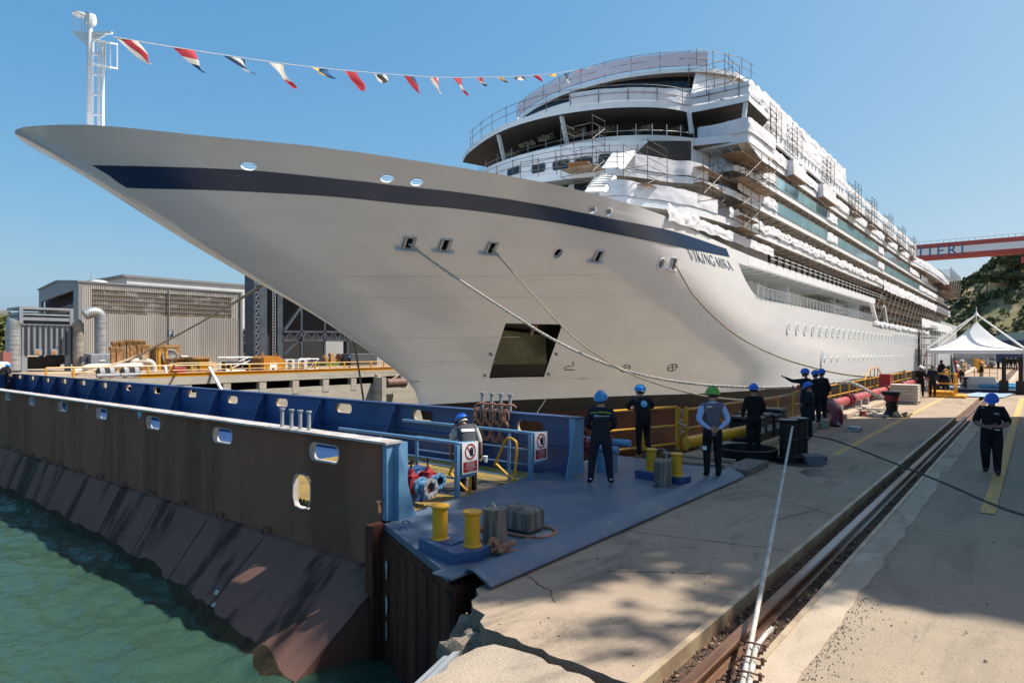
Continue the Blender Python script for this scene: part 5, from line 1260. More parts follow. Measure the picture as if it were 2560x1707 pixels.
m = MB(); m.prism([(HX+.3, ya-.3, 15.35), (-151.5, ya-.3, 16.15), (-162.8, ya-.3, 15.05), (-162.8, ya-.3, 15.3), (-151.5, ya-.3, 16.45), (HX+.3, ya-.3, 15.65)], (0, yb-ya+.6, 0)); fixn(m.build('roof', gclad, HALL))
m = MB(); m.tube([(HX+.35, ym, 0), (HX+.35, ym, 15)], .14, 6); m.bx(HX+.2, HX+.45, yb-.5, yb, 0, 15.2); m.build('downpipe', gclad, HALL, stuff=True)
nm = thing('letter_sign', 'small blue wall sign with a white letter F on the beige hall', 'sign')
a = win(420, 433, 825, 842, HX+.3); m = MB(); m.bx(HX+.2, HX+.3, a[0], a[1], a[2], a[3]); m.build('panel', navy, nm)
m = MB(); text_on('F', 1.5, (HX+.31, (a[0]+a[1])/2, (a[2]+a[3])/2), (0, 1, 0), (0, 0, 1), m); m.build('lettering', wht, nm)
# dust collector
CXX = -98.
y0, y1, z0, z1 = win(52, 178, 812, 888, CXX)
DC = thing('dust_collector', 'grey ribbed dust collector tower on legs in front of the hall gable', 'dust collector')
m = MB(); m.bx(CXX-5, CXX, y0, y1, z0, z1); m.build('body', grey2, DC)
for i in range(10):
    m = MB(); y = y0+(y1-y0)*i/9; m.bx(CXX, CXX+.22, y-.07, y+.07, z0, z1); m.build('rib', dsteel, DC)
zt2 = win(52, 178, 772, 812, CXX)[3]
m = MB()
for k, th in ((0, .12), (.35, .4), (.62, .22), (1, .3)): z = z1+(zt2-z1)*k; m.bx(CXX-5, CXX+.15, y0-.2, y1+.2, z-th/2, z+th/2)
for y in (y0, y1): m.bx(CXX-.2, CXX+.2, y-.2, y+.2, z1, zt2)
m.build('top_frame', grey2, DC, stuff=True)
m = MB(); m.bx(CXX-4.5, CXX-.8, y0, y1, z1, zt2-.5); m.build('plenum', gclad, DC)
za = win(52, 178, 892, 922, CXX)
m = MB(); m.prism([(CXX-.3, y0+.6, za[3]), (CXX-.3, y1-.6, za[3]), (CXX-1.2, y1-1, za[2]), (CXX-1.2, y0+1, za[2])], (-3, 0, 0)); fixn(m.build('hopper', shedi, DC))
for y in (y0+.35, y1-.35): m = MB(); m.bx(CXX-.4, CXX+.1, y-.3, y+.3, -.03, z0); m.build('leg', grey2, DC)
for a, b in ((84, 103), (126, 143)):
    v = win(a, b, 872, 887, CXX); m = MB(); m.bx(CXX+.22, CXX+.3, v[0], v[1], v[2], v[3]); m.build('vent_louvre', steelg, DC)
    m = MB(); m.bx(CXX+.3, CXX+.34, v[0]+.15, v[0]+.5, v[2]+.1, v[2]+.5); m.build('warning_label', orng, DC)
def bigduct(label, pts, r, m_=None, n=30, rings=True):
    p = curve3(pts, n); nm = thing('air_duct', label, 'duct', (0, 0, 0), group='yard air ducts'); m = MB(); m.tube(p, r, 14); m.build('pipe', m_ or duct, nm, smooth=True)
    m = MB()
    for i in range(2, n, 2):
        d = (p[i]-p[i-1]).normalized()*.05; m.tube([p[i]-d, p[i]+d], r*1.04, 14)
    m.build('seam_ring', m_ or duct, nm, smooth=True, stuff=True); return nm
def yp(sx, sy, x): return at(sx, sy, x=x)
bigduct('tall pale hooked exhaust duct in front of the beige hall', [yp(251, 884, -96), yp(251, 820, -96), yp(250, 790, -96), yp(240, 781, -96), yp(225, 782, -96), yp(212, 788, -96)], .68)
bigduct('brown ribbed duct down the right side of the dust collector', [yp(186, 806, -97), yp(196, 815, -97), yp(196, 850, -97), yp(196, 895, -97), yp(200, 912, -97), yp(215, 916, -96)], .62, mat('brown_duct', (.25, .21, .17), .6, c2=(.34, .31, .27), sc=.4))
bigduct('grey round duct down the left side of the dust collector', [yp(40, 802, -97), yp(33, 815, -97), yp(33, 860, -97), yp(33, 925, -97)], .75)
bigduct('long pale pipe snaking low behind the yellow railing', [yp(180, 932, -80), yp(205, 925, -80), yp(225, 918, -80), yp(290, 916, -82), yp(345, 914, -84), yp(352, 913, -84)], .35, mat('pale_pipe', (.5, .46, .4), .7))
bigduct('short pale pipe bend beside the ochre steel stands', [yp(330, 912, -86), yp(338, 904, -86), yp(358, 903, -86), yp(376, 906, -86), yp(384, 918, -86), yp(384, 932, -86)], .38, MATS['pale_pipe'])
nm = thing('control_cabinet', 'grey steel cabinet under the hooked exhaust duct', 'cabinet')
v = win(228, 288, 885, 918, -95); m = MB(); m.bbox(-99, -95, v[0], v[1], -.03, v[3], .06); m.build('housing', grey2, nm)
v = win(251, 260, 889, 898, -95); m = MB(); m.bx(-95, -94.95, v[0], v[1], v[2], v[3]); m.build('grille', steelg, nm); v = win(249, 262, 899, 903, -95); m = MB(); m.bx(-95, -94.95, v[0], v[1], v[2], v[3]); m.build('nameplate', wht, nm)
ybox('dark_cabinet', 'small dark cabinet with a yellow top edge beside the grey cabinet', 'cabinet', 202, 226, 890, 918, -96, 3, dsteel)
# ochre steel stands
SPX = -92.
SL = ['leftmost tall ochre column with a flared head', 'second tall ochre column from the left', 'middle one of the five tall ochre columns', 'fourth tall ochre column from the left', 'rightmost tall ochre column with a flared head',
      'leftmost short ochre column by the grey cabinet', 'second short ochre column from the grey cabinet', 'slim short ochre column between the middle tall ones', 'short ochre column under the fourth tall one', 'short ochre column second from the right of its row', 'rightmost short ochre column of the row']
for i, (sx, top, w) in enumerate(((287, 854, 14), (304, 852, 15), (321, 850, 15), (338, 850, 16), (354, 851, 15), (281, 867, 13), (295, 868, 13), (329, 864, 10), (347, 862, 12), (359, 861, 13), (366, 862, 12))):
    xx = SPX+(1.6 if top > 858 else 0); a, b = at(sx-w*.34, 912, x=xx).y, at(sx+w*.34, 912, x=xx).y; z = at(sx, top, x=xx).z
    if i == 0 or i == 5: pass
    nm = thing('steel_stand', SL[i], 'steel stand', (0, 0, 0), group='ochre steel stands '+('tall' if top < 858 else 'short'))
    c = (a+b)/2; h = (b-a)/2; m = MB(); m.bx(xx-h, xx+h, c-h, c+h, -.03, z-.25); m.build('column', rustb, nm)
    m = MB(); m.prism([(xx-h, c-h, z-.7), (xx+h, c-h, z-.7), (xx+h, c+h, z-.7), (xx-h, c+h, z-.7)], (0, 0, .1)); k = 1.7
    lo = [(xx+s*h, c+t*h, z-.7) for s, t in ((-1, -1), (1, -1), (1, 1), (-1, 1))]; hi = [(xx+s*h*k, c+t*h*k, z-.12) for s, t in ((-1, -1), (1, -1), (1, 1), (-1, 1))]
    m.add(lo+hi, [(i_, (i_+1) % 4, 4+(i_+1) % 4, 4+i_) for i_ in range(4)]); m.bx(xx-h*k, xx+h*k, c-h*k, c+h*k, z-.12, z); m.build('head', rustb, nm)
# yellow posts, cable drum machine, small stands, yellow hopper, red box
for sx, top, t in ((397, 872, 'left'), (415, 872, 'right')):
    y = at(sx, 900, x=-88).y; z = at(sx, top, x=-88).z; m = MB(); m.lathe([(.2, -.03), (.2, z-.1), (.3, z-.1), (.3, z)], (-88, y, 0), 10); tag(m.build('yellow_post', yel, None, smooth=True), t+' one of two tall yellow posts by the spoked drum', 'post', 'yellow posts in the yard')
nm = thing('cable_drum', 'rusty machine with a spoked wheel between the yellow posts', 'machine'); c = at(424, 892, x=-90); m = MB()
m.tube([(c.x+.2, c.y+.95*math.cos(a), c.z+.95*math.sin(a)) for a in [2*math.pi*i/20 for i in range(21)]], .13, 6)
for i in range(8): a = math.pi*i/8; m.tube([(c.x+.2, c.y-.9*math.cos(a), c.z-.9*math.sin(a)), (c.x+.2, c.y+.9*math.cos(a), c.z+.9*math.sin(a))], .07, 5)
m.build('spoked_wheel', steelg, nm, stuff=True); m = MB(); m.bbox(c.x-2, c.x, c.y-1.7, c.y+1.4, 0, c.z+1.2, .2); m.prism([(c.x, c.y-1.9, c.z+1.2), (c.x, c.y-1.4, c.z+1.6), (c.x, c.y+1.4, c.z+1.6), (c.x, c.y+1.6, c.z+1.2)], (-2, 0, 0)); fixn(m.build('housing', rustb, nm))
for i, sx in enumerate((421, 440, 452, 465, 477)):
    y = at(sx, 910, x=-86).y; z = at(sx, 896, x=-86).z; m = MB(); m.lathe([(.55, -.03), (.3, .1), (.3, z-.15), (.6, z-.05), (.6, z)], (-86, y, 0), 8); tag(m.build('pipe_stand', rustb, None), ('leftmost', 'second', 'third', 'fourth', 'rightmost')[i]+' short rusty pipe stand in the row left of the yellow bin', 'stand', 'short rusty pipe stands')
nm = thing('hopper_bin', 'yellow fluted steel bin with a brown lid behind the railing', 'bin')
v = win(497, 521, 897, 920, -84); m = MB(); corr(m, -84, v[0], v[1], 0, v[3], 9, .22); m.build('fluted_side', yel, nm); v2 = win(482, 497, 897, 920, -84); m = MB(); m.bx(-87, -84.05, v2[0], v[1], 0, v[3]); m.build('bin_body', olive, nm); m = MB(); m.bx(-87.2, -83.6, v2[0]-.2, v[1]+.2, v[3], v[3]+.25); m.build('lid', rustb, nm)
ybox('red_box', 'red steel box behind the far yellow railing', 'box', 438, 466, 918, 937, -74, 1.6, redp)
ybox('white_panel_box', 'small white equipment box behind the pipe stands', 'box', 454, 471, 889, 902, -93, 1, wht)
ybox('timber_box', 'plain beige box in front of the ochre stands', 'box', 356, 368, 888, 900, -84, 1, rope_t, ground=False)
# orange generator and two air conditioners
nm = thing('generator_set', 'orange machine cabin with a white door at the far dock edge', 'generator')
v = win(660, 711, 892, 934, -75); m = MB(); m.prism([(-75, v[0], 0), (-75, v[1], 0), (-75, v[1], v[3]-.5), (-75, v[1]-.7, v[3]+.1), (-75, v[0]+.25, v[3]+.1), (-75, v[0], v[3]-.15)], (-3, 0, 0)); fixn(m.build('housing', orng, nm))
v = win(647, 660, 896, 930, -76); m = MB(); m.bx(-78, -76, v[0], v[1]+.2, 0, v[3]); m.build('side_cabinet', mat('brown_cabinet', (.22, .09, .04), .6), nm)
v = win(674, 692, 907, 930, -75); m = MB(); m.bx(-75, -74.94, v[0], v[1], v[2], v[3]); DR = m.build('door', wht, nm); m = MB(); m.bx(-74.94, -74.92, v[0]+.3, v[0]+.6, v[2]+.1, v[2]+.5); m.build('hatch', blk, DR.name)
m = MB(); y = at(659, 888, x=-75).y; m.tube([(-75.3, y, v[3]+.8), (-75.3, y, v[3]+1.35)], .13, 8); y = at(692, 888, x=-75).y; m.tube([(-75.3, y, v[3]+.8), (-75.3, y, v[3]+1.2)], .1, 8); m.build('exhaust', orng, nm, stuff=True)
for sx0, sx1, t in ((714, 737, 'left'), (745, 768, 'right')):
    nm = thing('air_conditioner', t+' one of two grey air conditioners with twin fans by the orange cabin', 'air conditioner', (0, 0, 0), group='air conditioners')
    v = win(sx0, sx1, 898, 932, -76); m = MB(); m.bbox(-77.2, -76, v[0], v[1], 0.1, v[3], .04); m.build('casing', mat('ac_white', (.5, .5, .48), .5), nm)
    for f in (.28, .74):
        z = .1+(v[3]-.1)*f; c = (v[0]+(v[1]-v[0])*.45); m = MB(); rr = (v[3])*.2; m.lathe([(rr*.25, 0), (rr, 0), (rr*1.05, .06), (rr*.95, .08), (rr*.9, .01), (rr*.3, .01), (rr*.25, .06)], (-75.99, c, z), 18, 'x'); m.build('fan_grille', steelg, nm, smooth=True)
        m = MB()
        for i in range(5): a = i*2*math.pi/5; m.quad((-75.93, c, z), (-75.93, c+rr*.85*math.cos(a), z+rr*.85*math.sin(a)), (-75.93, c+rr*.85*math.cos(a+.7), z+rr*.85*math.sin(a+.7)))
        m.build('fan_blade', blk, nm, stuff=True)
def frame_rack(label, sx0, sx1, sy0, sy1, x, d, nx, nz, fill=None):
    v = win(sx0, sx1, sy0, sy1, x); nm = thing('tube_rack', label, 'rack'); m = MB()
    for xx in (x, x-d):
        for i in range(nx+1): y = v[0]+(v[1]-v[0])*i/nx; m.tube([(xx, y, 0), (xx, y, v[3])], .045, 5)
        for k in range(nz+1): z = .15+(v[3]-.15)*k/nz; m.tube([(xx, v[0], z), (xx, v[1], z)], .045, 5)
        m.tube([(xx, v[0], .2), (xx, v[1], v[3])], .04, 5)
    m.build('frame', scafl, nm, stuff=True)
    if fill: m = MB(); m.bbox(x-d+.3, x-.2, v[0]+.3, v[1]-.3, .1, v[3]*.7, .08); m.build('stored_box', fill, nm)
frame_rack('grey tube rack holding black equipment left of the orange cabin', 565, 645, 893, 930, -78, 2, 4, 2, blk)
frame_rack('grey tube rack with dark boxes right of the air conditioners', 770, 797, 897, 930, -77, 2, 2, 1, shedi)
for a, b, t in ((242, 283, 'left'), (302, 345, 'right')):
    v = win(a, b, 930, 946, -70.4); nm = thing('rubber_fender', t+' black rubber fender lying at the far dock edge', 'fender', (0, 0, 0), group='black fenders at the far dock edge')
    m = MB(); m.tube([(-70.2, v[0], .55), (-70.2, v[1], .55)], .45, 10); m.build('roll', blk, nm, smooth=True); m = MB(); m.tube([(-69.6, v[0]-.3, .3), (-69.6, v[1]+.3, .3)], .2, 10)
    for k in (.2, .8): y = v[0]+(v[1]-v[0])*k; m.tube([(-70.2, y-.2, .55), (-70.2, y+.2, .55)], .52, 10)
    m.build('strap_band', steelg, nm, stuff=True)
# far dock-edge beam and railing
yy0, yy1 = at(347, 945, x=-69.1).y, 140
m = MB(); m.bx(-69.25, -68.95, yy0, yy1, -.02, .06); m.bx(-69.14, -69.06, yy0, yy1, .06, .3); m.bx(-69.25, -68.95, yy0, yy1, .3, .36); tag(m.build('edge_beam', yel), 'yellow steel beam along the far dock edge', 'beam')
m = MB(); m.bx(-69.6, -69.45, yy0+4, yy1, .0, .42); tag(m.build('edge_pipe', mat('faded_pink', (.45, .2, .19), .7, c2=(.6, .5, .48), sc=.5)), 'faded pink pipe along the far dock edge behind the yellow beam', 'pipe')
def yrail(label, x, y0, y1, z, h, step, group, m_=None, r=.032, mids=(.55,), gaps=()):
    nm = thing('yellow_railing', label, 'railing', (0, 0, 0), group=group)
    for k in mids+(1.,): m = MB(); m.tube([(x, y0, z+h*k), (x, y1, z+h*k)], r*(1.2 if k == 1 else .8), 6); m.build('rail', m_ or yel, nm)
    y = y0
    pr = None
    while y <= y1+.01:
        if pr is None: m = MB(); m.bx(x-r*1.3, x+r*1.3, -r*1.3, r*1.3, z, z+h); pr = m.build('post', m_ or yel, nm); pr.location.y = y
        else: cpart(pr, nm, (0, y, 0))
        y += step
    return nm
yrail('long yellow railing along the far dock edge', -70.6, 20, 92, 0, 1.1, 2.2, 'yellow railings along the dock', r=.06)
v0 = at(430, 920, x=-72); m = MB(); m.tube([(-72, at(410, 915, x=-72).y, .95), (-72, at(445, 911, x=-72).y, 1.3), (-72, at(530, 911, x=-72).y, 1.3), (-72, at(565, 916, x=-72).y, .95)], .06, 6); tag(m.build('hand_rail', yel), 'raised yellow handrail bend above the far railing', 'handrail')
m = MB(); p = at(412, 922, x=-69.5); m.tube(curve3([(-69.3, p.y-.1, -2), (-69.3, p.y, .4), (-69.4, p.y+.05, .9), (-69.7, p.y+.1, 1.0)], 12), .13, 8); tag(m.build('white_pipe', wht, None, smooth=True), 'thin white pipe standing up at the far dock edge', 'pipe')
m = MB(); a, b = at(523, 918, x=-69.4), at(566, 975, x=-66); m.beam(a, (-66.5, b.y, -1.9), .25, .2); tag(m.build('white_strut', wht), 'long white diagonal strut leaning over the far dock edge', 'strut')
# dark steel hall with open side
DX = -118.
OS = thing('open_steel_hall', 'tall dark blue steel hall with an open braced side behind the bow', 'building')
def bm(a, b, w, name='frame_beam', mt=None, x=DX): m = MB(); m.beam(at(*a, x=x), at(*b, x=x), w, w); m.build(name, mt or dsteel, OS)
v = win(652, 1000, 690, 930, DX-6); m = MB(); a_ = win(813, 865, 853, 905, DX-6)
m.bx(DX-7, DX-6, v[0], a_[0], -.03, 19.4); m.bx(DX-7, DX-6, a_[1], v[1], -.03, 19.4); m.bx(DX-7, DX-6, a_[0], a_[1], a_[3]  , 19.4); m.build('back_wall', shedi, OS, stuff=True)
m = MB(); m.bx(DX-8, DX+.3, v[0]-1, v[1], 19.4, 20); m.build('roof', gclad, OS)
v = win(652, 668, 690, 920, DX); m = MB(); m.bx(DX-6, DX, v[0], v[1], 0  , 19.4); m.build('column', dsteel, OS)
v = win(694, 707, 690, 920, DX); m = MB(); m.bx(DX-3, DX, v[0], v[1], 0  , 19.4); m.build('column', dsteel, OS)
v = win(637, 650, 690, 920, DX)
for y in (v[0], v[1]): m = MB(); m.bx(DX-.3, DX, y-.2, y+.2, 0  , 19.4); m.build('mast_leg', dsteel, OS)
m = MB(); z = 1.
while z < 18: m.beam((DX-.1, v[0], z), (DX-.1, v[1], z), .12); m.beam((DX-.1, v[0], z), (DX-.1, v[1], z+1.6), .1); z += 1.6
m.build('mast_lacing', steelg, OS, stuff=True)
lad = MB(); v = win(682, 688, 690, 920, DX+.2); z = 0
while z < 20: lad.beam((DX+.2, v[0], z), (DX+.2, v[1], z), .08); z += .6
for y in v[:2]: lad.bx(DX+.15, DX+.25, y-.05, y+.05, 0, 20)
lad.build('ladder', steelg, OS, stuff=True)
for y in (829, 850): bm((707, y), (900, y+1), .4)
for i in range(8): bm((712+i*22, 850), (723+i*22, 830), .22); bm((723+i*22, 830), (734+i*22, 850), .22)
bm((711, 825), (752, 768), .5); bm((711, 885), (765, 833), .4); bm((753, 770), (753, 925), .4); bm((811, 800), (811, 925), .4); bm((868, 840), (868, 925), .4)
v = win(800, 880, 850, 910, DX-40); m = MB(); corr(m, DX-40, v[0], v[1], 0, 14, 30); tag(fixn(m.build('pale_shed', cladw)), 'pale corrugated wall seen through the doorway of the dark hall', 'building')
ybox('dark_container', 'dark grey container cabin at the far dock edge beside the bow', 'container', 878, 943, 884, 925, -88, 4, mat('container_grey', (.06, .07, .075), .5))
v = win(940, 985, 893, 925, -95); m = MB(); corr(m, -95, v[0], v[1]+6, 0, 5.2, 26); tag(fixn(m.build('white_shed', cladw)), 'low white corrugated shed just left of the stem', 'shed')
nm = thing('green_skip', 'green skip loaded with scrap in the doorway of the dark hall', 'skip'); v = win(815, 868, 905, 924, -90); m = MB(); m.bx(-93, -90, v[0], v[1], 0, v[3]); m.build('tub', mat('skip_green', (.1, .16, .05), .7), nm); m = MB(); random.seed(4)
for i in range(14): y = random.uniform(v[0]+.4, v[1]-.4); m.box((-91.5+random.random(), y, v[3]+random.random()*1.2), (.5, random.uniform(.3, 1), random.uniform(.3, .9)), random.random())
m.build('scrap', [rustb], nm, stuff=True)
# buildings behind
v = win(585, 640, 716, 900, -190); BH = thing('pale_office', 'pale grey hall with cross bracing seen behind the beige hall', 'building'); m = MB(); m.bx(-230, -190, v[0]-30, v[1]+4, 0, v[3]); m.build('wall', cladw, BH); m = MB(); m.bx(-231, -189.5, v[0]-31, v[1]+5, v[3], v[3]+.6); m.build('roof', gclad, BH)
v2 = win(611, 637, 822, 888, -189.5)
for a, b in (((611, 840), (637, 824)), ((611, 824), (637, 840)), ((611, 886), (637, 855)), ((611, 855), (637, 886)), ((611, 848), (637, 848))): m = MB(); m.beam(at(*a, x=-189.2), at(*b, x=-189.2), .5); m.build('brace', steelg, BH)
m = MB(); m.bx(-190, -189.6, v2[0], v2[1], v2[2], v2[3]); m.build('dark_opening', shedi, BH)
m = MB(); v = win(490, 600, 716, 760, -215); m.prism([(-200, v[0], 20), (-200, v[0], v[3]-3), (-200, v[1], v[3]+.5), (-200, v[1], 20)], (-20, 0, 0)); tag(fixn(m.build('green_roof_hall', mat('green_cladding', (.12, .17, .14), .6))), 'roof of a green hall rising behind the beige hall', 'building')
BL = thing('grey_house', 'mauve grey gabled building at the left edge behind the tree', 'building'); v = win(-60, 42, 800, 905, -150); m = MB(); m.bx(-170, -150, v[0], v[1], 0, v[3]-1); m.build('wall', mat('mauve_wall', (.2, .19, .21), .7), BL); m = MB(); m.prism([(-150, v[0], v[3]-1), (-150, v[1], v[3]-1), (-150, v[1]-2, v[3]+1.4), (-150, v[0], v[3]+4)], (-20, 0, 0)); fixn(m.build('roof', gclad, BL))
m = MB(); v = win(-80, 25, 772, 900, -240); corr(m, -240, v[0], v[1], 0, v[3], 40, .3); tag(fixn(m.build('far_pale_hall', cladw)), 'pale corrugated hall far behind the tree at the left edge', 'building')
TR = thing('truck', 'blue and white truck cab cropped by the left edge', 'truck'); v = win(-40, 26, 905, 940, -84); m = MB(); m.bbox(-87, -84, v[0], v[1], .5, v[3], .2); m.build('body', wht, TR); m = MB(); m.bx(-87, -84.2, v[0], v[1]-2.2, v[3], v[3]+1.6); m.build('cab', mat('truck_blue', (.05, .22, .42), .4), TR)
for k in (.3, .8): y = v[0]+(v[1]-v[0])*k; m = MB(); m.lathe([(.5, 0), (.5, .3)], (-84.1, y, .5), 12, 'x'); m.build('wheel', blk, TR, smooth=True)
v = win(8, 28, 880, 905, -90); m = MB(); m.bx(-93, -90, v[0], v[1], 0, v[3]); tag(m.build('red_stack', mat('stack_red', (.3, .1, .08), .7)), 'stack of reddish crates behind the white truck', 'crates'); bpy.data.objects['red_stack']['kind'] = 'stuff'
# roof vents
m = MB(); p = at(228, 700, x=-145); m.tube([(-145, p.y, 15.5), (-145, p.y, 18)], .06, 5); m.tube([(-145, p.y-.5, 17.2), (-145, p.y+.5, 17.2)], .05, 5); tag(m.build('roof_antenna', steelg), 'thin antenna on the roof of the beige hall', 'antenna')
m = MB(); p = at(246, 706, x=-146); m.lathe([(2, 15.7), (1.7, 16.2), (1, 16.5), (.1, 16.6)], (-146, p.y, 0), 14); tag(m.build('roof_cowl', cladw, None, smooth=True), 'low white dome vent on the roof of the beige hall', 'vent')
# horizontal cylinder fender hung on the dock wall near the stem
c = at(988, 957, x=-67.6); nm = thing('wall_fender', 'rusty brown cylinder fender slung on the far dock wall near the stem', 'fender'); m = MB(); m.tube([(-67.6, c.y-1.6, c.z), (-67.6, c.y+1.7, c.z)], .62, 18); m.build('drum', mat('rust_drum', (.16, .08, .06), .6, c2=(.1, .06, .05), sc=2), nm, smooth=True, ang=40)
m = rope_mb(sag((-68.8, c.y-2.4, -.5), (-68.8, c.y+2.2, -.4), .9, 24), .12); m.build('chain', rope_t, nm)
m = MB(); m.bx(-69, -67.2, c.y-2.6, c.y-1.9, -9, -.9); o = m.build('wall_buttress', dockc); structure(o)
# ------------------------------------------------------------------ QUAY FURNITURE
def yrail2(label, p, q, z, h, step, group, rails=(.52, 1.), r=.026, m_=None, name='yellow_railing'):
    nm = thing(name, label, 'railing', (0, 0, 0), group=group); p, q = Vector((*p, 0)), Vector((*q, 0)); d = (q-p).length; n = max(1, round(d/step))
    for k in rails: m = MB(); m.tube([(p.x, p.y, z+h*k), (q.x, q.y, z+h*k)], r*(1.25 if k == 1. else 1), 8); m.build('rail', m_ or yel, nm, smooth=True)
    pr = None; t = (q-p).normalized(); a = math.atan2(t.y, t.x)
    for i in range(n+1):
        c = p.lerp(q, i/n)
        if pr is None: m = MB(); m.box((0, 0, z+h/2), (r*2.2, r*2.2, h), a); pr = m.build('post', m_ or yel, nm); pr.location = (c.x, c.y, 0)
        else: cpart(pr, nm, (c.x, c.y, 0))
    return nm
G1 = 'yellow railings along the dock'
yrail2('yellow railing with three bars at the end of the ramp', (-8.75, 14.85), (-7.92, 17.3), .1, 1.12, 1.3, G1, (.08, .54, 1.))
yrail2('yellow railing behind the man in the green helmet', (-7.82, 17.5), (-7.3, 24.5), .0, 1.12, 2.3, G1)
yrail2('yellow railing along the dock edge behind the red pipe', (-7.25, 26.2), (-7.25, 39.5), .2, 1.0, 1.9, G1)
yrail2('yellow railing along the dock edge past the red cabinet', (-7.25, 44.5), (-7.25, 56), .2, 1.0, 1.9, G1)
m = MB(); m.tube([(-7.25, 39.5, 1.2), (-7.25, 41, 1.75), (-7.25, 43.2, 1.75), (-7.25, 44.6, 1.2)], .03, 8)
for y in (39.5, 41, 42.2, 43.2, 44.6): m.tube([(-7.25, y, .2), (-7.25, y, 1.2 if y in (39.5, 44.6) else 1.75)], .026, 6)
m.tube([(-7.25, 39.5, 1.2), (-7.25, 44.6, 1.2)], .026, 6); m.tube([(-7.25, 39.5, .72), (-7.25, 44.6, .72)], .02, 6); tag(m.build('raised_railing', yel), 'raised peaked section of yellow railing above the red cabinet', 'railing')
m = MB(); m.beam((-7.9, 17.35, 0), (-7.9, 17.35, 1.2), .09); m.beam((-7.72, 17.5, 0), (-7.72, 17.5, 1.22), .08); m.beam((-7.72, 17.5, .25), (-7.3, 19.6, .3), .06, .16); tag(m.build('gate_post', yel), 'pair of yellow gate posts wound with torn red tape', 'post')
tapem = mat('torn_tape', (.5, .2, .2), .6, c2=(.6, .55, .52), sc=9, mix=(.48, .52)); random.seed(21)
m = MB(); m.tube(curve3([(-7.82+random.uniform(-.1, .1), 17.4+random.uniform(-.09, .09), 1.15-.05*i) for i in range(16)], 80), .022, 4)
tag(m.build('barrier_tape', tapem), 'torn red and white tape knotted round the yellow gate posts', 'tape')
# black double bollard
def big_bollard(label, pts, h, r, base, rings=True, cap=steelg):
    nm = thing('black_bollard', label, 'bollard', (0, 0, 0), group='black mooring bollards')
    for x, y in pts:
        m = MB(); m.lathe([(r*1.25, 0), (r*1.2, .1), (r, .16), (r, h*.46), (r*1.12, h*.48), (r*1.12, h*.53), (r, h*.55), (r, h-.08), (r*1.12, h-.05), (r*1.12, h)], (x, y, 0), 18); m.build('post', blk, nm, smooth=True, ang=30)
        m = MB(); m.lathe([(r*1.1, h+.002), (r*.2, h+.012)], (x, y, 0), 18); m.build('cap', mat('worn_cap', (.2, .21, .22), .45, c2=(.06, .06, .06), sc=7), nm)
    if base: m = MB(); m.prism(base, (0, 0, .12)); fixn(m.build('base_plate', blk, nm))
    return nm
big_bollard('large black double bollard holding the pale ropes in the shade', [(-4.95, 17.45), (-4.85, 18.05)], 1.05, .21, [(-5.35, 17.1, 0), (-4.9, 16.95, 0), (-4.15, 17.75, 0), (-4.2, 18.2, 0), (-4.7, 18.3, 0), (-5.3, 17.7, 0)])
m = MB(); m.prism([(-4.35, 17.0, .02), (-4.0, 17.35, .02), (-4.12, 17.45, .2), (-4.45, 17.1, .2)], (-.12, .1, .05)); m.build('foot_wedge', MATS['dark_blue_steel'], 'black_bollard')
B2 = big_bollard('black bollard wound with red rope standing in the sun', [(-4.74, 31.35)], .95, .22, None)
m = MB(); m.bbox(-5.08, -4.4, 31.03, 31.67, .95, 1.08, .03); m.build('top_plate', blk, B2)
m = MB(); m.lathe([(.38, 0), (.36, .05), (.24, .24)], (-4.74, 31.35, 0), 14); m.build('flared_foot', blk, B2, smooth=True)
rope_r = mat('red_rope', (.34, .06, .05), .9, c2=(.24, .05, .04), sc=9)
o = []
for i in range(5):
    for k in range(12): a = 2*math.pi*k/12; o.append((-4.74+.26*math.cos(a), 31.35+.26*math.sin(a), .66+.05*(i+k/12)))
tag(rope_mb(o, .03).build('red_rope_turns', rope_r, None, smooth=True, ang=80), 'red rope wound round the neck of the sunlit black bollard', 'rope')
# red fire main with elbow, hydrant, cabinet
FM = thing('fire_main', 'thick red water pipe along the dock kerb, bent down at its near end', 'pipe')
pth = curve3([(-5.75, 26.2, 0), (-5.75, 26.35, .42), (-5.95, 26.65, .66), (-6.3, 27.2, .66), (-6.52, 28.2, .6)], 26)
m = MB(); m.tube(pth, .21, 16); m.build('elbow', mat('dark_red_paint', (.17, .012, .025), .35), FM, smooth=True)
m = MB(); m.tube([(-6.52, 28, .58), (-6.55, 62, .58)], .19, 16); m.build('pipe', mat('faded_red_paint', (.4, .07, .07), .4, c2=(.34, .05, .055), sc=1), FM, smooth=True)
fl = None
for y in (28.1, 28.5, 31.6, 32.1, 36.2, 40.8, 46, 52):
    m = MB(); m.tube([(-6.53, y-.05, .58), (-6.53, y+.05, .58)], .29, 16); m.build('collar', MATS['dark_red_paint'], FM, smooth=True, ang=30)
for y in (29.6, 33.4, 35, 38.5, 43, 48): m = MB(); m.bx(-6.8, -6.26, y-.12, y+.12, .2, .5); m.tube([(-6.53+.2*math.cos(a), y, .58+.2*math.sin(a)) for a in [i*math.pi/8 for i in range(9)]], .02, 5); m.build('saddle', steelg, FM)
HY = thing('hydrant', 'red hydrant standpipe with a black valve beside the railing', 'hydrant')
m = MB(); m.lathe([(.13, .2), (.12, 1.15), (.18, 1.17), (.18, 1.25), (.15, 1.28), (.15, 1.45), (.05, 1.5)], (-6.95, 27.6, 0), 14); m.tube([(-7.35, 27.2, 1.33), (-6.95, 27.6, 1.33)], .11, 10); m.build('standpipe', redp, HY, smooth=True, ang=40)
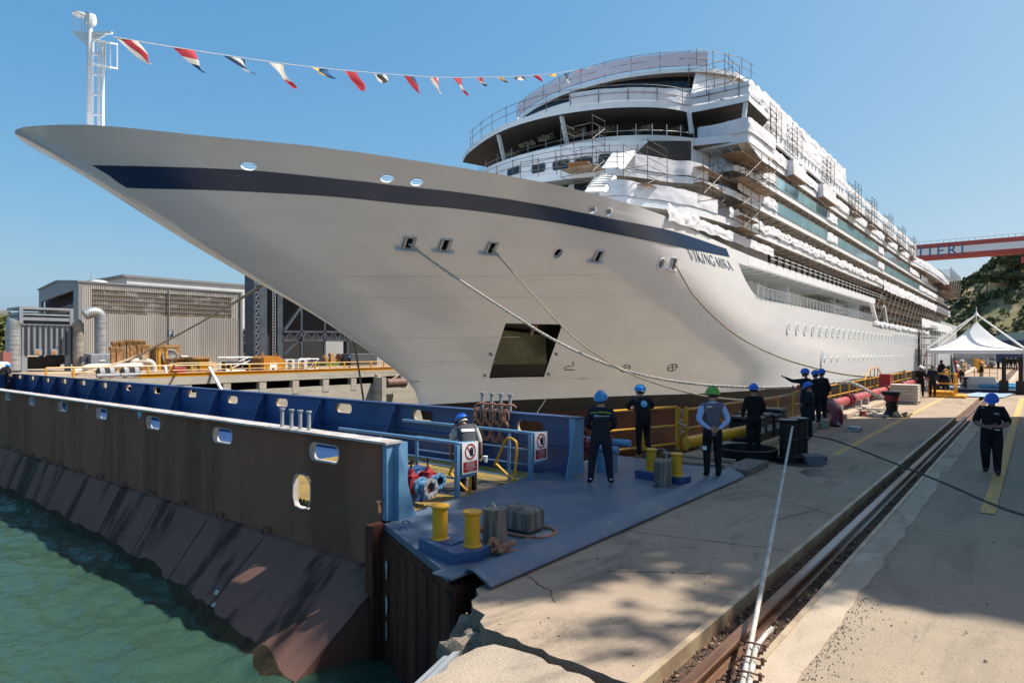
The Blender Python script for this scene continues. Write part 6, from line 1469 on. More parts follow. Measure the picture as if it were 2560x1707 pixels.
m = MB(); m.tube([(-6.9, 27.65, 1.35), (-6.5, 28.05, 1.3)], .1, 10); m.tube([(-6.62, 27.8, 1.33), (-6.58, 27.84, 1.33)], .2, 12); m.tube([(-6.48, 28.0, 1.3), (-6.44, 28.05, 1.3)], .18, 12); m.build('valve', blk, HY, smooth=True, ang=40)
CB = thing('fire_cabinet', 'red fire hose cabinet with white lettering on the dock railing', 'cabinet')
p = at(2203, 975, x=-6.95); m = MB(); m.bbox(-7.0, -6.45, p.y-.33, p.y+.33, .32, 1.42, .03); m.build('housing', redp, CB); m = MB(); m.bx(-7.0, -6.95, p.y-.3, p.y+.3, 0.2, .32); m.build('stand', steelg, CB)
m = MB(); text_on('IDRANTE', .16, (-6.448, p.y-.05, .85), (0, 0, 1), (0, -1, 0), m); m.build('lettering', wht, CB, stuff=True)
m = MB(); m.bx(-6.452, -6.43, p.y+.24, p.y+.28, .75, .95); m.build('handle', steelg, CB)
# white crate of slats
CR = thing('slatted_crate', 'whitewashed wooden slatted crate standing beside the sunlit bollard', 'crate', (-5.35, 39.4, 0))
cw = mat('whitewashed_wood', (.52, .47, .38), .8, c2=(.42, .37, .29), sc=(3, 3, 14))
for i in range(5):
    z = .14+i*.165
    for s in (-1, 1):
        m = MB(); m.bx(-5.95, -4.75, 39.4+s*.5-.015, 39.4+s*.5+.015, z, z+.145); m.build('slat', cw, CR)
        m = MB(); m.bx(-5.35+s*.6-.015, -5.35+s*.6+.015, 38.9, 39.9, z, z+.145); m.build('slat', cw, CR)
for x in (-5.93, -4.77):
    for y in (38.93, 39.87): m = MB(); m.bx(x-.05, x+.05, y-.05, y+.05, 0, .97); m.build('corner_post', cw, CR)
m = MB(); m.bx(-5.97, -4.73, 38.86, 39.94, .96, 1.0); m.build('lid', cw, CR)
for y in (38.95, 39.4, 39.85): m = MB(); m.bx(-5.95, -4.75, y-.06, y+.06, 0, .1); m.build('skid', cw, CR)
# rope pile and timber by the bollard
random.seed(31)
def heap2(c, rx, ry, n, label, mt, r, seed, z0=.03, h=.1, name='rope_pile', group=None):
    random.seed(seed); p = [(c[0]+random.gauss(0, rx*.5), c[1]+random.gauss(0, ry*.5), z0+abs(random.gauss(0, h))) for i in range(n)]
    return tag(rope_mb(curve3(p, n*9), r).build(name, mt, None, smooth=True, ang=80), label, 'rope', group)
heap2((-5.6, 32.6), .7, 1.2, 34, 'heap of pale rope lying behind the sunlit black bollard', rope_l, .04, 5)
heap2((-5.7, 31.0), .22, .3, 14, 'small knot of red rope on the sunlit concrete', rope_r, .035, 6)
heap2((-4.25, 31.7), .22, .35, 14, 'tangle of brown rope to the right of the sunlit bollard', rope_t, .045, 7)
m = MB(); m.bx(-5.6, -4.8, 30.9, 31.1, .02, .1); m.bx(-5.3, -4.95, 30.6, 30.8, .02, .14); tag(m.build('dunnage_timber', cw), 'pale timber dunnage in front of the sunlit bollard', 'timber'); bpy.data.objects['dunnage_timber']['kind'] = 'stuff'
# rubber tray, yellow pipe, planks and black fender boxes in the shade
m = MB(); m.lathe([(.3, .03), (.62, .03), (.7, .1), (.74, .28), (.7, .3), (.64, .14), (.3, .08)], (0, 0, 0), 26); o = m.build('rubber_tray', blk, None, smooth=True, ang=40); o.location = (-5.85, 17.1, 0); tag(o, 'round black rubber tray at the feet of the dark clothed man', 'tray')
m = MB(); m.tube([(-7.1, 16.1, .42), (-6.15, 18.1, .62)], .15, 14); tag(m.build('yellow_pipe', yel, None, smooth=True, ang=40), 'thick yellow pipe lying slanted below the railing', 'pipe')
pw = mat('raw_plank', (.24, .17, .11), .85, c2=(.17, .12, .08), sc=(2, 9, 9))
for i, (x, y, a, z) in enumerate(((-6.6, 14.9, .15, .12), (-6.2, 15.1, .05, .12), (-6.4, 15.5, .3, .17), (-5.9, 15.6, -.1, .12), (-6.8, 15.8, .4, .12))):
    m = MB(); m.box((0, 0, 0), (1.5, .24, .06)); o = m.build('loose_plank', pw); o.location = (x, y, z); o.rotation_euler = (0, .02*i, a)
    tag(o, ('plank nearest the ramp in the shaded stack', 'second plank in the shaded stack by the ramp', 'top plank lying across the shaded stack', 'plank nearest the rubber tray', 'farthest plank of the shaded stack, under the railing')[i], 'plank', 'planks stacked at the ramp end')
m = MB(); m.bbox(-5.6, -5.05, 14.6, 16.2, 0, .16, .02); tag(m.build('timber_baulk', timb), 'dark squared baulk lying at the far end of the ramp flap', 'timber')
for i, (x, y, s) in enumerate(((-6.5, 18.9, 1), (-6.55, 19.7, 1.05), (-6.5, 20.5, .95), (-6.6, 21.2, 1.1))):
    nm = thing('fender_box', ('nearest', 'second', 'third', 'farthest')[i]+' black rubber fender block with a glossy lid on the kerb', 'fender block', (0, 0, 0), group='black fender blocks')
    m = MB(); m.bbox(x-.4*s, x+.4*s, y-.34, y+.34, .2, .2+.62*s, .06); m.build('body', blk, nm); m = MB(); m.bbox(x-.43*s, x+.43*s, y-.37, y+.37, .2+.62*s, .2+.72*s, .04); m.build('lid', blk, nm); m = MB(); m.bx(x+.4*s, x+.43*s, y-.2, y+.2, .45, .62); m.build('metal_plate', steelg, nm)
m = MB(); m.tube(curve3([(-5.5, 25.2, .25), (-5.2, 24.9, .1), (-4.9, 24.6, .05), (-4.75, 25.0, .06)], 16), [.03]*17, 6); m.prism([(-5.2, 25.3, .02), (-4.75, 25.1, .02), (-4.8, 25.7, .02), (-5.1, 25.8, .02)], (0, 0, .1)); tag(fixn(m.build('hose_end', steelg)), 'crumpled grey hose end lying in front of the red pipe bend', 'hose'); bpy.data.objects['hose_end']['kind'] = 'stuff'
for i, (x, y, s) in enumerate(((-6.2, 24.2, .3), (-6.0, 25.3, .24), (-6.25, 26.0, .2))):
    m = MB(); m.lathe([(s*.9, 0), (s, .1), (s*.95, .3), (s*.5, .36)], (x, y, .0), 12); tag(m.build('kerb_stump', dockc, None, smooth=True), ('nearest', 'middle', 'farthest')[i]+' low concrete stump beneath the workers by the kerb', 'stump', 'low stumps at the kerb')
# yellow gangway step unit
YP = thing('step_platform', 'yellow steel step platform with handrails on the sunlit quay', 'platform', (-4.3, 46.5, 0))
m = MB(); m.bbox(-5.0, -3.2, 45.6, 47.6, 0.02, .14, .02); m.build('lower_step', yel, YP); m = MB(); m.bbox(-5.0, -3.8, 45.8, 47.6, .14, .34, .02); m.build('upper_step', yel, YP)
for x in (-5.0, -3.75):
    for y in (45.7, 46.6, 47.5): m = MB(); m.bx(x-.03, x+.03, y-.03, y+.03, .14, 1.35); m.build('post', yel, YP)
    for z in (.75, 1.35): m = MB(); m.tube([(x, 45.7, z), (x, 47.5, z)], .03, 6); m.build('handrail', yel, YP)
for z in (.75, 1.35): m = MB(); m.tube([(-5, 47.5, z), (-3.75, 47.5, z)], .03, 6); m.build('handrail', yel, YP)
# white peaked tent
TX0, TX1, TY0, TY1 = -5.8, -.62, 52., 57.
TENT = thing('marquee_tent', 'white peaked marquee with outside ridge poles over a blue stage', 'tent', ((TX0+TX1)/2, 54.5, 0))
canv = mat('white_canvas', (.8, .79, .76), .6); polem = mat('tent_pole', (.75, .74, .7), .4)
ec = (TX0+TX1)/2, (TY0+TY1)/2; ez, pz, az = 2.78, 4.75, 5.2
def tent(u, v):
    # v: 0 eaves .. 1 peak; u around
    c = [(TX0, TY0), (TX1, TY0), (TX1, TY1), (TX0, TY1)]; k = u*4; j = int(k) % 4; f = k-int(k)
    x = c[j][0]+(c[(j+1) % 4][0]-c[j][0])*f; y = c[j][1]+(c[(j+1) % 4][1]-c[j][1])*f
    s = v; z = ez+(pz-ez)*(.42*s+.58*s**2.6)
    z -= .16*math.sin(math.pi*f)*math.sin(math.pi*min(1, s*1.3))
    return (x+(ec[0]-x)*s, y+(ec[1]-y)*s, z)
m = MB(); m.grid(tent, 64, 14); m.build('canopy', canv, TENT, smooth=True, ang=60)
m = MB(); m.grid(lambda u, v: (tent(u, 0)[0], tent(u, 0)[1], ez-.25*v), 64, 1); m.build('valance', canv, TENT)
for i, (x, y) in enumerate(((TX0, TY0), (TX1, TY0), (TX1, TY1), (TX0, TY1))):
    m = MB(); m.bx(x-.05, x+.05, y-.05, y+.05, 0, ez+.1); m.build('leg', polem, TENT)
    m = MB(); m.tube([(x, y, ez+.1), (ec[0], ec[1], az)], .05, 8); m.build('ridge_pole', polem, TENT)
m = MB(); m.tube([(ec[0], ec[1], pz-.1), (ec[0], ec[1], az+.5)], .03, 6); m.lathe([(.18, 0), (.1, .15), (.02, .3)], (ec[0], ec[1], az-.1), 8); m.build('finial', polem, TENT)
for x in (TX0, TX1): m = MB(); m.tube([(x, TY0, ez), (x+(-.4 if x < -3 else .4), TY0-1.0, .0)], .03, 5); m.build('guy_strap', redp, TENT)
# stage and table
sblue = mat('stage_blue', (.05, .25, .46), .6); nblue = mat('stage_navy', (.015, .03, .09), .5)
ST = thing('stage', 'low blue carpeted stage with a navy front beam under the tent', 'stage', (-2.6, 54, 0))
m = MB(); m.bx(-5.1, -.75, 52.6, 57, 0.1, .14); m.bx(-3.0, -.75, 52.6, 54, .14, .48); m.build('carpet', sblue, ST, stuff=True); m = MB(); m.bx(-5.2, -.6, 52.3, 52.55, 0.02, .22); m.build('front_beam', nblue, ST); m = MB(); m.bx(-5.2, -.6, 52.3, 52.55, .22, .25); m.build('trim', polem, ST)
m = MB(); m.bx(-2.1, -.85, 54.1, 55.5, .14, .55); m.build('step_block', sblue, ST)
TB = thing('cloth_table', 'table under a white cloth to the floor on the blue stage', 'table', (-3.0, 54.5, .1)); m = MB(); m.prism([(-4.0, 54.1, .95), (-2.2, 54.1, .95), (-2.0, 54.0, .14), (-4.1, 54.0, .14)], (0, .85, 0)); m.build('tablecloth', canv, TB)
TW = thing('trestle_table', 'dark carved wooden table at the left end of the stage', 'table', (-4.5, 53, .1)); dw = mat('dark_wood', (.07, .03, .018), .5)
m = MB(); m.bx(-4.95, -3.55, 53.0, 53.6, .88, .95); m.build('top', dw, TW)
for x in (-4.75, -3.75): m = MB(); m.lathe([(.2, .14), (.2, .2), (.08, .3), (.13, .55), (.07, .75), (.15, .88)], (x, 53.3, 0), 10); m.build('leg', dw, TW, smooth=True)
m = MB(); m.beam((-4.75, 53.3, .4), (-3.75, 53.3, .4), .08); m.build('stretcher', dw, TW)
for i, (x, t) in enumerate(((-1.62, 'left'), (-.78, 'right'))):
    SP = thing('loudspeaker', t+' black loudspeaker column at the front of the stage', 'loudspeaker', (x, 51.6, 0), group='black loudspeakers'); m = MB(); m.bbox(x-.24, x+.24, 51.4, 51.9, 0, .85, .03); m.build('bass_box', blk, SP); m = MB(); m.bbox(x-.11, x+.11, 51.5, 51.75, .85, 2.35, .02); m.build('column', blk, SP)
m = MB(); m.prism([(-3.75, 46.8, .03), (-1.55, 46.9, .03), (-1.15, 51.0, .05), (-2.9, 51.0, .05)], (0, 0, .05)); tag(fixn(m.build('cover_plate', mat('pale_blue_plate', (.36, .47, .58), .35))), 'pale blue metal plate bridging the rail slot before the stage', 'plate')
FG = thing('flag_on_pole', 'Italian tricolour flag drooping on a pole at the stage', 'flag', (-4.5, 52.0, 0)); m = MB(); m.tube([(-4.5, 52.05, 0), (-4.46, 52.05, 2.55)], .02, 6); m.build('pole', polem, FG)
m = MB(); m.grid(lambda u, v: (-4.47+u*.55*(.35+.65*v)+.04*math.sin(u*9), 52.05+.07*math.sin(u*11+v*2), 2.5-1.35*v-.35*u+.1*u*v), 12, 8, mfn=lambda u, v: 0 if u < .33 else (1 if u < .66 else 2)); m.build('cloth', [mat('flag_green', (.02, .2, .07), .7), canv, mat('flag_red', (.42, .02, .03), .7)], FG, smooth=True)
# beyond the tent: barriers, truck, second pipe run, far quay clutter
yrail2('yellow barrier beyond the tent on the left', (-6.3, 62), (-6.3, 86), 0, 1.05, 1.4, 'yellow barriers beyond the tent', (.2, .6, 1.))
yrail2('yellow barrier in front of the distant crowd', (-4.5, 74), (-2.8, 74), 0, 1.05, .6, 'yellow barriers beyond the tent', (.2, .6, 1.))
yrail2('yellow barrier across the quay beside the man in the orange helmet', (-5.5, 60), (-5.5, 66), 0, 1.05, .8, 'yellow barriers beyond the tent', (.2, .6, 1.))
TK2 = thing('blue_truck', 'dark blue truck parked far down the quay', 'truck', (-2, 120, 0)); m = MB(); m.bbox(-4.6, -1.4, 118, 126, .9, 4.2, .1); m.build('body', nblue, TK2); m = MB(); m.bbox(-4.5, -1.5, 117.9, 118.1, 2.6, 3.6, .03); m.build('windscreen', gdark, TK2)
for x in (-4.4, -1.6): m = MB(); m.lathe([(.5, -.15), (.5, .15)], (x, 119.5, .5), 12, 'x'); m.build('wheel', blk, TK2)
m = MB(); random.seed(8)
for i in range(26): y = 90+random.random()*120; x = random.uniform(-7.3, -5.6); m.bx(x, x+random.uniform(.4, 1), y, y+random.uniform(.6, 3), 0, random.uniform(.4, 1.5), (0, 1, 1, 2)[i % 4])
o = m.build('quay_clutter', [rustb, steelg, yel]); o['kind'] = 'stuff'
nm = thing('yellow_stair_gantry', 'distant yellow steel gantry and stair seen under the tent', 'gantry', (-12, 262, 0)); m = MB()
for x in (-17, -12, -7):
    for y in (296, 310): m.bx(x-.15, x+.15, y-.15, y+.15, 0, 7)
for z in (3, 5, 7): m.bx(-17, -7, 296, 296.3, z-.15, z+.15); m.bx(-17, -7, 310, 310.3, z-.15, z+.15)
m.beam((-15, 296, 0), (-9, 296, 5), .4); m.beam((-9, 295, 0), (-15, 295, 5), .3); m.build('frame', MATS['worn_yellow_bollard'], nm, stuff=True)

# ------------------------------------------------------------------ gantry crane, hill, far buildings
CY = 300.; GC = thing('gantry_crane', 'red and white shipyard gantry crane beam with blue letters behind the stern', 'crane', (-30, CY, 0))
crd = mat('crane_red', (.4, .06, .04), .5, c2=(.33, .05, .035), sc=.1); crw = mat('crane_white', (.68, .68, .66), .5); crb = mat('crane_blue', (.02, .1, .22), .5)
z0, z1 = 37.6, 43.6
for a, b, mm in ((z0, z0+1.75, crd), (z0+1.75, z1-1.75, crw), (z1-1.75, z1, crd)): m = MB(); m.bx(-110, 60, CY, CY+5, a, b); m.build('girder_band', mm, GC)
m = MB(); q = at(2320, 625, y=CY); lx = [at(s, 625, y=CY).x for s in (2302, 2325, 2350, 2379, 2410)]
for ch, sx in (('T', 2302), ('I', 2325), ('E', 2351), ('R', 2380), ('I', 2406)): text_on(ch, 5.4, (at(sx, 620, y=CY).x, CY-.02, (z0+z1)/2-.15), (1, 0, 0), (0, 0, 1), m, out=.05)
m.build('girder_lettering', crb, GC, stuff=True)
m = MB()
for i in range(60): x = -60+i*2; m.tube([(x, CY+.3, z1), (x, CY+.3, z1+1.1)], .06, 4)
m.tube([(-60, CY+.3, z1+1.1), (60, CY+.3, z1+1.1)], .07, 4); m.build('walkway_rail', steelg, GC, stuff=True)
for x in (55, -105):
    for s in (-1, 1): m = MB(); m.beam((x, CY+2.5+s*9, 0), (x, CY+2.5+s*1.5, z0), 2.2, 2.6); m.build('leg', crd, GC)
p = at(2558, 648, y=CY); m = MB(); m.bx(p.x-.6, p.x+3, CY+1, CY+4, p.z-1, p.z+1.1); m.build('trolley_cab', crd, GC)
hillm = mat('dry_hillside', (.2, .17, .075), .95, c2=(.1, .11, .04), sc=.06, c3=(.3, .24, .13), sc3=.05, mix3=(.58, .66))
leafd = mat('dark_scrub_leaves', (.035, .055, .02), .8, c2=(.07, .095, .03), sc=.5); leafl = mat('light_scrub_leaves', (.085, .1, .035), .8, c2=(.05, .075, .025), sc=.4); bark = mat('pine_bark', (.12, .08, .055), .9)
HT = [(-80, 14), (-58, 20), (-50, 26), (-40, 33), (-26, 40), (-14, 52), (-2, 60), (20, 74), (60, 95), (140, 110), (400, 60)]
def hillz(x, y):
    r = smooth_interp(x, HT)+5; k = min(1, max(0, (y-330)/120)); k = k*k*(3-2*k)
    return -2+r*k+4*noise.noise(Vector((x*.03, y*.03, 0)))*k+1.5*noise.noise(Vector((x*.1, y*.1, 2)))*k
m = MB(); m.grid(lambda u, v: (-140+540*u, 325+330*v, hillz(-140+540*u, 325+330*v) if v < .99 else -2), 120, 70); structure(m.build('hill', hillm, smooth=True, ang=180))
def leafclump(mb, c, r, n, s, sq=.8, mi=0):
    for i in range(n):
        a = random.random()*6.283; z = random.uniform(-1, 1); q = math.sqrt(1-z*z); rr = r*(.55+.5*random.random())
        p = Vector((c[0]+rr*q*math.cos(a), c[1]+rr*q*math.sin(a), c[2]+rr*z*sq))
        d = Vector((random.gauss(0, 1), random.gauss(0, 1), random.gauss(0, .6))).normalized(); t = d.orthogonal().normalized()*s*(.6+.8*random.random()); w = d.cross(t).normalized()*s*.5
        mb.add([p-t, p-w, p+t, p+w], [(0, 1, 2, 3)], mi)
random.seed(17); m = MB(); cnt = 0
while cnt < 1500:
    x = random.uniform(-75, 90); y = random.uniform(345, 520)
    if random.random() > .45+.6*noise.noise(Vector((x*.04, y*.04, 7)))+.25: continue
    z = hillz(x, y); r = random.uniform(1.4, 3.6); leafclump(m, (x, y, z+r*.45), r, 26, r*.42, .7, random.choice((0, 0, 1))); cnt += 1
o = m.build('hillside_scrub', [leafd, leafl]); o['kind'] = 'stuff'
def pine(label, x, y, h, cr, seed, zb=None, trunk=.35, lean=0, leaf=.5, nl=9, per=60, group='pines on the hill', lo=.55, cat='pine tree'):
    random.seed(seed); zb = hillz(x, y)-.5 if zb is None else zb; nm = thing('pine_tree', label, cat, (x, y, zb), group=group)
    m = MB(); tp = curve3([(x, y, zb), (x+lean*.3, y, zb+h*.4), (x+lean, y+.2*lean, zb+h*.85)], 10); m.tube(tp, [trunk*(1-.07*i) for i in range(11)], 8)
    cl = []
    for i in range(nl):
        a = i*2.4+random.random(); d = cr*(.25+.75*math.sqrt(random.random())); c = Vector((x+lean+d*math.cos(a), y+d*math.sin(a), zb+h*(lo+(1-lo)*random.random()*(1-.25*d/cr)))); cl.append(c)
        s = tp[5+i % 5]; m.tube(curve3([s, s.lerp(c, .5)+Vector((0, 0, -.03*h)), c], 5), [trunk*.35*(1-.14*k) for k in range(6)], 5)
    m.build('trunk', bark, nm, smooth=True); m = MB()
    for c in cl: leafclump(m, c, cr*random.uniform(.28, .46), per, leaf, .55, random.choice((0, 0, 1)))
    m.build('crown', [leafd, leafl], nm); return nm
for i, (sx, y, h, cr, t) in enumerate(((2468, 400, 13, 6.5, 'lone umbrella pine on the left shoulder of the hill'), (2535, 400, 14, 6, 'left one of the tall pines on the hill crest'), (2552, 405, 17, 7, 'tallest pine on the hill crest at the right edge'), (2520, 398, 8, 5, 'small pine just below the two tall crest pines'))):
    v = sight(sx, 800); x = v.x*y/v.y; pine(t, x, y, h, cr, 50+i, per=90, leaf=.8)
BB = thing('far_shed', 'pale barrel roofed shed at the foot of the hill on the right', 'building', (-10, 290, 0)); m = MB(); v = sight(2500, 800); x0 = v.x*280/v.y
m.prism([(x0+12*math.cos(a)+9, 280, 6+2.7*math.sin(a)) for a in [math.pi*i/12 for i in range(13)]], (0, 20, 0)); m.build('barrel_roof', mat('green_glass_roof', (.2, .3, .28), .4), BB); m = MB(); m.bx(x0-3, x0+21, 280, 300, 0, 6); m.build('wall', steelg, BB)
m = MB(); v = sight(2470, 800); x0 = v.x*250/v.y; m.bx(x0-8, x0+14, 250, 262, 0, 5); m.bx(x0-9, x0+15, 249.6, 262.5, 5, 5.4); tag(m.build('low_beige_building', clad), 'low beige building behind the tent peak', 'building')
# ------------------------------------------------------------------ the land side, just out of frame: what shades the quay
WB = thing('quayside_building', 'tall plain workshop standing on the land side of the quay', 'building', (9, 24, 0)); m = MB(); m.bx(3.0, 16, 20.3, 38.5, -.02, 25); m.build('wall', clad, WB); m = MB(); m.bx(2.9, 16.2, 20.2, 38.55, 25, 25.4); m.build('roof', gclad, WB)
for i in range(5):
    for k in range(4): m = MB(); m.bx(2.95, 3.05, 21.5+i*3.3, 23.3+i*3.3, 3+k*5, 5.4+k*5); m.build('window', mwin, WB)
# trees on the land side, out of frame, dappling the quay
for i, (x, y, h, cr, ln, t) in enumerate(((2.6, 15.6, 20, 2.2, -.4, 'tall pine on the land side leaning over the quay'), (2.4, 17.4, 20, 3.2, -1.3, 'second tall pine on the land side'), (5.4, 18.0, 21, 2.2, -.5, 'third tall pine on the land side'))):
    pine(t, x, y, h, cr, 83+i, zb=-.02, trunk=.3, lean=ln, leaf=.3, nl=13, per=80, group='pines on the land side', lo=.62)
random.seed(77); m = MB(); lim = curve3([(7.4, 17.9, 11), (6.2, 18.6, 13.4), (4.9, 15.6, 13.9), (3.4, 12.2, 14.2)], 14); m.tube(lim, [.16*(1-.05*i) for i in range(15)], 7); m.build('limb', bark, 'pine_tree.006', smooth=True)
m = MB()
for i, p in enumerate(lim[4:]): leafclump(m, p+Vector((random.uniform(-.3, .3), 0, .2)), .55, 26, .24, .5)
m.build('limb_foliage', [leafd, leafl], 'pine_tree.006')
m = MB(); random.seed(12); TRL = thing('leafy_tree', 'green leafy tree cut by the left edge beside the dust collector', 'tree', (0, 0, 0)); p = at(3, 890, x=-110); m.tube([(p.x, p.y, 0), (p.x, p.y, 5)], .3, 7); m.build('trunk', bark, TRL)
m = MB()
for i in range(26): q = at(random.uniform(-30, 16), random.uniform(795, 868), x=-110); leafclump(m, (q.x+random.uniform(-2, 2), q.y, q.z), 1.1, 60, .4, .9, random.choice((0, 1, 1)))
m.build('crown', [leafl, mat('olive_leaves', (.13, .15, .035), .8)], TRL)
# ------------------------------------------------------------------ PEOPLE
skin_ = mat('skin', (.36, .2, .14), .55); skind = mat('tanned_skin', (.22, .12, .085), .55)
navyc = mat('navy_overalls', (.012, .014, .022), .85, c2=(.02, .022, .033), sc=14, bump=.02, bsc=(11, 11, 7), spec=.2); blackc = mat('black_clothes', (.008, .008, .009), .85, c2=(.014, .014, .016), sc=12, bump=.02, bsc=(11, 11, 7), spec=.2); bootm = mat('work_boots', (.018, .014, .011), .6)
shirtb = mat('light_blue_shirt', (.3, .42, .66), .8, c2=(.24, .36, .6), sc=14, bump=.02, bsc=12); vestg = mat('grey_vest', (.085, .085, .11), .85, c2=(.11, .11, .135), sc=9, bump=.015, bsc=12); greyv = mat('charcoal_vest', (.03, .036, .042), .85, c2=(.045, .05, .056), sc=14); beige = mat('beige_trousers', (.3, .24, .16), .85); shirtp = mat('pale_sleeve', (.42, .42, .38), .85)
hblue = mat('blue_helmet', (.01, .1, .52), .3, coat=.3); hcyan = mat('bright_blue_helmet', (.015, .22, .52), .3, coat=.3); hgreen = mat('green_helmet', (.09, .32, .03), .35); hwhite = mat('white_helmet', (.65, .65, .62), .4); horange = mat('orange_helmet', (.6, .12, .03), .4); hairm = mat('dark_hair', (.015, .011, .009), .7); hairg = mat('grey_hair', (.4, .37, .34), .8); refl = mat('reflective_strip', (.7, .72, .72), .4)
BASE = dict(pel=(0, 0, .95, .145), sp=(0, .0, 1.1, .135), ch=(0, 0, 1.3, .155), nk=(0, -.005, 1.475, .062), hb=(0, .012, 1.55, .066), hd=(0, .025, 1.63, .094), ht=(0, .015, 1.7, .08),
            hl=(-.095, 0, .9, .105), kl=(-.105, .02, .5, .068), al=(-.11, -.02, .1, .05), tl=(-.125, .13, .045, .04), hr=(.095, 0, .9, .105), kr=(.105, .02, .5, .068), ar=(.11, -.02, .1, .05), tr=(.125, .13, .045, .04),
            sl=(-.185, 0, 1.41, .075), el=(-.25, -.02, 1.13, .052), wl=(-.26, .06, .9, .034), ml=(-.255, .08, .83, .03), sr=(.185, 0, 1.41, .075), er=(.25, -.02, 1.13, .052), wr=(.26, .06, .9, .034), mr=(.255, .08, .83, .03))
BONES = [('pel', 'sp', 'T'), ('sp', 'ch', 'T'), ('ch', 'nk', 'T'), ('nk', 'hb', 'S'), ('hb', 'hd', 'S'), ('hd', 'ht', 'S'), ('pel', 'hl', 'L'), ('hl', 'kl', 'L'), ('kl', 'al', 'L'), ('al', 'tl', 'B'), ('pel', 'hr', 'L'), ('hr', 'kr', 'L'), ('kr', 'ar', 'L'), ('ar', 'tr', 'B'),
         ('ch', 'sl', 'T'), ('sl', 'el', 'A'), ('el', 'wl', 'F'), ('wl', 'ml', 'S'), ('ch', 'sr', 'T'), ('sr', 'er', 'A'), ('er', 'wr', 'F'), ('wr', 'mr', 'S')]
def person(label, loc, rz, pose={}, mats={}, hat=hblue, hscale=1., fine=True, look=(0, 1, 0), hair=hairm, brim='cap', group=None, girth=1.):
    nm = thing('person', label, 'person', (0, 0, 0), group=group)
    J = {k: list(v) for k, v in BASE.items()}
    for k, v in pose.items(): J[k][:3] = v
    for k in ('pel', 'sp', 'ch', 'hl', 'hr', 'kl', 'kr', 'al', 'ar', 'sl', 'sr', 'el', 'er'): J[k][3] *= girth*(1.1 if k in ('pel', 'sp', 'ch') else 1.2)
    names = list(J); me = bpy.data.meshes.new('body'); me.from_pydata([J[k][:3] for k in names], [(names.index(a), names.index(b)) for a, b, _ in BONES], [])
    o = bpy.data.objects.new('body', me); COL.objects.link(o); o.modifiers.new('s', 'SKIN'); sv = me.skin_vertices[0].data
    for i, k in enumerate(names):
        r = J[k][3]; sv[i].radius = (r, r*(.78 if k in ('ch', 'sp', 'pel') else 1)); sv[i].use_root = (k == 'pel')
    sb = o.modifiers.new('u', 'SUBSURF'); sb.levels = 2 if fine else 1; sb.render_levels = sb.levels
    dg = bpy.context.evaluated_depsgraph_get(); m2 = bpy.data.meshes.new_from_object(o.evaluated_get(dg)); o.modifiers.clear(); o.data = m2
    md = dict(T=navyc, A=navyc, F=navyc, L=navyc, B=bootm, S=skin_); md.update(mats); keys = list('TAFLBS')
    m2.materials.clear()
    for k in keys: m2.materials.append(md[k])
    seg = [(Vector(J[a][:3]), Vector(J[b][:3]), t, J[a][3], J[b][3]) for a, b, t in BONES]
    for p in m2.polygons:
        c = p.center; best = 9; bt = 'T'
        for a, b, t, ra, rb in seg:
            ab = b-a; k = max(0, min(1, (c-a).dot(ab)/max(1e-6, ab.length_squared))); d = (c-a-ab*k).length-(ra+(rb-ra)*k)
            if d < best: best, bt = d, t
        p.material_index = keys.index(bt)
    bm_ = bmesh.new(); bm_.from_mesh(m2)
    def lump(pts, r, mi):
        mb = MB(); mb.tube(pts, r, 7); off = [bm_.verts.new(v) for v in mb.v]
        for f in mb.f:
            try: q = bm_.faces.new([off[i] for i in f]); q.material_index = mi; q.smooth = True
            except ValueError: pass
    if fine:
        for w, h, sgn in (('wl', 'ml', -1), ('wr', 'mr', 1)):
            a, b = Vector(J[w][:3]), Vector(J[h][:3]); d = (b-a).normalized(); s = d.cross(Vector((0, 1, 0))); s = (s if s.length > .1 else Vector((1, 0, 0))).normalized(); n = s.cross(d)
            for i, (off, ln) in enumerate(((-.028, .072), (-.01, .082), (.009, .077), (.027, .06))):
                r0 = b+s*off; lump([r0-d*.02, r0+d*ln*.5+n*.006, r0+d*ln*.85-n*.012, r0+d*ln-n*.026], [.0105, .0105, .0095, .006], 5)
            r0 = b-d*.045-s*.03*sgn; lump([r0, r0-s*.022*sgn+d*.028, r0-s*.024*sgn+d*.06], [.013, .012, .008], 5)
    L_ = Vector(look).normalized(); H = Vector(J['hd'][:3]); rt = L_.cross(Vector((0, 0, 1))).normalized(); up = rt.cross(L_)
    lump([H+L_*.085+up*.012, H+L_*.105-up*.012, H+L_*.108-up*.026, H+L_*.09-up*.034], [.009, .014, .017, .01], 5)
    for s in (-1, 1): lump([H+rt*s*.09+up*.015-L_*.01, H+rt*s*.1-L_*.015, H+rt*s*.092-up*.03-L_*.005], [.012, .022, .012], 5)
    lump([H+L_*.075-up*.075, H+L_*.06-up*.09], [.03, .02], 5)
    bm_.to_mesh(m2); bm_.free(); m2.shade_smooth()
    o.parent = bpy.data.objects[nm]; LOC[o.name] = Vector()
    T = H+up*.02
    if fine:
        m = MB()
        for s in (-1, 1): m.tube([H+L_*.082+rt*s*.036+up*.02, H+L_*.092+rt*s*.036+up*.02], [.014, .008], 8); m.tube([H+L_*.086+rt*s*.02+up*.044, H+L_*.083+rt*s*.055+up*.042], .007, 5)
        m.build('eyes', blackc, nm, stuff=True)
        m = MB(); m.tube([H+L_*.092-rt*.024-up*.052, H+L_*.097-up*.05, H+L_*.092+rt*.024-up*.052], .007, 5); m.build('mouth', mat('lips', (.24, .09, .08), .6), nm)
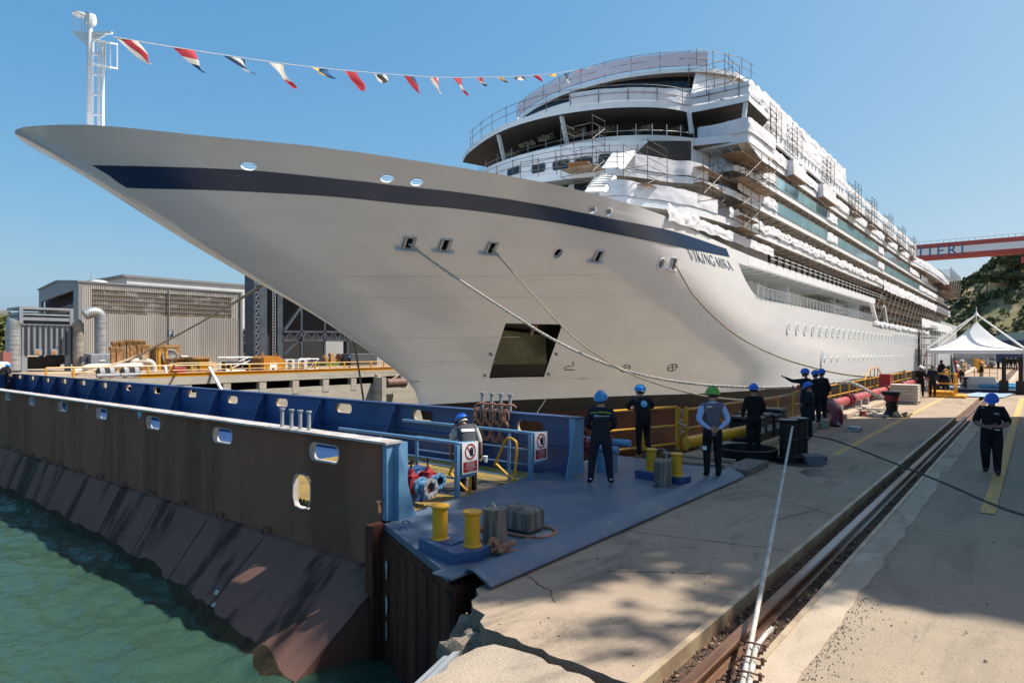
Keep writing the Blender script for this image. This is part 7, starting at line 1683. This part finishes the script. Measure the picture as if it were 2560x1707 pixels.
    def shell(mb, r, z0, z1, squash=1.12, n=18, rows=6, cx=-.008, back=False):
        vs = []
        for j in range(rows+1):
            a = j/rows*math.pi/2; rr = r*math.cos(a) if j < rows else .001; z = z0+(z1-z0)*math.sin(a)
            for i in range(n): t = 2*math.pi*i/n; vs.append(T+rt*rr*math.cos(t)+L_*(rr*squash*math.sin(t)+cx)+up*z)
        mb.add(vs, [(j*n+i, j*n+(i+1) % n, (j+1)*n+(i+1) % n, (j+1)*n+i) for j in range(rows) for i in range(n)])
    m = MB(); shell(m, .1, -.06 if hat else -.02, .1, 1.06, cx=-.022); m.build('hair', hair, nm, smooth=True)
    if hat:
        m = MB(); shell(m, .128, .012, .145, 1.16); m.build('hard_hat', hat, nm, smooth=True, ang=60); hh = bpy.data.objects[nm].children[-1].name if False else None
        b = MB(); n = 20; v1 = []; v2 = []
        for i in range(n):
            t = 2*math.pi*i/n; f = max(0, math.sin(t)); e = .012+(.055*f**2 if brim == 'cap' else .0)
            for lst, rr, z in ((v1, .126, .016), (v2, .126+e, .006-.012*f)): lst.append(T+rt*rr*math.cos(t)+L_*(rr*1.16*math.sin(t)-.008)+up*z)
        b.add(v1+v2, [(i, (i+1) % n, n+(i+1) % n, n+i) for i in range(n)])
        for k in (-.03, 0, .03): b.tube([T+rt*k+L_*(.13*math.cos(a)*1.1-.008)+up*(.02+.132*math.sin(a)) for a in [math.pi*(.08+.84*i/8) for i in range(9)]], .006, 5)
        b.build('hat_brim', hat, nm, smooth=True, stuff=True)
    r = bpy.data.objects[nm]; r.location = loc; r.rotation_euler = (0, 0, rz); r.scale = (hscale,)*3
    return nm
def add_part(nm, mb, name, m, **k):
    LOC[nm] = Vector(); return mb.build(name, m, nm, **k)
def face(dx, dy): return math.atan2(-dx, dy)     # rotation so that local +Y looks along (dx,dy)
AW = face(-.62, .78)
HANDS_FRONT = dict(el=(-.27, .02, 1.15), wl=(-.17, .2, 1.05), ml=(-.1, .23, 1.06), er=(.27, .02, 1.15), wr=(.17, .2, 1.03), mr=(.1, .23, 1.03))
LOOKUP = dict(hd=(0, .005, 1.64), ht=(0, -.03, 1.71))
# man watching on the ramp
p1 = person('person in dark overalls and bright blue helmet standing on the blue ramp looking up', (-6.88, 11.45, .1), AW-.1, dict(HANDS_FRONT, kl=(-.16, .02, .5), al=(-.19, -.02, .1), tl=(-.23, .12, .045), kr=(.15, .02, .5), ar=(.18, -.02, .1), tr=(.22, .12, .045), **LOOKUP), hat=hcyan, hscale=1.06, look=(.25, .9, .38), girth=1.05)
m = MB(); m.tube(curve3([(-.2, -.085, 1.375), (-.1, -.128, 1.395), (0, -.138, 1.4), (.1, -.128, 1.395), (.2, -.085, 1.375)], 12), .006, 5); add_part(p1, m, 'green_piping', mat('lime_piping', (.3, .6, .05), .6))
m = MB(); k = 14; m.add([(-.105+.028*math.cos(2*math.pi*i/k), -.142, 1.33+.028*math.sin(2*math.pi*i/k)) for i in range(k)], [tuple(range(k))]); add_part(p1, m, 'logo_disc', hcyan)
m = MB(); text_on('Pigment Tech', .042, (.04, -.143, 1.33), (1, 0, 0), (0, 0, 1), m, out=.003); add_part(p1, m, 'lettering', refl, stuff=True)
m = MB()
for s in (-1, 1): m.box((s*.19, -.06, .125), (.05, .012, .018))
add_part(p1, m, 'heel_strip', refl, stuff=True)
# man leaning on the railing
p2 = person('person in black shirt with a round blue back logo leaning on the yellow railing', (-7.8, 15.05, .1), face(-.75, .66), dict(ch=(0, .1, 1.27), nk=(0, .17, 1.43), hb=(0, .2, 1.5), hd=(0, .23, 1.58), ht=(0, .21, 1.65), sl=(-.19, .13, 1.37), sr=(.19, .13, 1.37), el=(-.34, .2, 1.2), wl=(-.2, .38, 1.14), ml=(-.12, .4, 1.14), er=(.34, .2, 1.2), wr=(.2, .38, 1.14), mr=(.12, .4, 1.14), kr=(.13, .1, .52), ar=(.12, -.12, .12), tr=(.13, .0, .05)), dict(T=blackc, A=blackc, F=blackc, L=blackc), hat=hcyan, hscale=1.05, look=(-.6, .8, .15))
m = MB(); m.add([(.0+.085*math.cos(2*math.pi*i/24), -.062+.055*math.sin(2*math.pi*i/24)*.45, 1.3+.085*math.sin(2*math.pi*i/24)) for i in range(24)], [tuple(range(24))]); add_part(p2, m, 'logo_disc', hcyan)
m = MB(); text_on('PT', .12, (0, -.066, 1.3), (1, 0, 0), (0, .25, .95), m, out=.004); add_part(p2, m, 'lettering', refl, stuff=True)
# green helmet, hands behind the back
p3 = person('person in green helmet and grey vest with blue sleeves, hands clasped behind back', (-5.35, 13.45, .12), face(-.55, .84), dict(el=(-.29, -.08, 1.14), wl=(-.1, -.18, .99), ml=(-.02, -.185, .97), er=(.29, -.08, 1.14), wr=(.1, -.19, 1.0), mr=(.02, -.2, .96)), dict(T=vestg, A=shirtb, F=shirtb, L=blackc), hat=hgreen, hscale=1.08, look=(-.5, .85, .05), brim='none')
m = MB(); m.tube([(-.1, -.04, 1.47), (0, -.08, 1.485), (.1, -.04, 1.47), (.06, .05, 1.46), (-.06, .05, 1.46), (-.1, -.04, 1.47)], .022, 6); add_part(p3, m, 'collar', shirtb, smooth=True)
m = MB(); m.bx(-.14, -.03, -.135, -.12, 1.395, 1.415); add_part(p3, m, 'shoulder_strip', refl); m = MB(); m.box((-.165, -.075, .6), (.075, .012, .075), -.6); add_part(p3, m, 'knee_patch', refl)
m = MB()
for s in (-1, 1): m.box((s*.12, .1, .085), (.07, .09, .02))
add_part(p3, m, 'yellow_laces', mat('hi_vis_yellow', (.5, .5, .05), .6), stuff=True)
person('person in black with blue helmet standing inside the round rubber tray', (-5.82, 17.45, .05), face(-.7, .7), dict(el=(-.27, .0, 1.14), wl=(-.22, .16, .98), ml=(-.18, .2, .93), er=(.27, .0, 1.14), wr=(.22, .16, .98), mr=(.18, .2, .93)), dict(T=blackc, A=blackc, F=blackc, L=blackc), hat=hblue, hscale=1.05)
# group at the kerb
person('person in navy raising a pointing arm toward the ship, phone in the other hand', (-6.2, 23.85, .2), face(-.9, .35), dict(el=(-.36, .2, 1.4), wl=(-.36, .44, 1.5), ml=(-.36, .53, 1.53), er=(.27, .04, 1.14), wr=(.2, .27, 1.12), mr=(.18, .34, 1.13)), hat=hblue, hscale=1.1)
person('person in navy with lowered head in front of the pointing worker', (-5.54, 21.8, .0), face(-.92, -.1), dict(HANDS_FRONT, hd=(0, .05, 1.62), ht=(0, .06, 1.69)), hat=hblue, hscale=1.02, look=(0, .9, -.4))
person('person in navy half hidden behind the pointing worker', (-6.1, 24.75, .2), face(-.8, .6), HANDS_FRONT, hat=hblue, hscale=1.06)
person('person in navy standing at the right of the helmeted group', (-6.05, 25.4, .2), face(-.8, .6), {}, hat=hblue, hscale=1.08)
m = MB(); m.box((0, 0, 0), (.08, .012, .16)); o = m.build('phone', steelg); o.location = (-6.63, 23.87, 1.5); o.rotation_euler = (.4, 0, 1.2); tag(o, 'phone held up by the pointing worker', 'phone')
# stooping worker on the gate
p5 = person('person in charcoal vest and blue helmet stooping at the gate stair, cup in hand', (-8.95, 9.75, -.12), face(-.85, .5), dict(pel=(0, -.08, .93), sp=(0, 0, 1.06), ch=(0, .16, 1.22), nk=(0, .3, 1.33), hb=(0, .36, 1.37), hd=(0, .42, 1.4), ht=(0, .46, 1.45), sl=(-.19, .2, 1.3), sr=(.19, .2, 1.3), el=(-.27, .25, 1.03), wl=(-.26, .3, .8), ml=(-.26, .31, .73), er=(.27, .12, 1.04), wr=(.28, .08, .8), mr=(.28, .08, .73), hl=(-.095, -.08, .89), hr=(.095, -.08, .89)), dict(T=greyv, A=shirtp, F=skind, L=blackc, S=skind), hat=hblue, hscale=1.04, look=(-.25, .75, -.6), hair=hairg)
m = MB(); m.prism([(-.13, .02, 1.245), (.13, .02, 1.245), (.13, .055, 1.29), (-.13, .055, 1.29)], (0, -.02, .012)); add_part(p5, fixn(m.build('x', refl)) and m, 'reflective_strip', refl) if False else add_part(p5, m, 'reflective_strip', refl)
m = MB(); m.lathe([(.032, 0), (.042, .11), (.048, .11), (.048, .125), (.0, .125)], (0, 0, 0), 12); o = m.build('paper_cup', canv, None, smooth=True, ang=40); o.location = (-8.62, 9.9, .58); tag(o, 'pale cup held by the stooping worker', 'cup')
# man walking towards us
p6 = person('person in black polo and blue helmet walking down the yellow line toward the viewer', (-.8, 18.4, 0), face(.05, -1), dict(el=(-.3, .0, 1.13), wl=(-.13, .22, 1.07), ml=(-.05, .24, 1.08), er=(.3, .0, 1.13), wr=(.13, .22, 1.06), mr=(.05, .25, 1.05), kl=(-.1, .06, .5), al=(-.1, .08, .1), tl=(-.12, .24, .045), kr=(.11, .05, .5), ar=(.1, -.16, .12), tr=(.12, -.02, .05), hd=(0, .05, 1.62), ht=(0, .06, 1.69)), dict(T=blackc, A=blackc, L=blackc, F=skind, S=skind), hat=hblue, hscale=1.04, look=(0, .92, -.35), girth=1.22)
m = MB(); m.box((-.13, .075, 1.455), (.1, .012, .016), .0); m.box((.13, .075, 1.455), (.1, .012, .016), 0); m.box((-.1, .165, 1.0), (.1, .012, .02)); add_part(p6, m, 'reflective_strip', refl, stuff=True)
m = MB(); text_on('MSC', .05, (-.09, .155, 1.34), (-1, 0, 0), (0, 0, 1), m, out=.006); bm0 = m; add_part(p6, m, 'chest_lettering', refl, stuff=True)
m = MB(); m.tube([(.0, .13, 1.575), (-.015, .2, 1.55)], .006, 6); add_part(p6, m, 'cigarette', refl)
# people farther off
person('person in black with white cap leaning on the yellow step platform', (-5.35, 45.3, 0), face(.3, .9), HANDS_FRONT, dict(T=blackc, A=blackc, L=blackc), hat=hwhite, hscale=1.04, fine=False)
person('person in navy with dark hair leaning on the yellow step platform', (-4.75, 45.2, 0), face(.3, .9), HANDS_FRONT, hat=None, hscale=1.08, fine=False)
SIT = dict(pel=(0, 0, .52), sp=(0, 0, .68), ch=(0, .02, .88), nk=(0, .02, 1.05), hb=(0, .035, 1.12), hd=(0, .045, 1.2), ht=(0, .04, 1.27), hl=(-.09, .03, .5), hr=(.09, .03, .5), kl=(-.11, .42, .5), kr=(.11, .42, .5), al=(-.11, .4, .1), ar=(.11, .4, .1), tl=(-.12, .55, .045), tr=(.12, .55, .045), sl=(-.18, .02, .98), sr=(.18, .02, .98), el=(-.25, .05, .72), er=(.25, .05, .72), wl=(-.2, .28, .66), wr=(.2, .28, .66), ml=(-.18, .34, .65), mr=(.18, .34, .65))
for i, (x, y, t) in enumerate(((-5.2, 49.5, 'left person sitting in navy on a chair before the stage'), (-4.7, 50.2, 'right person sitting in navy on a chair before the stage'))):
    person(t, (x, y, 0), face(.2, .9), SIT, hat=None, hscale=1.12, fine=False, hair=(hairg, hairm)[i])
    nm = thing('folding_chair', ('left', 'right')[i]+' dark folding chair under a seated person before the stage', 'chair', (0, 0, 0), group='dark chairs by the stage'); m = MB(); m.bx(x-.22, x+.22, y-.2, y+.24, .42, .46); m.build('seat', blk, nm); m = MB(); m.bx(x-.22, x+.22, y-.24, y-.2, .5, .9); m.build('backrest', blk, nm)
    for a in (-.2, .2):
        for b in (-.18, .22): m = MB(); m.bx(x+a-.015, x+a+.015, y+b-.015, y+b+.015, 0, .42); m.build('leg', blk, nm)
person('person in dark clothes with raised phone standing beside the drooping flag', (-5.3, 55.5, .1), face(-.6, -.6), dict(el=(-.3, .1, 1.2), wl=(-.2, .25, 1.45), ml=(-.18, .27, 1.53)), hat=None, hscale=1.12, fine=False)
person('person in black t-shirt by the red pipe beyond the stage', (-5.3, 62.5, 0), face(.5, -.6), HANDS_FRONT, dict(T=blackc, A=blackc, F=skin_), hat=None, hscale=1.03, fine=False)
person('person in white shirt and orange helmet beyond the stage', (-5.2, 65, 0), face(.5, -.6), HANDS_FRONT, dict(T=hwhite, A=hwhite, F=skin_), hat=horange, hscale=1.05, fine=False)
person('person in olive shirt and white helmet beyond the stage', (-4.9, 66.3, 0), face(.5, -.6), HANDS_FRONT, dict(T=beige, A=beige, F=skin_), hat=hwhite, hscale=1.1, fine=False)
person('person in black top, beige trousers and orange helmet at the right of the stage', (-3.25, 60.5, 0), face(-.9, -.2), HANDS_FRONT, dict(T=blackc, A=blackc, F=blackc, L=beige), hat=horange, hscale=1.06, fine=False)
for i, (x, y) in enumerate(((-3.2, 112), (-2.7, 110), (-2.3, 113), (-1.6, 104))):
    person(('leftmost of the distant dark figures before the blue truck', 'second of the distant dark figures before the blue truck', 'third of the distant dark figures before the blue truck', 'distant dark figure walking alone right of the group')[i], (x, y, 0), face(.1, -1), {}, dict(T=blackc, A=blackc, F=blackc, L=blackc), hat=None, fine=False)
q = at(24, 955, y=11.3); 
person('person in navy and blue helmet leaning on the far left end of the gate wall', (at(27, 950, y=11.9).x, 11.75, .15), face(.2, .9), HANDS_FRONT, dict(F=skin_), hat=hcyan, hscale=1., fine=False)
person('person in blue helmet walking behind the far yellow railing near the green skip', (-74, at(873, 905, x=-74).y, 0), face(0, 1), {}, hat=hcyan, hscale=1.05, fine=False)
# ------------------------------------------------------------------ MOORING ROPES
def sight_rope(label, pts, r, m_, n=60, twist=True, group='mooring ropes', name='mooring_rope'):
    c = curve3(pts, n)
    if twist: o = rope_mb(c, r).build(name, m_, None, smooth=True, ang=80)
    else: mb = MB(); mb.tube(c, r, 7); o = mb.build(name, m_, None, smooth=True)
    return tag(o, label, 'rope', group)
def rope_path(a, b, spts):
    # a, b: world ends; spts: bearings in between, on the vertical plane through both ends
    a, b = Vector(a), Vector(b); d = b-a; n = Vector((d.y, -d.x, 0)); out = [a]
    for sx, sy in spts:
        v = sight(sx, sy); t = n.dot(a-Vector((0, 0, EYE)))/n.dot(v); p = v*t; p.z += EYE; out.append(p)
    return out+[b]
f1 = trim(flq[0][0]); f3 = trim(flq[2][0]); f5 = trim(flq[4][0])
f1 = f1+flq[0][1]*.1; f3 = f3+flq[2][1]*.1; f5 = f5+flq[4][1]*.15
bo = Vector((-4.74, 31.35, .75))
e1 = at(2120, 975, x=-6.9)
sight_rope('thick pale rope sagging from the leftmost hull fairlead past the anchor pocket to the quay', rope_path(f1, (-6.75, 33.5, 1.3), [(1104, 670), (1250, 766), (1400, 858), (1550, 922), (1700, 955), (1860, 968), (1990, 967), (2080, 958)]), .075, rope_l, 110)
sight_rope('pale rope end led down from the railing to the sunlit bollard', [(-6.75, 33.5, 1.3), (-6.2, 33, 1.12), (-5.6, 32.3, .88), (-4.95, 31.6, .68)], .075, rope_l, 30)
sight_rope('red chafing rope wrapped over the mooring line beside the sunlit bollard', [(-6.1, 32.95, 1.12), (-5.5, 32.2, .88), (-4.95, 31.6, .7)], .05, rope_r, 30)
sight_rope('thin tan rope from the third hull fairlead drooping behind the green helmeted man', rope_path(f3, (-7.3, 27.5, 1.15), [(1330, 735), (1425, 835), (1520, 905), (1600, 944), (1700, 976), (1790, 994), (1900, 1000)]), .042, rope_t, 90)
sight_rope('tan rope swooping from the fairlead by the ship name to the railing', rope_path(f5, (-7.1, 52.5, 1.35), [(1740, 745), (1830, 830), (1930, 885), (2030, 918), (2120, 937), (2200, 941)]), .07, rope_t, 90)
sight_rope('rope tail hanging over the far end of the yellow railing', [(-7.2, 52.5, 1.35), (-7.1, 52.7, .8), (-6.8, 52.9, .3)], .06, rope_t, 20)
# taut white rope with wire clips in the foreground
ra, rb = Vector((-4.78, 17.2, .9)), Vector((-1.62, 4.35, .12))
TW_ = thing('taut_rope', 'taut white rope running from the double bollard into the foreground over the rail', 'rope', (0, 0, 0))
c = [ra.lerp(rb, i/30)-Vector((0, 0, .05*4*(i/30)*(1-i/30))) for i in range(31)]; ex = c+[rb+(rb-ra).normalized()*k for k in (.4, .8, 1.4)]
rope_mb(ex, .026, lay=.11).build('rope', rope_l, TW_, smooth=True, ang=80)
d = (rb-ra).normalized(); s = d.cross(Vector((0, 0, 1))).normalized()
t0 = at(1925, 1541, d=6.55); q0 = ra+d*(rb-ra).length*.87
fold = [q0+s*-.17+d*-.2+Vector((0, 0, .03)), q0+s*-.1+d*-.05, q0-s*.055+d*.18]+[q0-s*.05+d*k for k in (.5, .9, 1.4, 2.0, 2.6)]
rope_mb(curve3(fold, 40), .026, lay=.11).build('rope_tail', rope_l, TW_, smooth=True, ang=80)
rcl = mat('rusty_clip', (.16, .075, .045), .7, c2=(.09, .04, .03), sc=20)
for i, k in enumerate((.16, .38, .6, .84)):
    p = q0+d*k*1.15-s*.026+Vector((0, 0, .0)); m = MB(); u = Vector((0, 0, 1))
    m.tube(curve3([p-s*.13-d*.02+u*.02, p-s*.07+u*.035, p-s*.02+d*.01+u*.045, p+s*.05+u*.04, p+s*.075-d*.02, p+s*.11-d*.03+u*.01], 16), .009, 6); m.tube([p-s*.1-u*.01, p-s*.1+u*.05], .016, 6); m.beam(p-s*.09-u*.03, p+s*.08-u*.03, .03, .025); m.build('wire_clip', rcl, TW_, smooth=True, ang=40)
# dark rope to the right and the line to the far quay
sight_rope('dark rope running from the double bollard across the rail toward the right edge', [(-4.5, 17.95, .62), at(2100, 1105, z=.5), at(2330, 1195, z=.42), at(2560, 1287, z=.4), (.6, 13.0, .4)], .022, rope_d, 40)
hw = hull_hit(690, 718); fa = trim(hw)
e = at(200, 935, x=-74)
sight_rope('brown mooring line from under the bow to the far quay', [Vector((-38, 24.5, 8.3))]+[at(*p, d=d_) for p, d_ in (((560, 772), 66), ((430, 845), 70), ((330, 895), 74))]+[(at(210, 938, x=-73).x, at(210, 938, x=-73).y, .5)], .13, rope_t, 50)
c0 = at(882, 850, d=60)
sight_rope('brown mooring line dropping from behind the stem to the dock wall', [c0, at(893, 900, d=60.5), at(905, 975, d=61.5), at(910, 1010, d=62)], .11, rope_t, 30)
# ------------------------------------------------------------------ SIGNAL FLAGS
A0 = Vector((CX+CS*1.05, mp.y+SN*1.05, 0)); B0 = at(1445, 176, zs=29.8)
def onl(sx, sy):
    d = Vector((B0.x-A0.x, B0.y-A0.y, 0)); n = Vector((d.y, -d.x, 0)); v = sight(sx, sy); t = n.dot(A0)/n.dot(v); p = v*t; p.z += EYE; return p
LN = [(284, 93), (400, 113), (520, 132), (640, 150), (760, 166), (880, 178), (1000, 188), (1100, 194), (1200, 194), (1300, 191), (1380, 185), (1445, 175), (1490, 166), (1525, 158)]
m = MB(); m.tube(curve3([onl(*p) for p in LN], 90), .02, 4); tag(m.build('flag_line', rope_l), 'thin line strung from the bow mast to the top deck', 'line')
fc = dict(w=mat('flag_white', (.55, .52, .46), .8), r=mat('flag_crimson', (.42, .025, .04), .8), n=mat('flag_navy', (.012, .03, .085), .8), b=mat('flag_blue', (.02, .1, .28), .8), y=mat('flag_yellow', (.58, .36, .05), .8), k=mat('flag_black', (.02, .02, .02), .8))
FLG = [((290, 95), (342, 103), (374, 161), 'wrw', 'v', 'white flag with a red band, the one nearest the mast'), ((434, 119), (484, 127), (512, 183), 'rwn', 'u', 'red, white and navy flag, second from the mast'), ((560, 140), (613, 149), (636, 186), 'nwn', 'v', 'navy flag with a white stripe, third from the mast'),
       ((673, 157), (710, 162), (736, 222), 'wwr', 'u', 'white flag with a red tip, fourth from the mast'), ((777, 169), (822, 175), (829, 197), 'yb', 'v', 'yellow and blue flag, fifth from the mast'), ((858, 178), (890, 181), (908, 228), 'r', 'v', 'plain red flag with a long curling tail'),
       ((936, 186), (964, 188), (958, 209), 'wkw', 'v', 'white flag with a black patch'), ((1010, 190), (1035, 192), (1051, 235), 'rn', 'v', 'red and navy flag folded lengthwise'), ((1075, 194), (1096, 195), (1102, 235), 'wrw', 'v', 'white flag with a thin red fold'), ((1134, 195), (1154, 196), (1168, 240), 'rwr', 'u', 'red and white flag with a red foot'),
       ((1190, 195), (1208, 195), (1213, 216), 'rwn', 'u', 'small red, white and navy flag past the middle'), ((1242, 194), (1257, 194), (1267, 207), 'yk', 'u', 'small yellow and black flag'), ((1286, 193), (1310, 191), (1296, 201), 'nwn', 'v', 'small navy flag curled up with a white spot'), ((1332, 190), (1346, 188), (1358, 205), 'r', 'v', 'small red flag near the ship end'),
       ((1372, 187), (1391, 184), (1388, 193), 'y', 'v', 'small yellow flag near the ship end'), ((1410, 184), (1424, 182), (1421, 209), 'nw', 'u', 'small navy and white flag against the net'), ((1443, 178), (1457, 174), (1450, 180), 'r', 'v', 'tiny red flag streaming flat above the net'), ((1484, 170), (1497, 165), (1492, 175), 'wb', 'v', 'tiny white and blue flag above the net'), ((1512, 161), (1530, 157), (1524, 168), 'w', 'v', 'tiny white flag at the ship end of the line')]
for i, (a, b, t, cs, ax, lab) in enumerate(FLG):
    P, Q, T_ = onl(*a), onl(*b), onl(*t); W = (Q-P).length; random.seed(i)
    dep = Vector((-.4, -.9, 0)).normalized()
    def ff(u, v):
        top = P.lerp(Q, u); bot = T_+(Q-P)*(u-.5)*.28; k = v+.0
        p = top.lerp(bot, k); sw = math.sin(math.pi*k)
        p = p+dep*(.28*W*math.sin(u*5+v*3+i)*(.15+sw*.6))+Vector((0, 0, -.12*W*sw*u))+(Q-P)*(.14*sw*math.sin(v*4+i)); return p
    n = len(cs); mb = MB(); mb.grid(ff, 10, 14, mfn=lambda u, v: min(n-1, int((v if ax == 'u' else u)*n)))
    tag(mb.build('signal_flag', [fc[c] for c in cs], None, smooth=True, ang=80), lab, 'flag', 'signal flags on the line')
